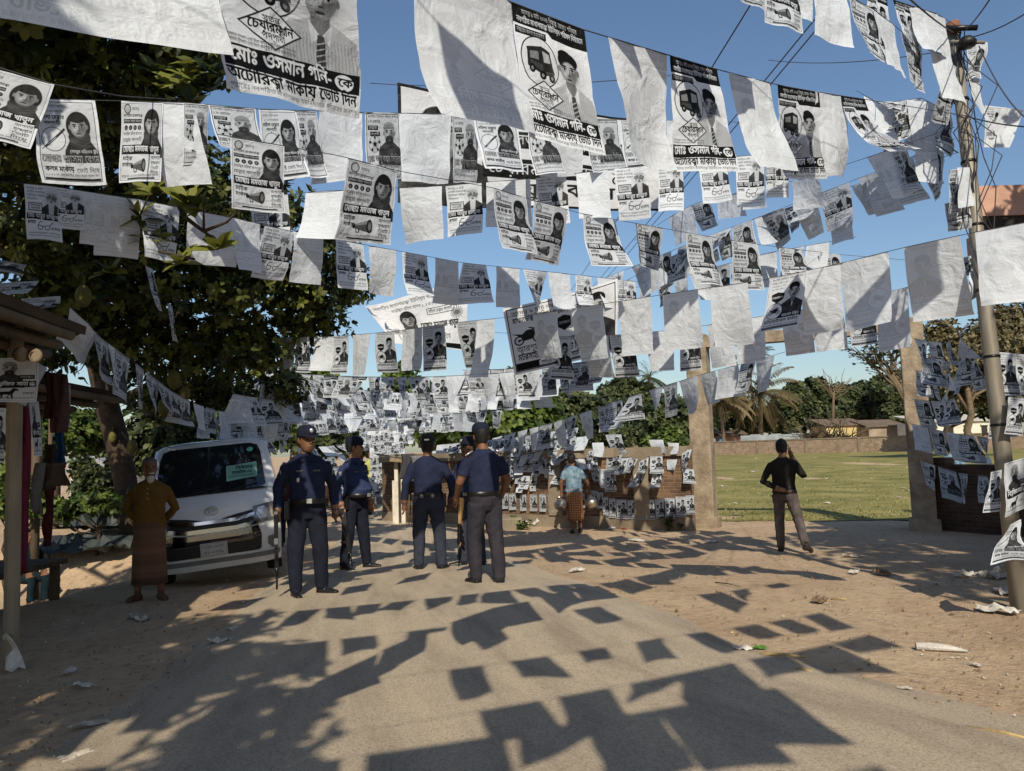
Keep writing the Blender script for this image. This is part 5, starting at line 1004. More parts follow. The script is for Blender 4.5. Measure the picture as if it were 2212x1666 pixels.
# palms
def palm(px, py, base_py, d, R_, lm, label, nf=22, tr=.2, droop=1.0):
    c = at(px, py, d); b = at(px + 6, base_py, d); b.z = -.4; root = empty('coconut_palm', b, 0, label, 'palm'); top = c - b; mb = MB(); mb.tube(bpath(Vector((0, 0, -.3)), top, rt5, .02), [tr * 1.4, tr, tr * .95, tr * .9, tr * .85, tr * .8], 8); mb.build('trunk', bark2, root); Lv = Leaves(rt5); rc = MB()
    for k in range(nf):
        a = k * 2.4; el = R(rt5.uniform(-35, 75)); P = [top]; dv = Vector((math.cos(a) * math.cos(el), math.sin(a) * math.cos(el), math.sin(el)))
        for i in range(9): P.append(P[-1] + dv * (R_ / 9)); dv = (dv + Vector((0, 0, -.13 * droop))).normalized()
        rc.tube(P, [.05 - .004 * i for i in range(10)], 4); t0 = rt5.random() ** 1.5
        for i in range(1, 10):
            for j in range(4):
                q = P[i].lerp(P[i - 1], j / 4); t = (P[i] - P[i - 1]).normalized(); sd = t.cross(Vector((0, 0, 1))).normalized()
                for s_ in (-1, 1):
                    l = R_ * .2 * math.sin(math.pi * min(1, (i + .5) / 10.5)) + .15; Lv.leaf(q, sd * s_ + t * .5 + Vector((0, 0, -.5 * droop + rt5.uniform(-.2, .2))), Vector((0, 0, 1)), l, R_ * .022, min(1, t0 + rt5.uniform(0, .25)))
    o = Lv.build('fronds', lm, root); o2 = rc.build('frond_stems', bark2, root)
palm(1192, 868, 975, 62, 3.4, leaf_mat('palm_dry', (.06, .055, .02), (.2, .15, .07), .3), 'drooping brownish coconut palm behind the kiosk and wall', droop=1.3)
palm(1402, 815, 930, 120, 3.4, lf_dull, 'small slim palm standing out above the dome tree', tr=.16, droop=.8)
palm(1640, 852, 958, 122, 7.2, leaf_mat('palm_dry', 0, 0), 'tall coconut palm with drooping fronds at the far field edge', nf=26, tr=.4, droop=1.4)
palm(1556, 868, 958, 118, 6.0, leaf_mat('palm_dry', 0, 0), 'low drooping palm just right of the left gate pillar', nf=20, tr=.3, droop=1.7)
palm(1620, 770, 930, 150, 5.0, lf_dull, 'distant palm top showing between blank sheets above the field', nf=16, tr=.3)
# left background: shrubs, banana-like clump, dark trees behind the stall
ptree('leafy_tree', 120, 17, [(20, 880, 70, 0), (70, 950, 60, 0), (20, 1010, 60, 0), (110, 900, 50, 1), (160, 930, 60, 1)], .2, 900, lf_bright, 'green tree behind the stall posts at far left', .12)
ptree('leafy_tree', 330, 19, [(330, 930, 70, 0), (400, 930, 70, 0), (300, 990, 50, 0), (360, 990, 50, 0), (440, 960, 45, 0), (200, 930, 55, 0), (240, 960, 45, 2)], .2, 1300, lf_dull, 'dark tree between the jackfruit trunk and the van', .14)
ptree('shrub', 205, 16, [(190, 1050, 34, 0), (225, 1030, 30, 0), (215, 1075, 34, 0), (250, 1065, 26, 0), (180, 1010, 26, 0)], .15, 420, lf_dull, 'dark leafy shrub in front of the whitewashed house', .05, cat='shrub')
ptree('shrub', 215, 14.5, [(140, 1105, 28, 0), (175, 1090, 30, 0), (215, 1085, 32, 0), (240, 1090, 26, 0), (110, 1095, 26, 0), (60, 1090, 30, 0)], .12, 520, lf_bright, 'low sunlit shrub along the edge of the yard path', .04, cat='shrub')
ptree('shrub', 20, 13, [(0, 1080, 40, 0), (50, 1060, 36, 0), (80, 1095, 26, 0)], .15, 260, lf_bright, 'sunlit shrub behind the front stall post', .05, cat='shrub')
# a tree behind the camera on the left, and one on the right: their shade falls into the picture
tree('roadside_tree', Vector((-6.5, -3.0, -.2)), 6, [(1.0, .5, 5.2, 1.2), (2.6, 1.6, 5.4, .9), (3.5, .8, 5.2, .8), (4.3, 2.0, 5.3, .6), (2.2, 2.9, 5.3, .8), (.5, 2.6, 5.4, 1.1), (-.8, .8, 5.8, 1.3), (1.8, -1.5, 6, 1.1), (4.9, 2.3, 5.2, .6), (4.0, 3.3, 5.4, .75), (3.2, 2.3, 5.0, .8), (5.4, 1.2, 5.1, .5)], .2, 2900, lf_jack, 'roadside tree left behind the camera', .2)
tree('roadside_tree', Vector((7.4, 1.6, -.2)), 7, [(-1.7, -.2, 5.8, 1.0), (-1.4, 1.9, 6, 1.1), (-1.0, 3.9, 6.3, 1.2), (.2, 5.4, 6.6, 1.2), (.9, 2.9, 6.3, 1.4), (.2, .2, 6.4, 1.3)], .2, 1700, lf_jack, 'roadside tree right of the camera behind the pink parapet building', .2)
# small plants at the wall foot
def sprout(px, py, h, n, label, lm=lf_bright):
    p = gp(px, py); Lv = Leaves(rt5); mb = MB()
    for _ in range(n):
        e = Vector((rt5.gauss(0, .35) * h, rt5.gauss(0, .3) * h, h * rt5.uniform(.4, 1))); mb.tube([(0, 0, -.02), e * .5 + Vector((0, 0, .02)), e], [.006, .005, .003], 4); Lv.rosette(e, e, .1, 5); Lv.rosette(e * .6, e, .09, 4)
    root = empty('weed', p, 0, label, 'plant'); mb.build('stem', bark2, root); Lv.build('leaves', lm, root)
sprout(1445, 1148, .3, 12, 'small weed at the wall foot nearest the left gate pillar', lf_dull); sprout(1470, 1147, .2, 8, 'low weed touching the left gate pillar base', lf_dull); sprout(1105, 1143, .26, 14, 'green weed beside the concrete block'); sprout(1130, 1146, .2, 10, 'green weed amid the paper litter by the wall')
for k in range(7): sprout(150 + k * 18, 1135 + (k * 7) % 14, .35, 12, 'weed in the yard edge, %s from left behind the stall' % ORD[k], lf_bright)
# ------------------------------------------------ the white van
white_paint = mat('white_paint', (.72, .74, .76), rough=.25, var=.06, scale=2, coat=.6, spec=.5)
glass = mat('dark_glass', (.012, .016, .02), rough=.04, var=.2, scale=2, spec=.9, coat=.5)
blackp = mat('black_plastic', (.015, .015, .017), rough=.5, var=.2)
chrome = mat('chrome', (.42, .43, .45), rough=.08, metal=1.0, var=.05)
lampg = mat('lamp_glass', (.12, .13, .135), rough=.08, metal=.3, var=.4, scale=25, coat=1.0)
rubber = mat('rubber', (.02, .02, .021), rough=.85)
greyp = mat('grey_trim', (.16, .165, .17), rough=.45, var=.2)
FP = [(.22, .06), (.32, 0), (.6, -.03), (.78, -.02), (.98, .04), (1.1, .11), (1.19, .22), (1.84, .82), (1.9, .98)]
def fy(x, z):
    y = FP[-1][1]
    for (za, ya), (zb, yb) in zip(FP, FP[1:]):
        if z <= zb: t = max(0, (z - za) / (zb - za)); y = ya + (yb - ya) * t; break
    return y + .22 * min(1, abs(x) / .86) ** 5
def hwid(z): return .85 - .11 * sm(1.05, 1.95, z) - .03 * sm(.5, .2, z)
vanp = at(470, 1150, 10.25); vang = Vector((vanp.x, vanp.y, -.11))
V = empty('van', vang, 0, 'white van with dark windscreen and chrome grille parked under the jackfruit tree', 'van')
V.rotation_euler = (0, R(-4.6), R(17))
prof = [(.06, .22), (0, .32), (-.03, .6), (-.02, .78), (.04, .98), (.11, 1.1), (.22, 1.19), (.5, 1.495), (.82, 1.84), (.98, 1.9), (1.3, 1.93), (2.6, 1.95), (4.3, 1.93), (4.55, 1.85), (4.66, 1.4), (4.7, .9), (4.68, .4), (4.6, .22)]
fr = [-1, -.985, -.93, -.8, -.5, 0, .5, .8, .93, .985, 1]; vs, fs = [], []
for y, z in prof:
    for f in fr:
        x = f * hwid(z); yy = y + (.22 * abs(f) ** 5 * (1 - sm(.9, 2.0, y)) if y < 2 else -.1 * abs(f) ** 8); zz = z - (.05 * abs(f) ** 6 if z > 1.88 else 0)
        vs.append((x, yy, zz))
n = len(fr)
for j in range(len(prof)):
    for i in range(n - 1): a, b = j * n + i, ((j + 1) % len(prof)) * n + i; fs.append((a, a + 1, b + 1, b))
fs.append(tuple(j * n for j in range(len(prof)))); fs.append(tuple(j * n + n - 1 for j in range(len(prof))[::-1]))
vs = [Vector(v) for v in vs]; m_ = MB(); m_.add(vs, fs, 0, True); body = m_.build('body', white_paint, V); 
try: body.data.set_sharp_from_angle(angle=R(38))
except Exception: pass
def patch(poly, off, mats, name, parent, th=.02, fn=fy, nseg=10):
    """flat outline in the front view laid on the curved nose, standing proud by off"""
    def dens(P):
        o = []
        for a, b in zip(P, P[1:] + P[:1]):
            k = max(1, int(abs(a[0] - b[0]) / .08) + int(abs(a[1] - b[1]) / .08))
            o += [(a[0] + (b[0] - a[0]) * i / k, a[1] + (b[1] - a[1]) * i / k) for i in range(k)]
        return o
    bm = bmesh.new(); P = dens(poly); f = bm.faces.new([bm.verts.new((x, 0, z)) for x, z in P])
    bmesh.ops.triangulate(bm, faces=[f]); bmesh.ops.subdivide_edges(bm, edges=[e for e in bm.edges if e.calc_length() > .12], cuts=3, use_grid_fill=True); bmesh.ops.triangulate(bm, faces=bm.faces[:])
    ex = bmesh.ops.extrude_face_region(bm, geom=bm.faces[:]); ev = {v for v in ex['geom'] if isinstance(v, bmesh.types.BMVert)}
    for v in bm.verts: v.co.y = fn(v.co.x, v.co.z) - (off if v in ev else -th)
    bmesh.ops.recalc_face_normals(bm, faces=bm.faces)
    me = bpy.data.meshes.new(name); bm.to_mesh(me); bm.free(); me.materials.append(mats); o = bpy.data.objects.new(name, me); COL.objects.link(o); o.parent = parent; return o
def mir(p): return [(-x, z) for x, z in p][::-1]
patch([(-.7, 1.245), (-.66, 1.7), (-.62, 1.8), (-.52, 1.835), (.52, 1.835), (.62, 1.8), (.66, 1.7), (.7, 1.245), (.6, 1.21), (-.6, 1.21)], .008, glass, 'windscreen', V)
patch([(-.72, 1.19), (.72, 1.19), (.66, 1.215), (-.66, 1.215)], .016, blackp, 'cowl', V)
for x in (-.35, .15): mbv = MB(); mbv.tube([(x, fy(x, 1.2) - .03, 1.2), (x + .45, fy(x + .3, 1.3) - .03, 1.27)], .008, 5); mbv.build('wiper', blackp, V)
gr = patch([(-.53, .93), (-.3, .9), (-.14, .865), (-.08, .845), (.08, .845), (.14, .865), (.3, .9), (.53, .93), (.52, .74), (.3, .695), (-.3, .695), (-.52, .74)], .012, blackp, 'grille', V)
for P in ([(-.54, .9), (-.3, .855), (.3, .855), (.54, .9), (.52, .85), (.3, .812), (-.3, .812), (-.52, .85)], [(-.53, .79), (-.3, .755), (.3, .755), (.53, .79), (.56, .74), (.3, .7), (-.3, .7), (-.56, .74)]): patch(P, .03, chrome if P[0][1] > .85 else MATS.get('chrome_dim') or mat('chrome_dim', (.2, .205, .215), rough=.12, metal=1, var=.05), 'chrome_bar', gr)
patch([(-.57, .72), (-.3, .68), (.3, .68), (.57, .72), (.6, .6), (.5, .55), (-.5, .55), (-.6, .6)], .02, mat('dark_chrome', (.1, .1, .105), rough=.1, metal=1.0, var=.1), 'lower_grille_trim', V)
patch([(-.6, .59), (-.5, .545), (.5, .545), (.6, .59), (.585, .42), (.55, .395), (-.55, .395), (-.585, .42)], .014, blackp, 'air_intake', V)
for s_ in (1, -1):
    hl = [(.52, .97), (.7, .995), (.82, 1.0), (.845, .8), (.8, .775), (.56, .745), (.5, .85)]; fog = [(.68, .55), (.79, .57), (.8, .42), (.72, .39), (.67, .46)]
    if s_ < 0: hl, fog = mir(hl), mir(fog)
    h = patch(hl, .014, lampg, 'headlight', V); patch([(s_ * a_, b_) for a_, b_ in ((.545, .86), (.58, .95), (.66, .965), (.7, .9), (.68, .81), (.6, .79))], .02, mat('lamp_reflector', (.6, .62, .64), rough=.18, metal=.9, var=.5, scale=40), 'reflector', h)
    q2 = patch([(s_ * a, b) for a, b in ((.72, .985), (.815, .99), (.835, .81), (.74, .79))], .018, mat('clear_lamp', (.3, .25, .2), rough=.1, var=.2, coat=1), 'turn_signal', h)
    fo = patch(fog, .01, greyp, 'fog_lamp_bezel', V); q = MB(); q.lathe((s_ * .745, fy(.745, .48) - .014, .48), [(.001, 0), (.045, 0), (.055, .01), (.06, .004), (.06, -.01)], 16, M=Matrix.Rotation(R(90), 4, 'X')); q.build('fog_lamp', lampg, fo)
# emblem: three interlocking ovals
em = MB(); yb = fy(0, .97) - .012
def oval(cx, cz, a, b, t):
    em.tube([(cx + a * math.cos(k * .3307), yb, cz + b * math.sin(k * .3307)) for k in range(20)], t, 5, caps=False)
oval(0, .975, .082, .056, .007); oval(0, .975, .028, .05, .006); oval(0, .999, .055, .022, .006); em.build('emblem', chrome, V)
pl = MB(); pl.box((0, -.058, .485), (.33, .012, .17), bev=.004); plate = pl.build('number_plate', mat('plate_white', (.62, .62, .6), var=.1), V)
def decal(name, key, c, wd_, hg, M, parent, tint=(.85, .85, .85)):
    o = mesh_obj(name, [M @ Vector(v) + Vector(c) for v in ((-wd_ / 2, 0, -hg / 2), (wd_ / 2, 0, -hg / 2), (wd_ / 2, 0, hg / 2), (-wd_ / 2, 0, hg / 2))], [(0, 1, 2, 3)], print_mat(key, tint=tint), parent, uv=[(0, 0), (1, 0), (1, 1), (0, 1)]); return o
decal('plate_lettering', 'plate', (0, -.067, .485), .31, .155, Matrix(), plate)
q = patch([(.2, 1.33), (.6, 1.36), (.6, 1.56), (.2, 1.53)], .02, mat('paper_green', (.3, .6, .52), var=.05), 'windscreen_notice', V, th=-.012)
sl_ = math.atan2(.6, .65); decal('notice_lettering', 'van_paper', (.4, fy(.4, 1.445) - .026, 1.445), .38, .25, Matrix.Rotation(-sl_, 4, 'X'), q, tint=(.33, .66, .57))
q = MB(); q.lathe((.52, fy(.52, 1.74) - .012, 1.74), [(.001, 0), (.045, 0), (.045, .004), (.001, .005)], 14, M=Matrix.Rotation(R(90) - sl_ + R(0), 4, 'X')); q.build('round_sticker', mat('sticker_green', (.15, .5, .42), var=.2), V)
patch([(-.82, .36), (.82, .36), (.8, .3), (-.8, .3)], .012, greyp, 'bumper_strip', V)
for s_ in (1, -1):
    # side glass, door seams, wheels, mirror
    def side(poly, name, m, off=.004):
        q = MB(); q.add([(s_ * (hwid(z) + off), y, z) for y, z in poly] + [(s_ * (hwid(z) - .02), y, z) for y, z in poly], [tuple(range(len(poly)))] + [(i, (i + 1) % len(poly), (i + 1) % len(poly) + len(poly), i + len(poly)) for i in range(len(poly))]); return q.build(name, m, V)
    side([(.62, 1.22), (.98, 1.75), (1.75, 1.78), (1.75, 1.18), (.75, 1.16)], 'side_window', glass); side([(1.85, 1.18), (1.85, 1.78), (3.05, 1.78), (3.05, 1.18)], 'side_window', glass); side([(3.15, 1.18), (3.15, 1.78), (4.4, 1.76), (4.45, 1.2)], 'side_window', glass)
    side([(1.79, .4), (1.79, 1.8), (1.805, 1.8), (1.805, .4)], 'door_seam', blackp, .002); side([(1.6, 1.0), (1.6, 1.05), (1.72, 1.05), (1.72, 1.0)], 'door_handle', chrome, .02)
    q = MB(); q.ell((s_ * .98, .42, 1.29), (.075, .05, .13), n=8); q.tube([(s_ * .8, .5, 1.18), (s_ * .95, .45, 1.2)], .025, 6); q.ell((s_ * .93, .35, 1.1), (.04, .03, .06), n=6); q.build('mirror', blackp, V)
    for y in (.95, 3.5):
        q = MB(); q.lathe((s_ * .72, y, .32), [(.2, -.1), (.31, -.1), (.325, -.06), (.325, .06), (.31, .1), (.2, .1)], 24, M=Matrix.Rotation(R(90), 4, 'Y')); wheel = q.build('wheel', rubber, V)
        q = MB(); q.lathe((s_ * .75, y, .32), [(.001, -.06), (.2, -.06), (.2, .05), (.16, .06), (.001, .05)], 20, M=Matrix.Rotation(R(90), 4, 'Y')); q.build('rim', greyp, wheel)
        q = MB(); q.prism([(y + .4 * math.cos(t * .2618), .32 + .4 * math.sin(t * .2618)) for t in range(13)], s_ * .8, s_ * (hwid(.6) + .006), axis='X'); q.build('wheel_arch', blackp, V)
# underside keeps the light out
q = MB(); q.box((0, 2.4, .3), (1.5, 4.2, .14)); q.build('underbody', blackp, V)

# ------------------------------------------------ people
def cloth(name, col, var=.25, rough=.9, scale=9): return mat(name, col, rough=rough, var=var, scale=scale, bump=.25, bscale=90, spec=.15)
skin = mat('skin', (.16, .075, .04), rough=.55, var=.15, scale=14, spec=.35)
skin2 = mat('skin_light', (.27, .14, .08), rough=.55, var=.15, scale=14, spec=.35)
navy = cloth('navy_shirt', (.017, .022, .052)); navy_d = cloth('dark_navy_trousers', (.012, .014, .026)); navy2 = cloth('blue_shirt', (.026, .038, .092)); greyt = cloth('grey_trousers', (.032, .029, .038))
leather = mat('black_leather', (.012, .011, .011), rough=.35, var=.3); hairm = mat('black_hair', (.008, .007, .006), rough=.6, bump=.6, bscale=60); white_hair = mat('white_hair', (.55, .53, .5), rough=.8, bump=.6, bscale=80)
silver = mat('silver_badge', (.55, .55, .55), rough=.3, metal=.6, var=.4, scale=60)
def plaid(name, base, l1, l2, sc=10):
    m = bpy.data.materials.new(name); m.use_nodes = True; t = m.node_tree; N = t.nodes; L = t.links; b = N['Principled BSDF']; b.inputs['Roughness'].default_value = .9; tc = N.new('ShaderNodeTexCoord'); prev = None
    for ax, col, s_ in (('X', l1, sc), ('Z', l1, sc), ('X', l2, sc * .5), ('Z', l2, sc * .5)):
        w_ = N.new('ShaderNodeTexWave'); w_.bands_direction = ax; w_.inputs['Scale'].default_value = s_; w_.inputs['Distortion'].default_value = .6; w_.inputs['Detail'].default_value = 1; L.new(tc.outputs['Object'], w_.inputs['Vector'])
        r = N.new('ShaderNodeValToRGB'); r.color_ramp.elements[0].position = .72; r.color_ramp.elements[1].position = .8; L.new(w_.outputs['Fac'], r.inputs[0])
        x = N.new('ShaderNodeMix'); x.data_type = 'RGBA'; mm = N.new('ShaderNodeMath'); mm.operation = 'MULTIPLY'; mm.inputs[1].default_value = .75; L.new(r.outputs[0], mm.inputs[0]); L.new(mm.outputs[0], x.inputs['Factor']); x.inputs['B'].default_value = (*col, 1)
        if prev: L.new(prev, x.inputs['A'])
        else: x.inputs['A'].default_value = (*base, 1)
        prev = x.outputs['Result']
    L.new(prev, b.inputs['Base Color']); return m
def human(foot, H, th, label, mats, arms=None, legs=None, head_yaw=0, sleeve='long', lean=(0, 0), belly=0, skirt=None, build=1.0, head_tilt=(0, 0), hang=.0, voxel=.0105, arm_mat=None, zoff=0):
    """faces -Y, turned by th. mats: skin, top, bottom, shoe. arms/legs: {'L':[...],'R':[...]} joints, L = +X side"""
    sk, top, bot, shoe = mats; s = H / 1.72; b = build
    src = MB()
    def lx(z): k = max(0, (z - .9) / .6); return lean[0] * k, lean[1] * k
    def ring(z, rx, ry, cx=0, cy=0, n=20): lxx, ly = lx(z); return [Vector((cx + lxx + rx * math.cos(6.2832 * k / n), cy + ly + ry * math.sin(6.2832 * k / n), z)) for k in range(n)]
    rings = [(.8, .12, .1, 0, 1), (.86, .168, .118, .01, 1), (.94, .172, .122, .005, 1), (.98, .166, .118 + belly * .4, -belly * .35, 1), (.99, .168, .12 + belly * .5, -belly * .4, 0), (1.06, .166, .118 + belly * .6, -belly * .5, 0), (1.16, .172, .12 + belly * .3, -belly * .25, 0), (1.27, .19, .122, 0, 0), (1.35, .194, .112, .005, 0), (1.395, .172, .1, .01, 0), (1.43, .125, .086, .01, 0), (1.45, .092, .076, .01, 0), (1.465, .07, .068, .005, 0)]
    if hang:                                              # shirt worn outside, hanging lower
        rings = [(hang, .195, .14, 0, 0)] + [(z, rx * 1.06, ry * 1.08, cy, 0) for z, rx, ry, cy, m in rings if z > hang + .04]
    tor = MB()
    R_ = [ring(z, rx * b, ry * b, 0, cy) for z, rx, ry, cy, m in rings]; src.loft(R_)
    src.m[-len(src.f):] = src.m[-len(src.f):]
    vm = []
    if False: pass
    for z, rx, ry, cy, m in rings: vm += [2 if m else 1] * 20
    def addtube(P, rad, mi, n=12, sub=4):
        Q, W_ = [], []
        for i in range(len(P) - 1):
            for k in range(sub): t = k / sub; Q.append(Vector(P[i]).lerp(Vector(P[i + 1]), t)); W_.append(rad[i] + (rad[i + 1] - rad[i]) * t)
        Q.append(Vector(P[-1])); W_.append(rad[-1]); c0 = len(src.v); src.tube(Q, W_, n); vm.extend([mi] * (len(src.v) - c0)); return Q
    def addell(c, r, mi, n=8, M=None): c0 = len(src.v); src.ell(c, r, n=n, M=M); vm.extend([mi] * (len(src.v) - c0))
    lx15, ly15 = lx(1.47); lxs, lys = lx(1.38)
    if hang and not skirt:
        c0 = len(src.v); src.loft([ring(z, rx * b, ry * b, 0, cy) for z, rx, ry, cy in ((.8, .12, .1, 0), (.86, .168, .118, .01), (.94, .172, .122, .005), (.99, .16, .115, 0))]); vm.extend([2] * (len(src.v) - c0))
    # legs
    legs = legs or {}
    for sd in (1, -1):
        kx = legs.get('L' if sd > 0 else 'R', [(.115 * sd, -.01, .49), (.12 * sd, .02, .09), (0.15 * sd, -1)]); hip = (.09 * sd, .005, .88); kn, an, fd = kx
        if skirt: 
            addtube([kn, an], [.055, .04], 0)
        else:
            addtube([hip, kn, an], [.105 * b, .078 * b, .066], 2); addtube([an, (an[0], an[1], an[2] - .01)], [.06, .06], 2)
        f = Vector((fd[0], fd[1], 0)).normalized(); fz = fd[2] if len(fd) > 2 else 0; a = Vector(an); heel = a - f * .05 + Vector((0, 0, -.05)); toe = a + f * .19 + Vector((0, 0, -.058 - fz)); addtube([a + Vector((0, 0, .0)), a + Vector((0, 0, -.045))], [.042, .045], 3, sub=3); addtube([heel, a + f * .08 + Vector((0, 0, -.045 - fz * .4)), toe], [.044, .043, .034], 3, sub=4)
    # arms
    arms = arms or {}
    for sd in (1, -1):
        el, wr, hd = arms.get('L' if sd > 0 else 'R', [(.265 * sd, .02, 1.12), (.275 * sd, -.04, .87), (.02 * sd, -.15, -1)])
        sh = (.168 * sd * b + lxs, lys + .008, 1.362); el, wr = Vector(el) + Vector((lxs, lys, 0)), Vector(wr) + Vector((lxs, lys, 0)) * .8
        am = 1
        if sleeve == 'long': addtube([sh, Vector(sh).lerp(el, .18), el, wr], [.058 * b, .063 * b, .053 * b, .041], am, sub=3); 
        else:
            mid = Vector(sh).lerp(el, .75); addtube([sh, Vector(sh).lerp(el, .2), mid], [.058 * b, .066 * b, .064 * b], am); addtube([mid, el, wr], [.046 * b, .043 * b, .029], 0)
        # hand
        hd = Vector(hd).normalized(); sdv = hd.cross(Vector((1, 0, 0))); sdv = sdv.normalized() if sdv.length > .2 else Vector((0, 1, 0)); nn = hd.cross(sdv); p0 = wr
        addtube([p0 - hd * .02, p0 + hd * .03, p0 + hd * .085], [.028, .036, .036], 0, n=10); cu = nn * (-.02 if sd > 0 else .02)
        for k in range(4):
            q = p0 + hd * .085 + sdv * (.03 - .02 * k); l = (.062, .075, .07, .055)[k]; addtube([q, q + hd * l * .5 + cu * .4, q + hd * l * .85 + cu * 1.4], [.0115, .0105, .009], 0, n=7, sub=2)
        q = p0 + hd * .025 + sdv * .035; addtube([q, q + hd * .035 + sdv * .022, q + hd * .065 + sdv * .02 + cu * .5], [.013, .012, .01], 0, n=7, sub=2)
    # neck and head
    hc = Vector((lx15 * 1.08 + head_tilt[0], ly15 * 1.08 - .015 + head_tilt[1], 1.605)); addtube([(lx15, ly15 + .008, 1.43), (hc.x, hc.y + .02, 1.53)], [.062, .056], 0)
    Mh = Matrix.Translation(hc) @ Matrix.Rotation(R(head_yaw), 4, 'Z') @ Matrix.Scale(1.07, 4)
    hr = [(-.118, .03, .035, -.045), (-.1, .05, .06, -.03), (-.06, .064, .08, -.015), (-.02, .071, .091, -.003), (.02, .075, .096, .003), (.06, .076, .097, .006), (.095, .064, .082, .008), (.115, .04, .052, .008), (.122, .012, .016, .008)]
    c0 = len(src.v); src.loft([[Mh @ Vector((rx * math.cos(6.2832 * k / 18), cy + ry * math.sin(6.2832 * k / 18), z)) for k in range(18)] for z, rx, ry, cy in hr]); vm.extend([0] * (len(src.v) - c0))
    for P, rad in (([(0, -.085, .015), (0, -.108, -.02), (0, -.1, -.035)], [.01, .015, .012]), ([(-.045, -.078, .028), (0, -.092, .03), (.045, -.078, .028)], [.009, .01, .009]), ([(-.025, -.085, -.062), (0, -.092, -.06), (.025, -.085, -.062)], [.009, .011, .009])): addtube([Mh @ Vector(p) for p in P], rad, 0, n=7, sub=2)
    for sx in (1, -1): addell(Mh @ Vector((sx * .077, .012, -.005)), (.012, .022, .034), 0, 6)
    me = bpy.data.meshes.new('body'); me.from_pydata([v * s for v in src.v], [], src.f); tmp = bpy.data.objects.new('body', me); COL.objects.link(tmp)
    bm = bmesh.new(); bm.from_mesh(me); bmesh.ops.recalc_face_normals(bm, faces=bm.faces); bm.to_mesh(me); bm.free()
    md = tmp.modifiers.new('r', 'REMESH'); md.mode = 'VOXEL'; md.voxel_size = voxel; ms = tmp.modifiers.new('s', 'SMOOTH'); ms.factor = .5; ms.iterations = 3
    dg = bpy.context.evaluated_depsgraph_get(); m2 = bpy.data.meshes.new_from_object(tmp.evaluated_get(dg)); bpy.data.objects.remove(tmp)
    kd = kdtree.KDTree(len(src.v)); [kd.insert(v * s, i) for i, v in enumerate(src.v)]; kd.balance()
    m2.materials.clear(); [m2.materials.append(x) for x in (sk, top, bot, shoe)]
    mi = [vm[kd.find(p.center)[1]] for p in m2.polygons]; m2.polygons.foreach_set('material_index', mi); m2.polygons.foreach_set('use_smooth', [True] * len(mi))
    iscl = [0] * len(m2.vertices)
    for p, k in zip(m2.polygons, mi):
        if k in (1, 2):
            for q in p.vertices: iscl[q] = 1
    sd0 = H * 31
    nrm = np.empty(len(m2.vertices) * 3, np.float32); m2.vertices.foreach_get('normal', nrm); nrm = nrm.reshape(-1, 3).copy(); cos = [v.co.copy() for v in m2.vertices]
    for i_, c in enumerate(cos):                        # folds in the cloth
        if iscl[i_]:
            f = noise.noise(Vector((c.x * 9 + sd0, c.y * 9, c.z * 5))) * .009 + noise.noise(Vector((c.x * 16, c.y * 16 + sd0, c.z * 13 + c.x * 14))) * .007; cos[i_] = c + Vector(nrm[i_]) * f
    m2.vertices.foreach_set('co', np.array([tuple(c) for c in cos], np.float32).ravel())
    root = empty('person', foot + Vector((0, 0, zoff)), th, label, 'person'); o = bpy.data.objects.new('body', m2); COL.objects.link(o); o.parent = root
    root['_s'] = s; HM = Matrix.Scale(s, 4) @ Mh
    for sx in (1, -1): q = MB(); q.ell(HM @ Vector((sx * .031, -.082, .005)), (.013 * s, .01 * s, .008 * s), n=6); q.build('eye', hairm, root)
    q = MB(); [q.tube([HM @ Vector((sx * .014, -.092, .026)), HM @ Vector((sx * .034, -.088, .032)), HM @ Vector((sx * .054, -.07, .024))], .005 * s, 5) for sx in (1, -1)]; q.build('eyebrows', hairm, root)
    if skirt:
        m, ztop, zbot, r1, r2 = skirt; q = MB(); rr_ = random.Random(int(H * 1000)); rg = []
        for i in range(9):
            t = i / 8; z = ztop + (zbot - ztop) * t; rx = .178 + (r1 - .178) * t; ry = .13 + (r2 - .13) * t; rg.append([Vector(((rx + .012 * math.sin(k * 1.9 + i * .2) * t) * math.cos(6.2832 * k / 28), (ry + .014 * math.sin(k * 1.3 + 1 + i * .15) * t) * math.sin(6.2832 * k / 28) + legs.get('skirt_y', 0) * t, z)) * s for k in range(28)])
        q.loft(rg, caps=True); q.build('lungi', m, root)
    return root, s, HM
def cap(root, s, HM, m, badge=True, back=False):
    q = MB(); prof = [(.088, .03), (.094, .045), (.095, .08), (.09, .11), (.07, .135), (.035, .148), (.002, .15)]
    q.lathe((0, 0, 0), prof, 20, M=HM @ Matrix.Diagonal((.95, 1.17, 1, 1))); q.add([HM @ Vector((.088 * math.cos(t), -.06 - .105 * abs(math.sin(t)) ** .7, .042 - .02 * math.sin(t))) for t in [math.pi * k / 12 for k in range(13)]] + [HM @ Vector((.085 * math.cos(t), -.06 - .1 * abs(math.sin(t)) ** .7, .05 - .018 * math.sin(t))) for t in [math.pi * k / 12 for k in range(13)]], [tuple(range(13)), tuple(range(25, 12, -1))] + [(i, i + 1, i + 14, i + 13) for i in range(12)])
    c = q.build('cap', m, root)
    if badge: q = MB(); q.ell(HM @ Vector((0, -.108, .088)), (.022 * s, .008 * s, .024 * s), n=6); q.build('cap_badge', silver, c)
    if back: q = MB(); q.box(HM @ Vector((0, .112, .07)), (.06 * s, .008, .018 * s)); q.build('cap_lettering', silver, c)
    q = MB(); q.lathe((0, 0, 0), [(.073, -.03), (.08, .0), (.082, .03)], 18, M=HM @ Matrix.Translation((0, .016, 0)) @ Matrix.Diagonal((.98, 1.06, 1, 1))); 
    return c
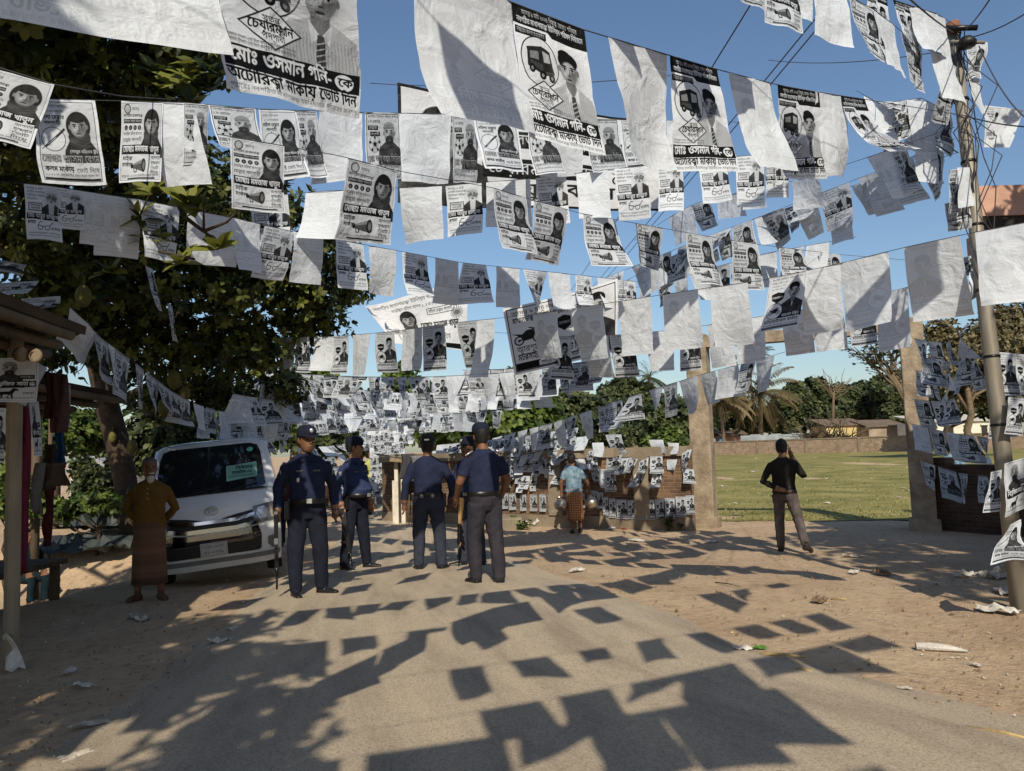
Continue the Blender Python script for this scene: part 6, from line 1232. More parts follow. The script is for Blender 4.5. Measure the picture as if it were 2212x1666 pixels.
def hair(root, s, HM, m=None, back=1.0, top=.135, low=-.05):
    q = MB(); vs = []
    prof = [(.07, low), (.085, 0), (.09, .05), (.082, .09), (.058, .12), (.02, top), (.001, top + .003)]
    rg = []
    for r, z in prof:
        ring = []
        for k in range(22):
            a = 6.2832 * k / 22; fr_ = max(0, -math.sin(a)); zz = max(z, .055 * fr_ + z * .4 if z < .055 else z) if fr_ > .35 else z; ring.append(HM @ Vector((r * .93 * math.cos(a), .014 + r * 1.14 * math.sin(a) * (1 if math.sin(a) > 0 else .97), zz + .006 * math.sin(k * 5.1 + z * 90))))
        rg.append(ring)
    q.loft(rg, caps=False); return q.build('hair', m or hairm, root)
def belt(root, s, z=.985, b=1.0, belly=0, m=None, kit=True):
    q = MB(); n = 24; rg = [[Vector(((.171 * b + o) * math.cos(6.2832 * k / n), -belly * .38 + (.124 * b + belly * .47 + o) * math.sin(6.2832 * k / n), z + dz)) * s for k in range(n)] for o, dz in ((0, -.028), (.006, -.024), (.006, .024), (0, .028))]
    q.loft(rg, caps=False); bl_ = q.build('belt', m or leather, root); q = MB(); q.box(Vector((0, -(.128 * b + belly * .86), z)) * s, (.06, .02, .05), bev=.004); q.build('buckle', silver, bl_)
    if kit: q = MB(); q.box(Vector((-.19 * b, -.03, z - .09)) * s, (.05, .09, .2), bev=.012); q.build('holster', leather, bl_); q = MB(); q.box(Vector((.185 * b, .03, z - .03)) * s, (.05, .08, .1), bev=.012); q.build('pouch', leather, bl_)
def insignia(root, s, b=1.0, belly=0, patch_l=True):
    for sx in (1, -1):
        q = MB(); q.box(Vector((sx * .12, .0, 1.432)) * s, (.1, .05, .012), 0, M=Matrix.Rotation(R(18 * sx), 4, 'Y'), bev=.004); q.build('epaulette', navy_d, root); q = MB(); q.ell(Vector((sx * .14, -.005, 1.442)) * s, (.014, .012, .006), n=6); q.build('rank_star', silver, root)
        q = MB(); q.box(Vector((sx * .262, .0, 1.27)) * s, (.012, .055, .065), bev=.004); q.build('shoulder_patch', mat('patch_cloth', (.3, .34, .42), var=.7, scale=70), root)
    q = MB(); q.box(Vector((.085, -.118, 1.29)) * s, (.08, .012, .018)); q.build('name_tape', mat('tape_dark', (.12, .12, .11), var=.8, scale=90), root); q = MB(); q.box(Vector((-.085, -.118, 1.29)) * s, (.075, .012, .018)); q.build('name_tape', MATS['tape_dark'], root)
    q = MB(); q.ell(Vector((-.1, -.128, 1.2)) * s, (.022, .007, .027), n=6); q.build('badge', silver, root)
    q = MB(); [q.box(Vector((sx * .07, -.1 - .0, 1.4)) * s, (.07, .03, .03), M=Matrix.Rotation(R(-25 * sx), 4, 'Y'), bev=.006) for sx in (1, -1)]; q.build('collar', navy, root)
steel = mat('gun_steel', (.03, .03, .032), rough=.35, metal=.7, var=.2); wood = mat('gun_wood', (.33, .2, .09), rough=.45, var=.35, scale=6, coat=.3)
def gun(a, b, label, kind='rifle'):
    """a = butt end, b = muzzle"""
    d = (b - a); L = d.length; root = empty(kind, a, 0, label, kind); root.rotation_euler = d.to_track_quat('X', 'Z').to_euler(); wm = wood if kind == 'rifle' else steel
    q = MB(); q.prism([(0, -.07), (.03, -.085), (.3, -.02), (.36, -.05), (.4, -.045), (.38, .015), (.0, .03)], -.02, .02); q.build('stock', wm if kind == 'rifle' else blackp, root)
    q = MB(); q.box((.5, 0, 0), (.28, .04, .065), bev=.008); q.box((.47, 0, -.06), (.03, .03, .08)); q.build('receiver', steel, root); q = MB(); q.tube([(.6, 0, .01), (L, 0, .01)], .011, 8); q.box((L - .05, 0, .03), (.02, .012, .04)); q.build('barrel', steel, root)
    q = MB(); q.tube([(.62, 0, -.01), (L * .8, 0, -.008)], [.026, .018], 8); q.build('fore_end', wm, root)
    if kind == 'rifle': q = MB(); q.tube([(.55, 0, -.03), (.59, 0, -.1), (.65, 0, -.15)], [.022, .02, .018], 8); q.build('magazine', steel, root)
    return root
def H_of(px, fy_, hy):
    f = gp(px, fy_); return f, (fy_ - hy) * f.y / F * 1.005
capm = cloth('cap_navy', (.012, .016, .032))
# officer nearest the van
f, Hh = H_of(665, 1291, 930); r, s, HM = human(f, Hh - .03, R(22), 'police officer in navy uniform facing the camera beside the white van', (skin, navy, navy_d, leather), build=1.06, belly=.05, head_yaw=18,
    arms={'R': [(-.285, .03, 1.12), (-.3, -.05, .87), (-.05, -.1, -1)], 'L': [(.28, .06, 1.12), (.29, .05, .87), (.0, -.1, -1)]}, legs={'R': [(-.12, -.03, .49), (-.125, -.02, .085), (.12, -1)], 'L': [(.13, .01, .49), (.15, .06, .085), (.75, -.7)]})
cap(r, s, HM, capm); belt(r, s, b=1.06, belly=.05); insignia(r, s, 1.06); hair(r, s, HM, top=.11)
Rm = Matrix.Translation(f) @ Matrix.Rotation(R(22), 4, 'Z'); gun(Rm @ Vector((-.34, -.09, .98)), Rm @ Vector((-.33, -.02, .12)), 'black shotgun held muzzle down by the officer beside the van', 'shotgun')
# officer in profile
f, Hh = H_of(768, 1233, 955); r, s, HM = human(f, Hh, R(60), 'police officer in blue shirt turned in profile to the right, boots on', (skin2, navy2, navy_d, leather), build=1.05, belly=.13, head_yaw=38,
    arms={'R': [(-.26, .07, 1.1), (-.27, -.02, .86), (0, -.1, -1)], 'L': [(.26, .05, 1.1), (.24, -.06, .88), (0, -.1, -1)]}, legs={'R': [(-.13, .0, .49), (-.16, .05, .085), (-.1, -1)], 'L': [(.12, -.04, .49), (.17, -.05, .085), (.35, -1)]})
cap(r, s, HM, capm); belt(r, s, b=1.05, belly=.13); insignia(r, s, 1.05); hair(r, s, HM, top=.11)
Rm = Matrix.Translation(f) @ Matrix.Rotation(R(60), 4, 'Z'); gun(Rm @ Vector((-.3, -.06, .92)), Rm @ Vector((-.24, -.14, .1)), 'black shotgun held muzzle down by the officer in profile', 'shotgun')
# officer from behind with rifle
f, Hh = H_of(929, 1234, 950); r, s, HM = human(f, Hh, R(183), 'police officer seen from behind in the road holding a wooden rifle', (skin, navy, cloth('slate_trousers', (.035, .04, .062)), leather), build=1.07,
    arms={'R': [(-.3, .03, 1.13), (-.33, -.02, .9), (-.1, -.1, -1)], 'L': [(.29, .03, 1.12), (.31, .0, .87), (.05, -.08, -1)]}, legs={'R': [(-.13, .0, .49), (-.15, .03, .085), (-.4, -1)], 'L': [(.13, .0, .49), (.14, .0, .085), (.35, -1)]})
cap(r, s, HM, cloth('cap_grey', (.03, .03, .035)), badge=False, back=True); hair(r, s, HM, top=.11, low=-.07); belt(r, s, b=1.07)
for sx in (-.06, .08):
    q = MB(); q.lathe(Vector((sx, .152, .965)) * s, [(.022, 0), (.028, .004), (.022, .008), (.018, .004), (.022, 0)], 12, M=Matrix.Rotation(R(90), 4, 'X')); q.build('handcuff', silver, r)
Rm = Matrix.Translation(f) @ Matrix.Rotation(R(183), 4, 'Z'); gun(Rm @ Vector((-.45, -.12, .99)), Rm @ Vector((-.4, -.02, .14)), 'wooden stocked rifle carried muzzle down beside the officer seen from behind')
# officer hidden behind the nearest right one
f, Hh = H_of(1020, 1226, 955); r, s, HM = human(f, Hh, R(-30), 'police officer facing left, mostly hidden behind the taller officer', (skin, navy2, MATS['slate_trousers'], leather), head_yaw=-25, legs={'R': [(-.12, -.02, .49), (-.13, -.02, .085), (-.8, -.6)], 'L': [(.12, .0, .49), (.13, .03, .085), (-.5, -1)]}, arms={'R': [(-.27, .02, 1.12), (-.3, -.06, .87), (-.05, -.1, -1)], 'L': [(.27, .02, 1.12), (.26, -.05, .87), (.0, -.1, -1)]})
cap(r, s, HM, capm); hair(r, s, HM, top=.11); insignia(r, s); belt(r, s, kit=False)
# tall officer, back three quarter
f, Hh = H_of(1052, 1264, 928); r, s, HM = human(f, Hh, R(-148), 'tall police officer from behind in short sleeves and purple grey trousers', (skin, navy, greyt, leather), build=1.06, sleeve='short', head_yaw=-12, head_tilt=(0, -.03),
    arms={'L': [(.29, -.02, 1.12), (.24, -.2, .95), (-.3, -.6, -.6)], 'R': [(-.28, .03, 1.12), (-.25, -.1, .89), (0, -.2, -1)]}, legs={'L': [(.1, -.08, .49), (.1, -.05, .085), (.1, -1)], 'R': [(-.1, .05, .49), (-.09, .12, .085), (-.3, -1)]})
cap(r, s, HM, capm, badge=False); hair(r, s, HM, top=.11, low=-.06); belt(r, s, b=1.06, kit=False)
for sx in (1, -1): q = MB(); q.tube([Vector((sx * .15, .03, 1.45)) * s, Vector((sx * .235, .02, 1.4)) * s], .01, 6); q.build('piping', silver, r)
q = MB(); q.box(Vector((.255, -.0, 1.29)) * s, (.02, .06, .07), bev=.005); q.build('shoulder_patch', mat('patch_cloth2', (.1, .35, .3), var=.6, scale=50), r)
# old man
ochre = cloth('ochre_shirt', (.115, .066, .017)); f, Hh = H_of(322, 1297, 1000); lung = mat('brown_lungi', (.17, .085, .048), rough=.9, col2=(.04, .025, .022), scale=1.5, stretch=(.1, .1, 4.0), detail=2)
r, s, HM = human(f, Hh, R(16), 'old bearded man in ochre shirt and brown lungi by the tree trunk', (skin, ochre, ochre, mat('sandal_skin', (.09, .045, .028))), hang=.74, skirt=(lung, .95, .2, .2, .16), head_yaw=18, build=1.02, sleeve='long',
    arms={'L': [(.28, .12, 1.1), (.12, .22, .93), (-1, .1, -.2)], 'R': [(-.28, .12, 1.1), (-.12, .22, .93), (1, .1, -.2)]}, legs={'L': [(.13, 0, .4), (.13, .02, .085), (.5, -1)], 'R': [(-.13, 0, .4), (-.13, .02, .085), (-.5, -1)]})
hair(r, s, HM, mat('grey_hair', (.1, .095, .09), rough=.8, bump=.5), top=.128, low=-.02); q = MB(); q.ell(HM @ Vector((0, -.058, -.115)), (.046 * s, .042 * s, .06 * s), n=8); q.ell(HM @ Vector((0, -.075, -.055)), (.045 * s, .03 * s, .012 * s), n=6); q.build('beard', white_hair, r)
q = MB(); [q.ell(Vector((.0, -.158, z)) * s, (.007, .005, .007), n=5) for z in (1.36, 1.3, 1.24)]; q.build('buttons', silver, r)
# man on the phone
f, Hh = H_of(1702, 1192, 958); dark = cloth('dark_sweater', (.022, .02, .018)); r, s, HM = human(f, Hh, R(161), 'young man in dark sweater walking away while talking on a phone', (skin2, dark, cloth('brown_grey_jeans', (.1, .082, .08)), mat('sandal_dark', (.03, .022, .018))), head_yaw=-14, head_tilt=(.0, -.03), lean=(.0, .03), build=.98, hang=.92,
    arms={'R': [(-.31, -.12, 1.15), (-.135, -.12, 1.475), (.2, .05, 1)], 'L': [(.31, .12, 1.1), (.07, .19, .98), (-1, .1, -.25)]}, legs={'L': [(.09, -.01, .49), (.1, .0, .085), (-.15, -1)], 'R': [(-.18, .02, .5), (-.26, .3, .16), (-.5, -1, .07)]})
hair(r, s, HM, top=.14, low=-.06); Rm = Matrix.Translation(f) @ Matrix.Rotation(R(161), 4, 'Z')
q = MB(); q.box((0, 0, 0), (.012, .075, .15), bev=.004); o = q.build('phone', blackp); o.matrix_world = Rm @ Matrix.Translation(Vector((-.098, -.09, 1.585)) * s) @ Matrix.Rotation(R(20), 4, 'X'); tag(o, 'black mobile phone held to the walking young man\'s ear', 'phone')
# water carrier
f, Hh = H_of(1244, 1152, 986); rp = plaid('orange_plaid', (.3, .09, .035), (.04, .015, .012), (.5, .25, .1), 13); acid = mat('mottled_denim', (.06, .11, .17), rough=.9, col2=(.22, .33, .4), scale=16, detail=8, bump=.3)
r, s, HM = human(f, Hh, R(186), 'man in mottled blue shirt and orange plaid lungi carrying water pitchers', (skin, acid, acid, MATS['sandal_dark']), hang=.9, sleeve='short', skirt=(rp, .96, .28, .175, .15), build=1.0, head_yaw=-30, lean=(.02, -.03), legs={'L': [(.08, -.02, .45), (.08, .06, .085), (0, -1)], 'R': [(-.1, -.12, .47), (-.1, .05, .12), (0, -1, .03)]},
    arms={'R': [(-.31, .03, 1.13), (-.36, -.02, .9), (-.05, 0, -1)], 'L': [(.27, .03, 1.12), (.27, .0, .88), (0, 0, -1)]})
hair(r, s, HM, top=.135, low=-.06); Rm = Matrix.Translation(f) @ Matrix.Rotation(R(186), 4, 'Z'); alu = mat('dull_metal', (.5, .45, .36), rough=.35, metal=.85, var=.35, scale=12, bump=.4, bscale=22)
for c, lab in ((Vector((-.4, -.02, .53)), 'dented round metal water pitcher in the right hand of the carrier'), (Vector((.29, 0, .5)), 'shaded metal water pitcher in the left hand of the carrier')):
    q = MB(); q.lathe((0, 0, 0), [(.001, 0), (.07, .01), (.125, .06), (.145, .12), (.135, .18), (.085, .225), (.055, .245), (.05, .275), (.068, .3), (.072, .305), (.062, .305), (.044, .275), (.044, .25)], 20); o = q.build('pitcher', alu); o.location = Rm @ (c * s); o.rotation_euler = (R(8), R(-10), 0); tag(o, lab, 'pitcher')
# person coming down the road
f, Hh = H_of(803, 1102, 976); dk = plaid('dark_plaid', (.02, .022, .035), (.15, .15, .17), (.08, .08, .1), 9); r, s, HM = human(f, Hh, R(8), 'person in yellow green shirt and dark checked lungi on the far road', (skin, cloth('lime_shirt', (.38, .4, .12)), MATS['lime_shirt'], MATS['sandal_dark']), hang=.95, sleeve='short', skirt=(dk, .97, .22, .19, .16), voxel=.014,
    arms={'L': [(.28, .0, 1.12), (.1, -.2, 1.12), (-1, -.1, .1)], 'R': [(-.27, .0, 1.12), (-.22, -.15, .98), (.2, -.3, -1)]}); hair(r, s, HM)
# someone by the van's side, and someone behind the low wall
f = gp(622, 1180); r, s, HM = human(f, 1.66, R(20), 'person in maroon behind the officer at the side of the van', (skin, cloth('maroon_shirt', (.08, .02, .02)), navy_d, leather), voxel=.014); hair(r, s, HM)
p = at(2052, 965, 17.2); f = Vector((p.x, p.y, -.25)); r, s, HM = human(f, 1.62, R(150), 'person in blue patterned clothes standing behind the dark low wall', (skin, mat('blue_pattern', (.03, .12, .22), col2=(.3, .4, .45), scale=14, rough=.9), navy_d, leather), voxel=.014); hair(r, s, HM)
# person sitting in the stall shade
p = gp(80, 1272); r, s, HM = human(Vector((p.x - .25, p.y + .1, p.z)), 1.62, R(60), 'person sitting in the dark stall in a teal cloth, one bare leg showing', (skin, cloth('teal_cloth', (.006, .016, .021)), MATS['teal_cloth'], skin), voxel=.013, zoff=-.42,
    legs={'L': [(.12, -.42, .88), (.12, -.4, .5), (0, -1)], 'R': [(-.12, -.42, .88), (-.12, -.38, .5), (0, -1)]}, arms={'L': [(.27, -.05, 1.12), (.15, -.3, .98), (-.3, -1, -.2)], 'R': [(-.27, -.05, 1.12), (-.15, -.3, .98), (.3, -1, -.2)]}); hair(r, s, HM)
# ------------------------------------------------ stall at the left
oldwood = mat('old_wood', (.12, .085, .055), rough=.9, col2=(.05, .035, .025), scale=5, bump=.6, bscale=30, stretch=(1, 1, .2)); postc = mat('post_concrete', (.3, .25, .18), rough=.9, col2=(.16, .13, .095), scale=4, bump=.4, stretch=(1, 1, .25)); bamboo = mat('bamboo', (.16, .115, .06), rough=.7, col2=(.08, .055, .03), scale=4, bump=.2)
sr = Vector((-4.0, 6.5, -.1)); ST = empty('market_stall', sr, 0, 'dark roadside stall with bamboo pole roof at the left edge', 'stall'); sl2 = lambda p: Vector(p) - sr
def post(px, py, zt, w_, m, lean=0.0):
    p = gp(px, py); q = MB(); n_ = 8; q.tube([sl2(p - Vector((0, 0, .2))), sl2(Vector((p.x + lean, p.y, zt)))], w_ / 2 * 1.15, 8 if m is postc else 10, smooth=m is not postc); return q.build('post', m, ST)
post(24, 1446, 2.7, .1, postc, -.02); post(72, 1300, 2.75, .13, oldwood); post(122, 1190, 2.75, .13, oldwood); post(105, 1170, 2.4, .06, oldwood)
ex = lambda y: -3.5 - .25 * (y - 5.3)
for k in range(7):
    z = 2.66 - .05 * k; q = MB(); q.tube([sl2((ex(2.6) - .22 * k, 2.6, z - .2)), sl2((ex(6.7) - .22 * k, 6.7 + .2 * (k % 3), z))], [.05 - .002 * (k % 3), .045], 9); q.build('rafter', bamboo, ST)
for x, px_, z in ((0, 22, 766), (0, 52, 768)):
    p = at(px_ + 22, z, 5.3); dv = (p - CAM).normalized() * .9; q = MB(); q.tube([sl2(p), sl2(p + dv)], .05, 12, caps=False); q.tube([sl2(p), sl2(p + dv)], .028, 12, caps=False)
    b = len(q.v); q.lathe(sl2(p), [(.028, 0), (.05, 0), (.05, .02), (.028, .02)], 14, M=Matrix.Rotation(R(-90), 4, 'X')); q.build('bamboo_pole', mat('bamboo_pale', (.2, .15, .1), var=.3), ST)
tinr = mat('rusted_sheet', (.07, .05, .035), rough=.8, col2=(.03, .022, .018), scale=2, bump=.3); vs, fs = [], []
for i in range(41):
    t = i / 40
    for j, y in enumerate((2.4, 6.9 )): vs.append(sl2((ex(y) + .08 - 3.2 * t, y + .2 * math.sin(i * .7), 2.74 - (.2 if y < 4 else 0) - .4 * t + .018 * (-1) ** i)))
for i in range(40): fs.append((2 * i, 2 * i + 1, 2 * i + 3, 2 * i + 2))
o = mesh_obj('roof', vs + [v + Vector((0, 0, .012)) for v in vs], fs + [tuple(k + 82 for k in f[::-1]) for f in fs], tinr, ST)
vs, fs = [], []
for i in range(31):
    t = i / 30
    for y in (6.7, 10.2): vs.append(sl2((-4.75 - .12 * (y - 6.7) - 2.4 * t, y, 2.42 - .4 * t + .018 * (-1) ** i)))
for i in range(30): fs.append((2 * i, 2 * i + 1, 2 * i + 3, 2 * i + 2))
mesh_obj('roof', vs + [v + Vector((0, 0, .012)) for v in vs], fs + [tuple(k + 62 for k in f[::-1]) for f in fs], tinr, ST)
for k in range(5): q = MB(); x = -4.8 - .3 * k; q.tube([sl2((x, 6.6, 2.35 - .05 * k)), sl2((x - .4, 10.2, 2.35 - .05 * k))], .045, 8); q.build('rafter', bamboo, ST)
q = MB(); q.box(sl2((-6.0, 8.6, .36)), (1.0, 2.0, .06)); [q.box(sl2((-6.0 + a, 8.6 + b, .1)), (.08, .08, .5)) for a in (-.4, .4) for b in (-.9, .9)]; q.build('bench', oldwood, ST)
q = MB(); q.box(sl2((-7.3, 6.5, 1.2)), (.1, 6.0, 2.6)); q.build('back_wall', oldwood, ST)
def hang(px, y0, y1, d, wpx, m, label, name='cloth_strip', cat='cloth'):
    P, Q = at(px, y0, d), at(px, y1, d); w_ = wpx * d / F; vs, fs = [], []
    for j in range(13):
        t = j / 12
        for i in range(7):
            u = i / 6 - .5; vs.append((P.x + u * w_ * (1 - .15 * math.sin(t * 5)) + .02 * math.sin(t * 4 + px), P.y + .05 * math.sin(u * 9 + t * 3 + px), P.z + (Q.z - P.z) * t))
    fs = [(j * 7 + i, j * 7 + i + 1, j * 7 + i + 8, j * 7 + i + 7) for j in range(12) for i in range(6)]; o = mesh_obj(name, vs, fs, m, smooth=True); md = None
    bm = bmesh.new(); bm.from_mesh(o.data); bmesh.ops.solidify(bm, geom=bm.faces[:], thickness=.008); bm.to_mesh(o.data); bm.free(); return tag(o, label, cat)
hang(112, 805, 905, 7.2, 24, cloth('maroon_cloth', (.045, .018, .016)), 'maroon cloth hanging under the stall roof behind the horse poster'); hang(133, 810, 935, 7.5, 26, cloth('dusty_rose_cloth', (.085, .05, .048)), 'dusty pink cloth strip hanging beside the maroon one'); hang(124, 1000, 1050, 7.8, 50, cloth('brown_sack', (.08, .06, .045)), 'brown sack hanging low between the stall posts', 'sack', 'bag'); hang(108, 960, 1060, 8.2, 24, cloth('dark_sack', (.05, .035, .03)), 'dark sack hanging left of the brown sack', 'sack', 'bag')
hang(131, 930, 1010, 8.0, 17, cloth('blue_bag', (.012, .05, .12)), 'blue plastic bag hanging from the rear stall post', 'bag', 'bag'); hang(57, 880, 1240, 6.6, 6, cloth('pink_ribbon', (.13, .014, .034)), 'long pink ribbon hanging beside the second stall post', 'ribbon', 'ribbon'); hang(108, 1040, 1180, 8.4, 6, cloth('red_ribbon', (.06, .01, .01)), 'dark red ribbon hanging near the rear stall post', 'ribbon', 'ribbon'); hang(84, 1000, 1110, 7.0, 12, cloth('grey_cloth', (.13, .12, .11)), 'grey cloth strip draped by the second stall post')
# ditch rubbish behind the stall
tarp = mat('dark_tarp', (.035, .045, .045), rough=.6, var=.4)
def crumple(name, p, sx, sy, h, m, label, cat, seed, n=9, rz=0, fold=0.0):
    vs = []
    for j in range(n):
        for i in range(n):
            u, v = i / (n - 1) - .5, j / (n - 1) - .5; e = 1 - max(abs(u), abs(v)) * 1.2; q = Vector((u * 3 + seed, v * 3, seed * 1.7)); z = abs(noise.noise(q)) * h + abs(noise.noise(q * 2.3)) * h * .5 + fold * (u + .5) ** 2 * sx; vs.append(Vector((u * sx * (1 + .3 * noise.noise(q * 1.3)), v * sy * (1 + .3 * noise.noise(q * 1.1 + Vector((4, 0, 0)))), max(.004, z * max(.15, e + .3)))))
    fs = [(j * n + i, j * n + i + 1, (j + 1) * n + i + 1, (j + 1) * n + i) for j in range(n - 1) for i in range(n - 1)]
    o = mesh_obj(name, vs, fs, m); o.location = p + Vector((0, 0, .012)); o.rotation_euler = (0, 0, rz); return tag(o, label, cat)
for k, (px, py, sx, sy, h, lab) in enumerate(((195, 1165, 1.6, 1.2, .5, 'dark tarpaulin heap in the ditch, nearest the stall'), (235, 1150, 1.3, 1.0, .6, 'dark tarpaulin heap beside the tree trunk'), (165, 1140, 1.5, 1.0, .4, 'dark tarpaulin heap at the far ditch edge'))): crumple('tarpaulin', gp(px, py), sx, sy, h, tarp, lab, 'tarpaulin', k * 3.3 + 1, 12)
straw = mat('straw', (.4, .29, .13), rough=.8, var=.4, scale=20)
def stick(pa, pb, r, label, name='bamboo_stick', m=None, lift=.02):
    a, b = gp(*pa), gp(*pb); c = (a + b) / 2 + Vector((0, 0, .012)); q = MB(); q.tube([a + Vector((0, 0, lift)) - c, Vector((0, 0, lift)), b + Vector((0, 0, lift)) - c], [r, r * .9, r * .6], 6); o = q.build(name, m or straw); o.location = c; return tag(o, label, 'stick')
stick((160, 1123), (250, 1108), .03, 'pale bamboo pole lying across the ditch edge'); stick((215, 1118), (240, 1130), .02, 'short pale stick in the ditch litter')
stick((1645, 1420), (1742, 1426), .012, 'dry straw stalk lying on the dirt right of the road'); stick((2085, 1580), (2260, 1615), .012, 'long dry straw stalk at the bottom right corner'); stick((1715, 1452), (1755, 1458), .009, 'short straw bit below the plastic scrap'); stick((1545, 1262), (1600, 1272), .006, 'thin twig on the sunlit dirt', m=bark); stick((1795, 1298), (1830, 1300), .008, 'pale stick beside the brown earth clod')
# ------------------------------------------------ litter
pw = mat('waste_paper', (.58, .56, .52), rough=.8, col2=(.36, .33, .29), scale=12, bump=.5); pd = mat('dirty_paper', (.42, .38, .32), rough=.9, var=.3, scale=14, bump=.4)
for k, (px, py, sx, sy, h, m, lab) in enumerate((
    (1605, 1408, .16, .1, .05, pw, 'crumpled clear plastic scrap on the dirt right of the road'), (1245, 1236, .3, .14, .07, pw, 'crumpled bluish paper on the dirt in the poster shadows'), (1130, 1140, .5, .3, .22, pw, 'pile of white paper litter at the wall foot by the concrete block'), (1165, 1137, .55, .35, .3, pw, 'larger pile of white paper litter under the wall plinth'), (1357, 1143, .42, .2, .05, mat('red_cloth', (.45, .05, .03), var=.3), 'red plastic scrap at the wall foot'), (1322, 1143, .4, .2, .06, pw, 'white paper scrap left of the red scrap'), (1378, 1170, .5, .22, .06, pw, 'flat white paper sheet on the dirt before the wall'), (1555, 1473, .1, .05, .02, pw, 'white paper scrap on the dusty asphalt edge'), (1845, 1240, .3, .12, .06, pw, 'torn white paper beside a brown clod'), (2110, 1395 + 45, .1, .06, .02, pw, 'small paper scrap low on the right dirt'), (1955, 1432 + 60, .1, .05, .02, pd, 'small dirty scrap at lower right'), (2150, 1250, .4, .25, .12, pd, 'heap of fallen posters behind the electric pole'), (2170, 1285, .4, .2, .1, pw, 'middle heap of fallen posters near the electric pole'), (2155, 1325, .42, .2, .09, pw, 'front heap of fallen posters at the electric pole foot'), (2085, 1248, .3, .15, .1, pw, 'crumpled poster in the shade left of the pole'), (1770, 1302, .3, .15, .07, mat('earth_clod', (.2, .13, .075), var=.4, scale=20, bump=.8), 'brown earth clod on the sunlit dirt'), (1905, 1243, .3, .16, .1, MATS['earth_clod'], 'brown earth clod at the shadow edge'), (1995, 1650, .18, .07, .03, pd, 'torn scrap at the bottom right'), (475, 1390, .22, .12, .05, pw, 'grey white rag on the shaded dirt, middle left'), (505, 1362, .16, .1, .04, pw, 'white paper scrap among left shadow streaks'), (300, 1340, .5, .16, .08, pd, 'dirty rag near the old man, on the ground'), (315, 1633, .07, .05, .03, MATS['red_cloth'], 'small red wrapper on the asphalt edge'), (165, 1640, .2, .1, .03, pd, 'dusty scrap in the bottom left'), (150, 1455, .16, .1, .04, pw, 'white scrap near the front stall post'), (180, 1485, .24, .08, .03, pw, 'bluish flat scrap below the front stall post'), (195, 1570, .26, .1, .03, pd, 'dusty scrap on the left dirt in sunlight'), (690, 1420, .05, .03, .02, pw, 'tiny scrap on the shaded asphalt'), (1840, 1205, .3, .16, .05, pd, 'dusty scrap in the shade right of the walking man'), (1538, 1172, .3, .16, .05, pw, 'white scrap left of the walking man on the dirt'))): crumple('litter_scrap' if m not in (MATS['earth_clod'],) else 'earth_clod', gp(px, py), sx * .8, sy * .8, h * 1.1, m, lab, 'litter' if m is not MATS['earth_clod'] else 'clod', k * 2.7 + .4, rz=k * .9)
a = gp(2018, 1408); q = MB(); rg = [[Vector((-.12 + .34 * t, r_ * math.cos(k * .5236), max(-.0, r_ * .7 + r_ * .8 * math.sin(k * .5236)) + .01)) for k in range(12)] for t, r_ in ((0, .035), (.3, .038), (.65, .03), (1, .008))]; q.loft(rg, caps=False, smooth=False); o = q.build('paper_cone', pw); o.location = a; o.rotation_euler = (0, 0, R(-18)); tag(o, 'rolled white paper cone lying on the right dirt', 'litter')
crumple('green_leaf_scrap', gp(1640, 1405), .1, .06, .04, leaf_mat('fresh_leaf', (.08, .2, .02), (.1, .25, .03)), 'bright green scrap beside the clear plastic', 'litter', 3.1)
P0 = gp(42, 1452); vs = []; fs = []
for j in range(9):
    t = j / 8
    for i in range(4): u = i / 3 - .5; vs.append(P0 + Vector((-.03 - .11 * t + u * (.13 - .05 * t), .05 * math.sin(t * 3 + u), .02 + .27 * t + .02 * math.sin(u * 7 + t * 5))))
fs = [(j * 4 + i, j * 4 + i + 1, j * 4 + i + 5, j * 4 + i + 4) for j in range(8) for i in range(3)]; tag(mesh_obj('paper_strip', vs, fs, pw, smooth=True), 'white paper strip leaning on the front stall post foot', 'litter')
# countless crumbs, pebbles and leaf bits on the dirt; scraps over the field
vs, fs, mi = [], [], []; rl = random.Random(5)
for k in range(3600):
    d = 3.6 + 15 * rl.random() ** 1.6; x = rl.uniform(-.72, .72) * d; c, h = road_at(d)
    if abs(x - c) < h * .92 and rl.random() < .9: continue
    s_ = rl.uniform(.003, .011) * (1 if rl.random() < .97 else 2.2); b = len(vs); z = g(x, d) + .02 + noise.noise(Vector((x * .9, d * .9, 0))) * .02; a = rl.uniform(0, 6.3); e = rl.uniform(.4, 2.2)
    for t in range(4): vs.append((x + s_ * math.cos(a + t * 1.57) * (e if t % 2 else 1), d + s_ * math.sin(a + t * 1.57) * (e if t % 2 else 1), z - .01))
    vs.append((x, d, z + s_ * rl.uniform(.1, .9)))
    fs += [(b, b + 1, b + 4), (b + 1, b + 2, b + 4), (b + 2, b + 3, b + 4), (b + 3, b, b + 4)]; mi += [rl.choice((0, 0, 0, 0, 1, 1, 2, 3))] * 4
tag(mesh_obj('debris', vs, fs, [MATS['earth_clod'], bark2, pd, straw], midx=mi), kind='stuff')
vs, fs = [], []
for k in range(90):
    d = 19 + 70 * rl.random() ** 1.3; x = d * rl.uniform(.22, .62); s_ = rl.uniform(.06, .16); b = len(vs); a = rl.uniform(0, 3)
    for t in range(4): vs.append((x + s_ * math.cos(a + t * 1.57), d + s_ * math.sin(a + t * 1.57) * .8, -.225 + rl.uniform(0, .06)))
    fs.append((b, b + 1, b + 2, b + 3))
tag(mesh_obj('paper_litter', vs, fs, pw), kind='stuff')
p = gp(1097, 1146); q = MB(); q.box((0, .25, .1), (.66, .5, .34), bev=.04); o = q.build('concrete_block', postc); o.location = p; tag(o, 'low pale concrete block lying by the brick wall', 'block')
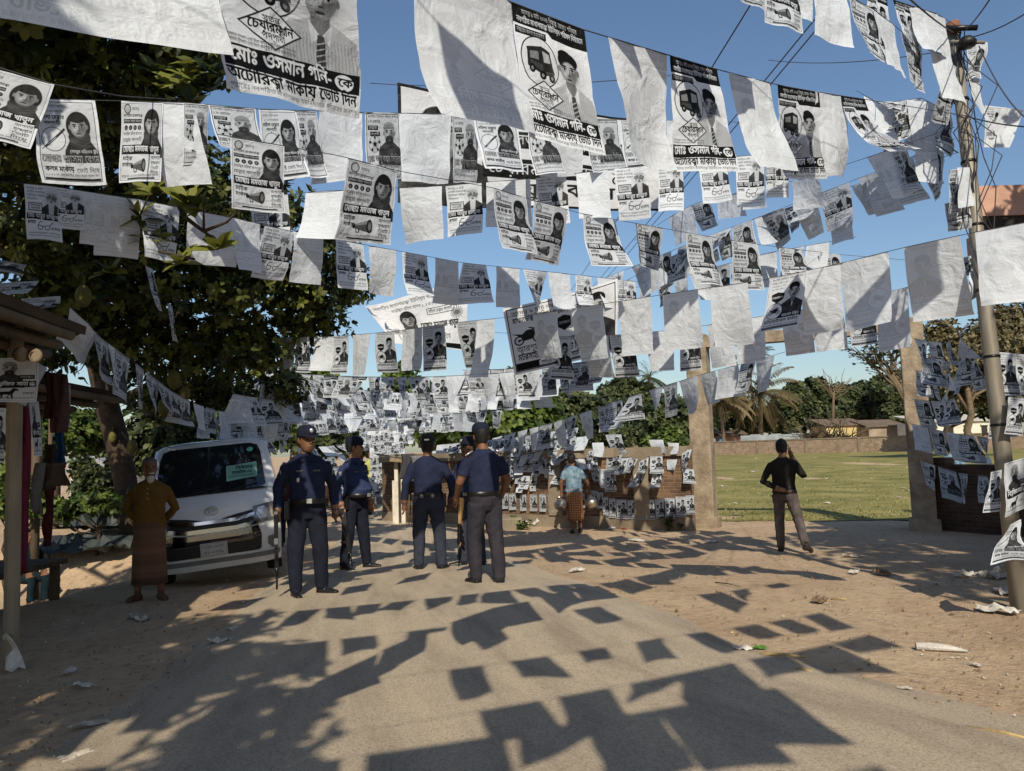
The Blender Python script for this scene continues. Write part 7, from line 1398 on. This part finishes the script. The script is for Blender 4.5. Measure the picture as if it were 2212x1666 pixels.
# ------------------------------------------------ electric pole, building with the pink parapet, wires
pb = gp(2206, 1322); pt = at(2060, 76, 7.5); steelp = mat('galvanised_pole', (.3, .28, .24), rough=.55, metal=.3, col2=(.16, .14, .11), scale=5, bump=.2, stretch=(1, 1, .2)); E = empty('electric_pole', pb, 0, 'leaning grey electric pole with crossarms wrapped in posters', 'pole'); el = lambda p: p - pb
q = MB(); q.tube([el(pb - Vector((0, 0, .3))), el(pb.lerp(pt, .25)), el(pb.lerp(pt, .6)), el(pt)], [.078, .074, .066, .056], 14); q.build('pole', steelp, E)
for k in range(6): q = MB(); c = pb.lerp(pt, .3 + k * .115); dv = (pt - pb).normalized(); q.tube([el(c - dv * .012), el(c + dv * .012)], .078 - k * .002, 14); q.build('band', steel, E)
q = MB(); q.tube([el(at(2018, 62, 7.5)), el(at(2112, 60, 7.3))], .03, 6); q.build('crossarm', steel, E); q = MB(); q.tube([el(at(2030, 90, 7.5)), el(at(2128, 92, 7.3))], .018, 6); q.build('crossarm', steelp, E)
q = MB(); q.lathe(el(pt), [(.001, .0), (.07, .0), (.075, .08), (.06, .13), (.001, .13)], 12); q.build('cap', mat('rust', (.2, .09, .05), var=.4, scale=12), E); q = MB(); q.lathe(el(at(2088, 92, 7.3)), [(.02, -.05), (.08, -.04), (.09, 0), (.05, .05), (.02, .06)], 12); q.build('insulator', blackp, E)
q = MB()
for k in range(9):
    a = pt + Vector((rl.uniform(-.1, .1), -.08, rl.uniform(-.3, .05))); b = pb.lerp(pt, rl.uniform(.45, .75)) + Vector((rl.uniform(-.12, .12), -.09, 0)); q.tube(bpath(a - pb, b - pb, rl, .08, 7), .006, 4)
q.build('cables', cordm, E)
def wire(a, b, sag, label, r=.006):
    A, B = at(*a), at(*b); c = (A + B) / 2; pts = [A.lerp(B, i / 16) + Vector((0, 0, -sag * 4 * (i / 16) * (1 - i / 16))) - c for i in range(17)]; q = MB(); q.tube(pts, r, 5); o = q.build('wire', cordm); o.location = c; tag(o, label, 'wire')
wire((1640, -20, 5.5), (1190, 690, 34), .1, 'single black power wire running down the road, left one'); wire((1770, 30, 6.0), (1215, 690, 34), .1, 'black power wire of the close pair, upper one'); wire((1790, 32, 6.0), (1225, 692, 34), .1, 'black power wire of the close pair, lower one')
wire((1945, -20, 4), (2062, 72, 7.5), .02, 'wire from the top edge down to the pole crossarm, left'); wire((2150, -20, 5.2), (2085, 66, 7.4), .02, 'wire from the top edge to the pole crossarm, right'); wire((2230, 20, 6), (2100, 80, 7.4), .03, 'wire from the right edge to the pole crossarm'); wire((2085, 250, 7.4), (2230, 275, 5.6), .02, 'dark cord from the pole to the right edge'); wire((2070, 330, 7.4), (1900, 222, 14), .05, 'thin wire crossing left behind the pole'); wire((800, 180, 12), (1480, 160, 10), .1, 'thin wire crossing the sky behind the front row'); wire((1660, 130, 14), (2040, 110, 9), .1, 'thin wire slanting across the sky left of the pole'); wire((2115, 100, 7.3), (2230, 265, 6), .12, 'loose wire sagging from the crossarm to the right edge')
B_ = empty('building', (7.3, 9, -.3), 0, 'building corner with weathered pink parapet slab at the right edge', 'building'); pink = mat('pink_plaster', (.6, .36, .28), rough=.9, col2=(.4, .24, .18), scale=2.4, detail=9, bump=.3)
c1, c2 = at(2112, 402, 9), at(2114, 467, 9); bl_ = lambda x, y, z: Vector((x - 7.3, y - 9, z + .3)); c3 = at(2152, 580, 9.2)
q = MB(); q.box(bl_(c1.x + 2.0, 9.13, (c1.z + c2.z) / 2), (4.0, .26, c1.z - c2.z)); q.box(bl_(c1.x + 2.9, 10.3, c1.z - .2), (3.4, 2.0, .3)); q.build('parapet', pink, B_)
q = MB(); q.prism([(c2.x + .06 - 7.3, c2.z - .01 + .3), (c2.x + 3.9 - 7.3, c2.z - .01 + .3), (c2.x + 3.9 - 7.3, c3.z + .3 - .3), (c3.x - 7.3, c3.z + .3)], .02, .22); q.build('bracket', mat('bracket_shade_dark', (.035, .028, .024), var=.2), B_)  # near-black base colour stands for the parapet's shade on this sun-facing bracket
q = MB(); q.box(bl_(8.3, 8.4, 1.8), (2.6, 3.0, 4.4)); q.build('wall', mat('dim_wall', (.2, .15, .12), var=.3), B_)
q = MB(); q.box((0, 0, 2.4), (3.6, 8.0, 4.9)); o2 = empty('building', (8.3, 1.0, -.3), 0, 'shop building out of frame at the right of the camera', 'building'); q.build('wall', MATS['dim_wall'], o2); q = MB(); q.box((-.2, 0, 4.95), (4.4, 8.6, .18)); q.build('roof', concrete, o2)
# ------------------------------------------------ kiosk, motorcycle and handcart down the road
kp = at(893, 1075, 19.5); kp.z = -.25; K = empty('kiosk', kp, R(-6), 'small roadside kiosk with whitewashed posts, papered with posters', 'kiosk'); white = mat('whitewash', (.62, .57, .48), rough=.9, var=.25, scale=6)
q = MB(); q.prism([(-.75, 1.62), (.62, 1.45), (.66, 1.5), (-.78, 1.72)], -.3, 1.9); q.build('roof', mat('thatch', (.3, .22, .13), var=.4, scale=14, bump=.6), K)
for x, w_ in ((-.42, .09), (-.25, .1), (.45, .07)): q = MB(); q.box((x, 0, .8), (w_, .1, 1.6)); q.build('post', white, K)
q = MB(); q.box((-.5, .3, .55), (.1, .5, 1.1)); q.build('side_board', white, K); q = MB(); q.box((.1, .95, .75), (1.0, 1.5, 1.5)); q.build('booth', mat('dark_booth', (.07, .05, .04), var=.4), K)
q = MB()
for k in range(7): q.tube([(-.1 + .07 * k, -.12, 0), (-.1 + .07 * k + .02, -.1, .75)], .012, 5)
for z in (.2, .5): q.tube([(-.15, -.11, z), (.4, -.11, z)], .012, 5)
q.build('bamboo_screen', bamboo, K)
hang(905, 985, 1040, 18.8, 42, cloth('grey_sheet', (.16, .16, .17)), 'grey crumpled sheet hung on the kiosk front'); hang(880, 980, 1035, 19.0, 30, cloth('dark_sheet', (.06, .06, .065)), 'dark sheet hung at the kiosk side')
mp = at(822, 1060, 23); mp.z = -.25; Mo = empty('motorcycle', mp, R(60), 'red motorcycle parked at the road bend beside the kiosk', 'motorcycle'); redp = mat('red_paint', (.5, .03, .03), rough=.3, coat=.5, var=.1)
for x in (-.6, .6):
    q = MB(); q.lathe((x, 0, .29), [(.22, -.05), (.28, -.04), (.29, 0), (.28, .04), (.22, .05)], 20, M=Matrix.Rotation(R(90), 4, 'X')); wh_ = q.build('wheel', rubber, Mo); q = MB(); q.lathe((x, 0, .29), [(.001, -.03), (.2, -.012), (.2, .012), (.001, .03)], 16, M=Matrix.Rotation(R(90), 4, 'X')); q.build('rim', greyp, wh_)
q = MB(); q.ell((.15, 0, .8), (.28, .13, .14), n=8); q.tube([(.6, 0, .3), (.42, 0, .85)], .03, 6); q.build('tank', redp, Mo); q = MB(); q.ell((-.35, 0, .8), (.38, .13, .07), n=8); q.build('seat', blackp, Mo); q = MB(); q.ell((-.6, 0, .62), (.3, .1, .1), n=8); q.ell((.55, 0, .62), (.22, .08, .06), n=8); q.build('fender', redp, Mo); q = MB(); q.box((0, 0, .45), (.4, .25, .3), bev=.04); q.tube([(-.1, .15, .35), (-.75, .16, .4)], .04, 8); q.build('engine', greyp, Mo); q = MB(); q.tube([(.36, -.35, 1.0), (.4, 0, .95), (.36, .35, 1.0)], .015, 6); q.build('handlebar', steel, Mo); q = MB(); q.ell((.52, 0, .88), (.09, .09, .09), n=8); q.build('headlight', lampg, Mo)
cp = gp(712, 1118); Ct = empty('handcart', cp, 0, 'brown wicker basket carried on a two wheeled cart between two officers', 'cart')
q = MB(); q.lathe((0, .1, .42), [(.12, 0), (.17, .2), (.24, .45), (.26, .5), (.23, .5), (.15, .1)], 16); q.build('basket', mat('wicker', (.3, .17, .11), var=.5, scale=40, bump=.8), Ct)
for x in (-.25, .25): q = MB(); q.lathe((x, .1, .26), [(.2, -.015), (.25, -.02), (.26, 0), (.25, .02), (.2, .015)], 20, M=Matrix.Rotation(R(90), 4, 'Y')); q.tube([(x, .1, .06), (x, .1, .46)], .008, 4); q.tube([(x, -.1, .26), (x, .3, .26)], .008, 4); q.build('wheel', rubber, Ct)
q = MB(); q.tube([(-.28, .1, .28), (.28, .1, .28)], .02, 6); q.box((0, .1, .4), (.5, .5, .04)); q.build('frame', oldwood, Ct)
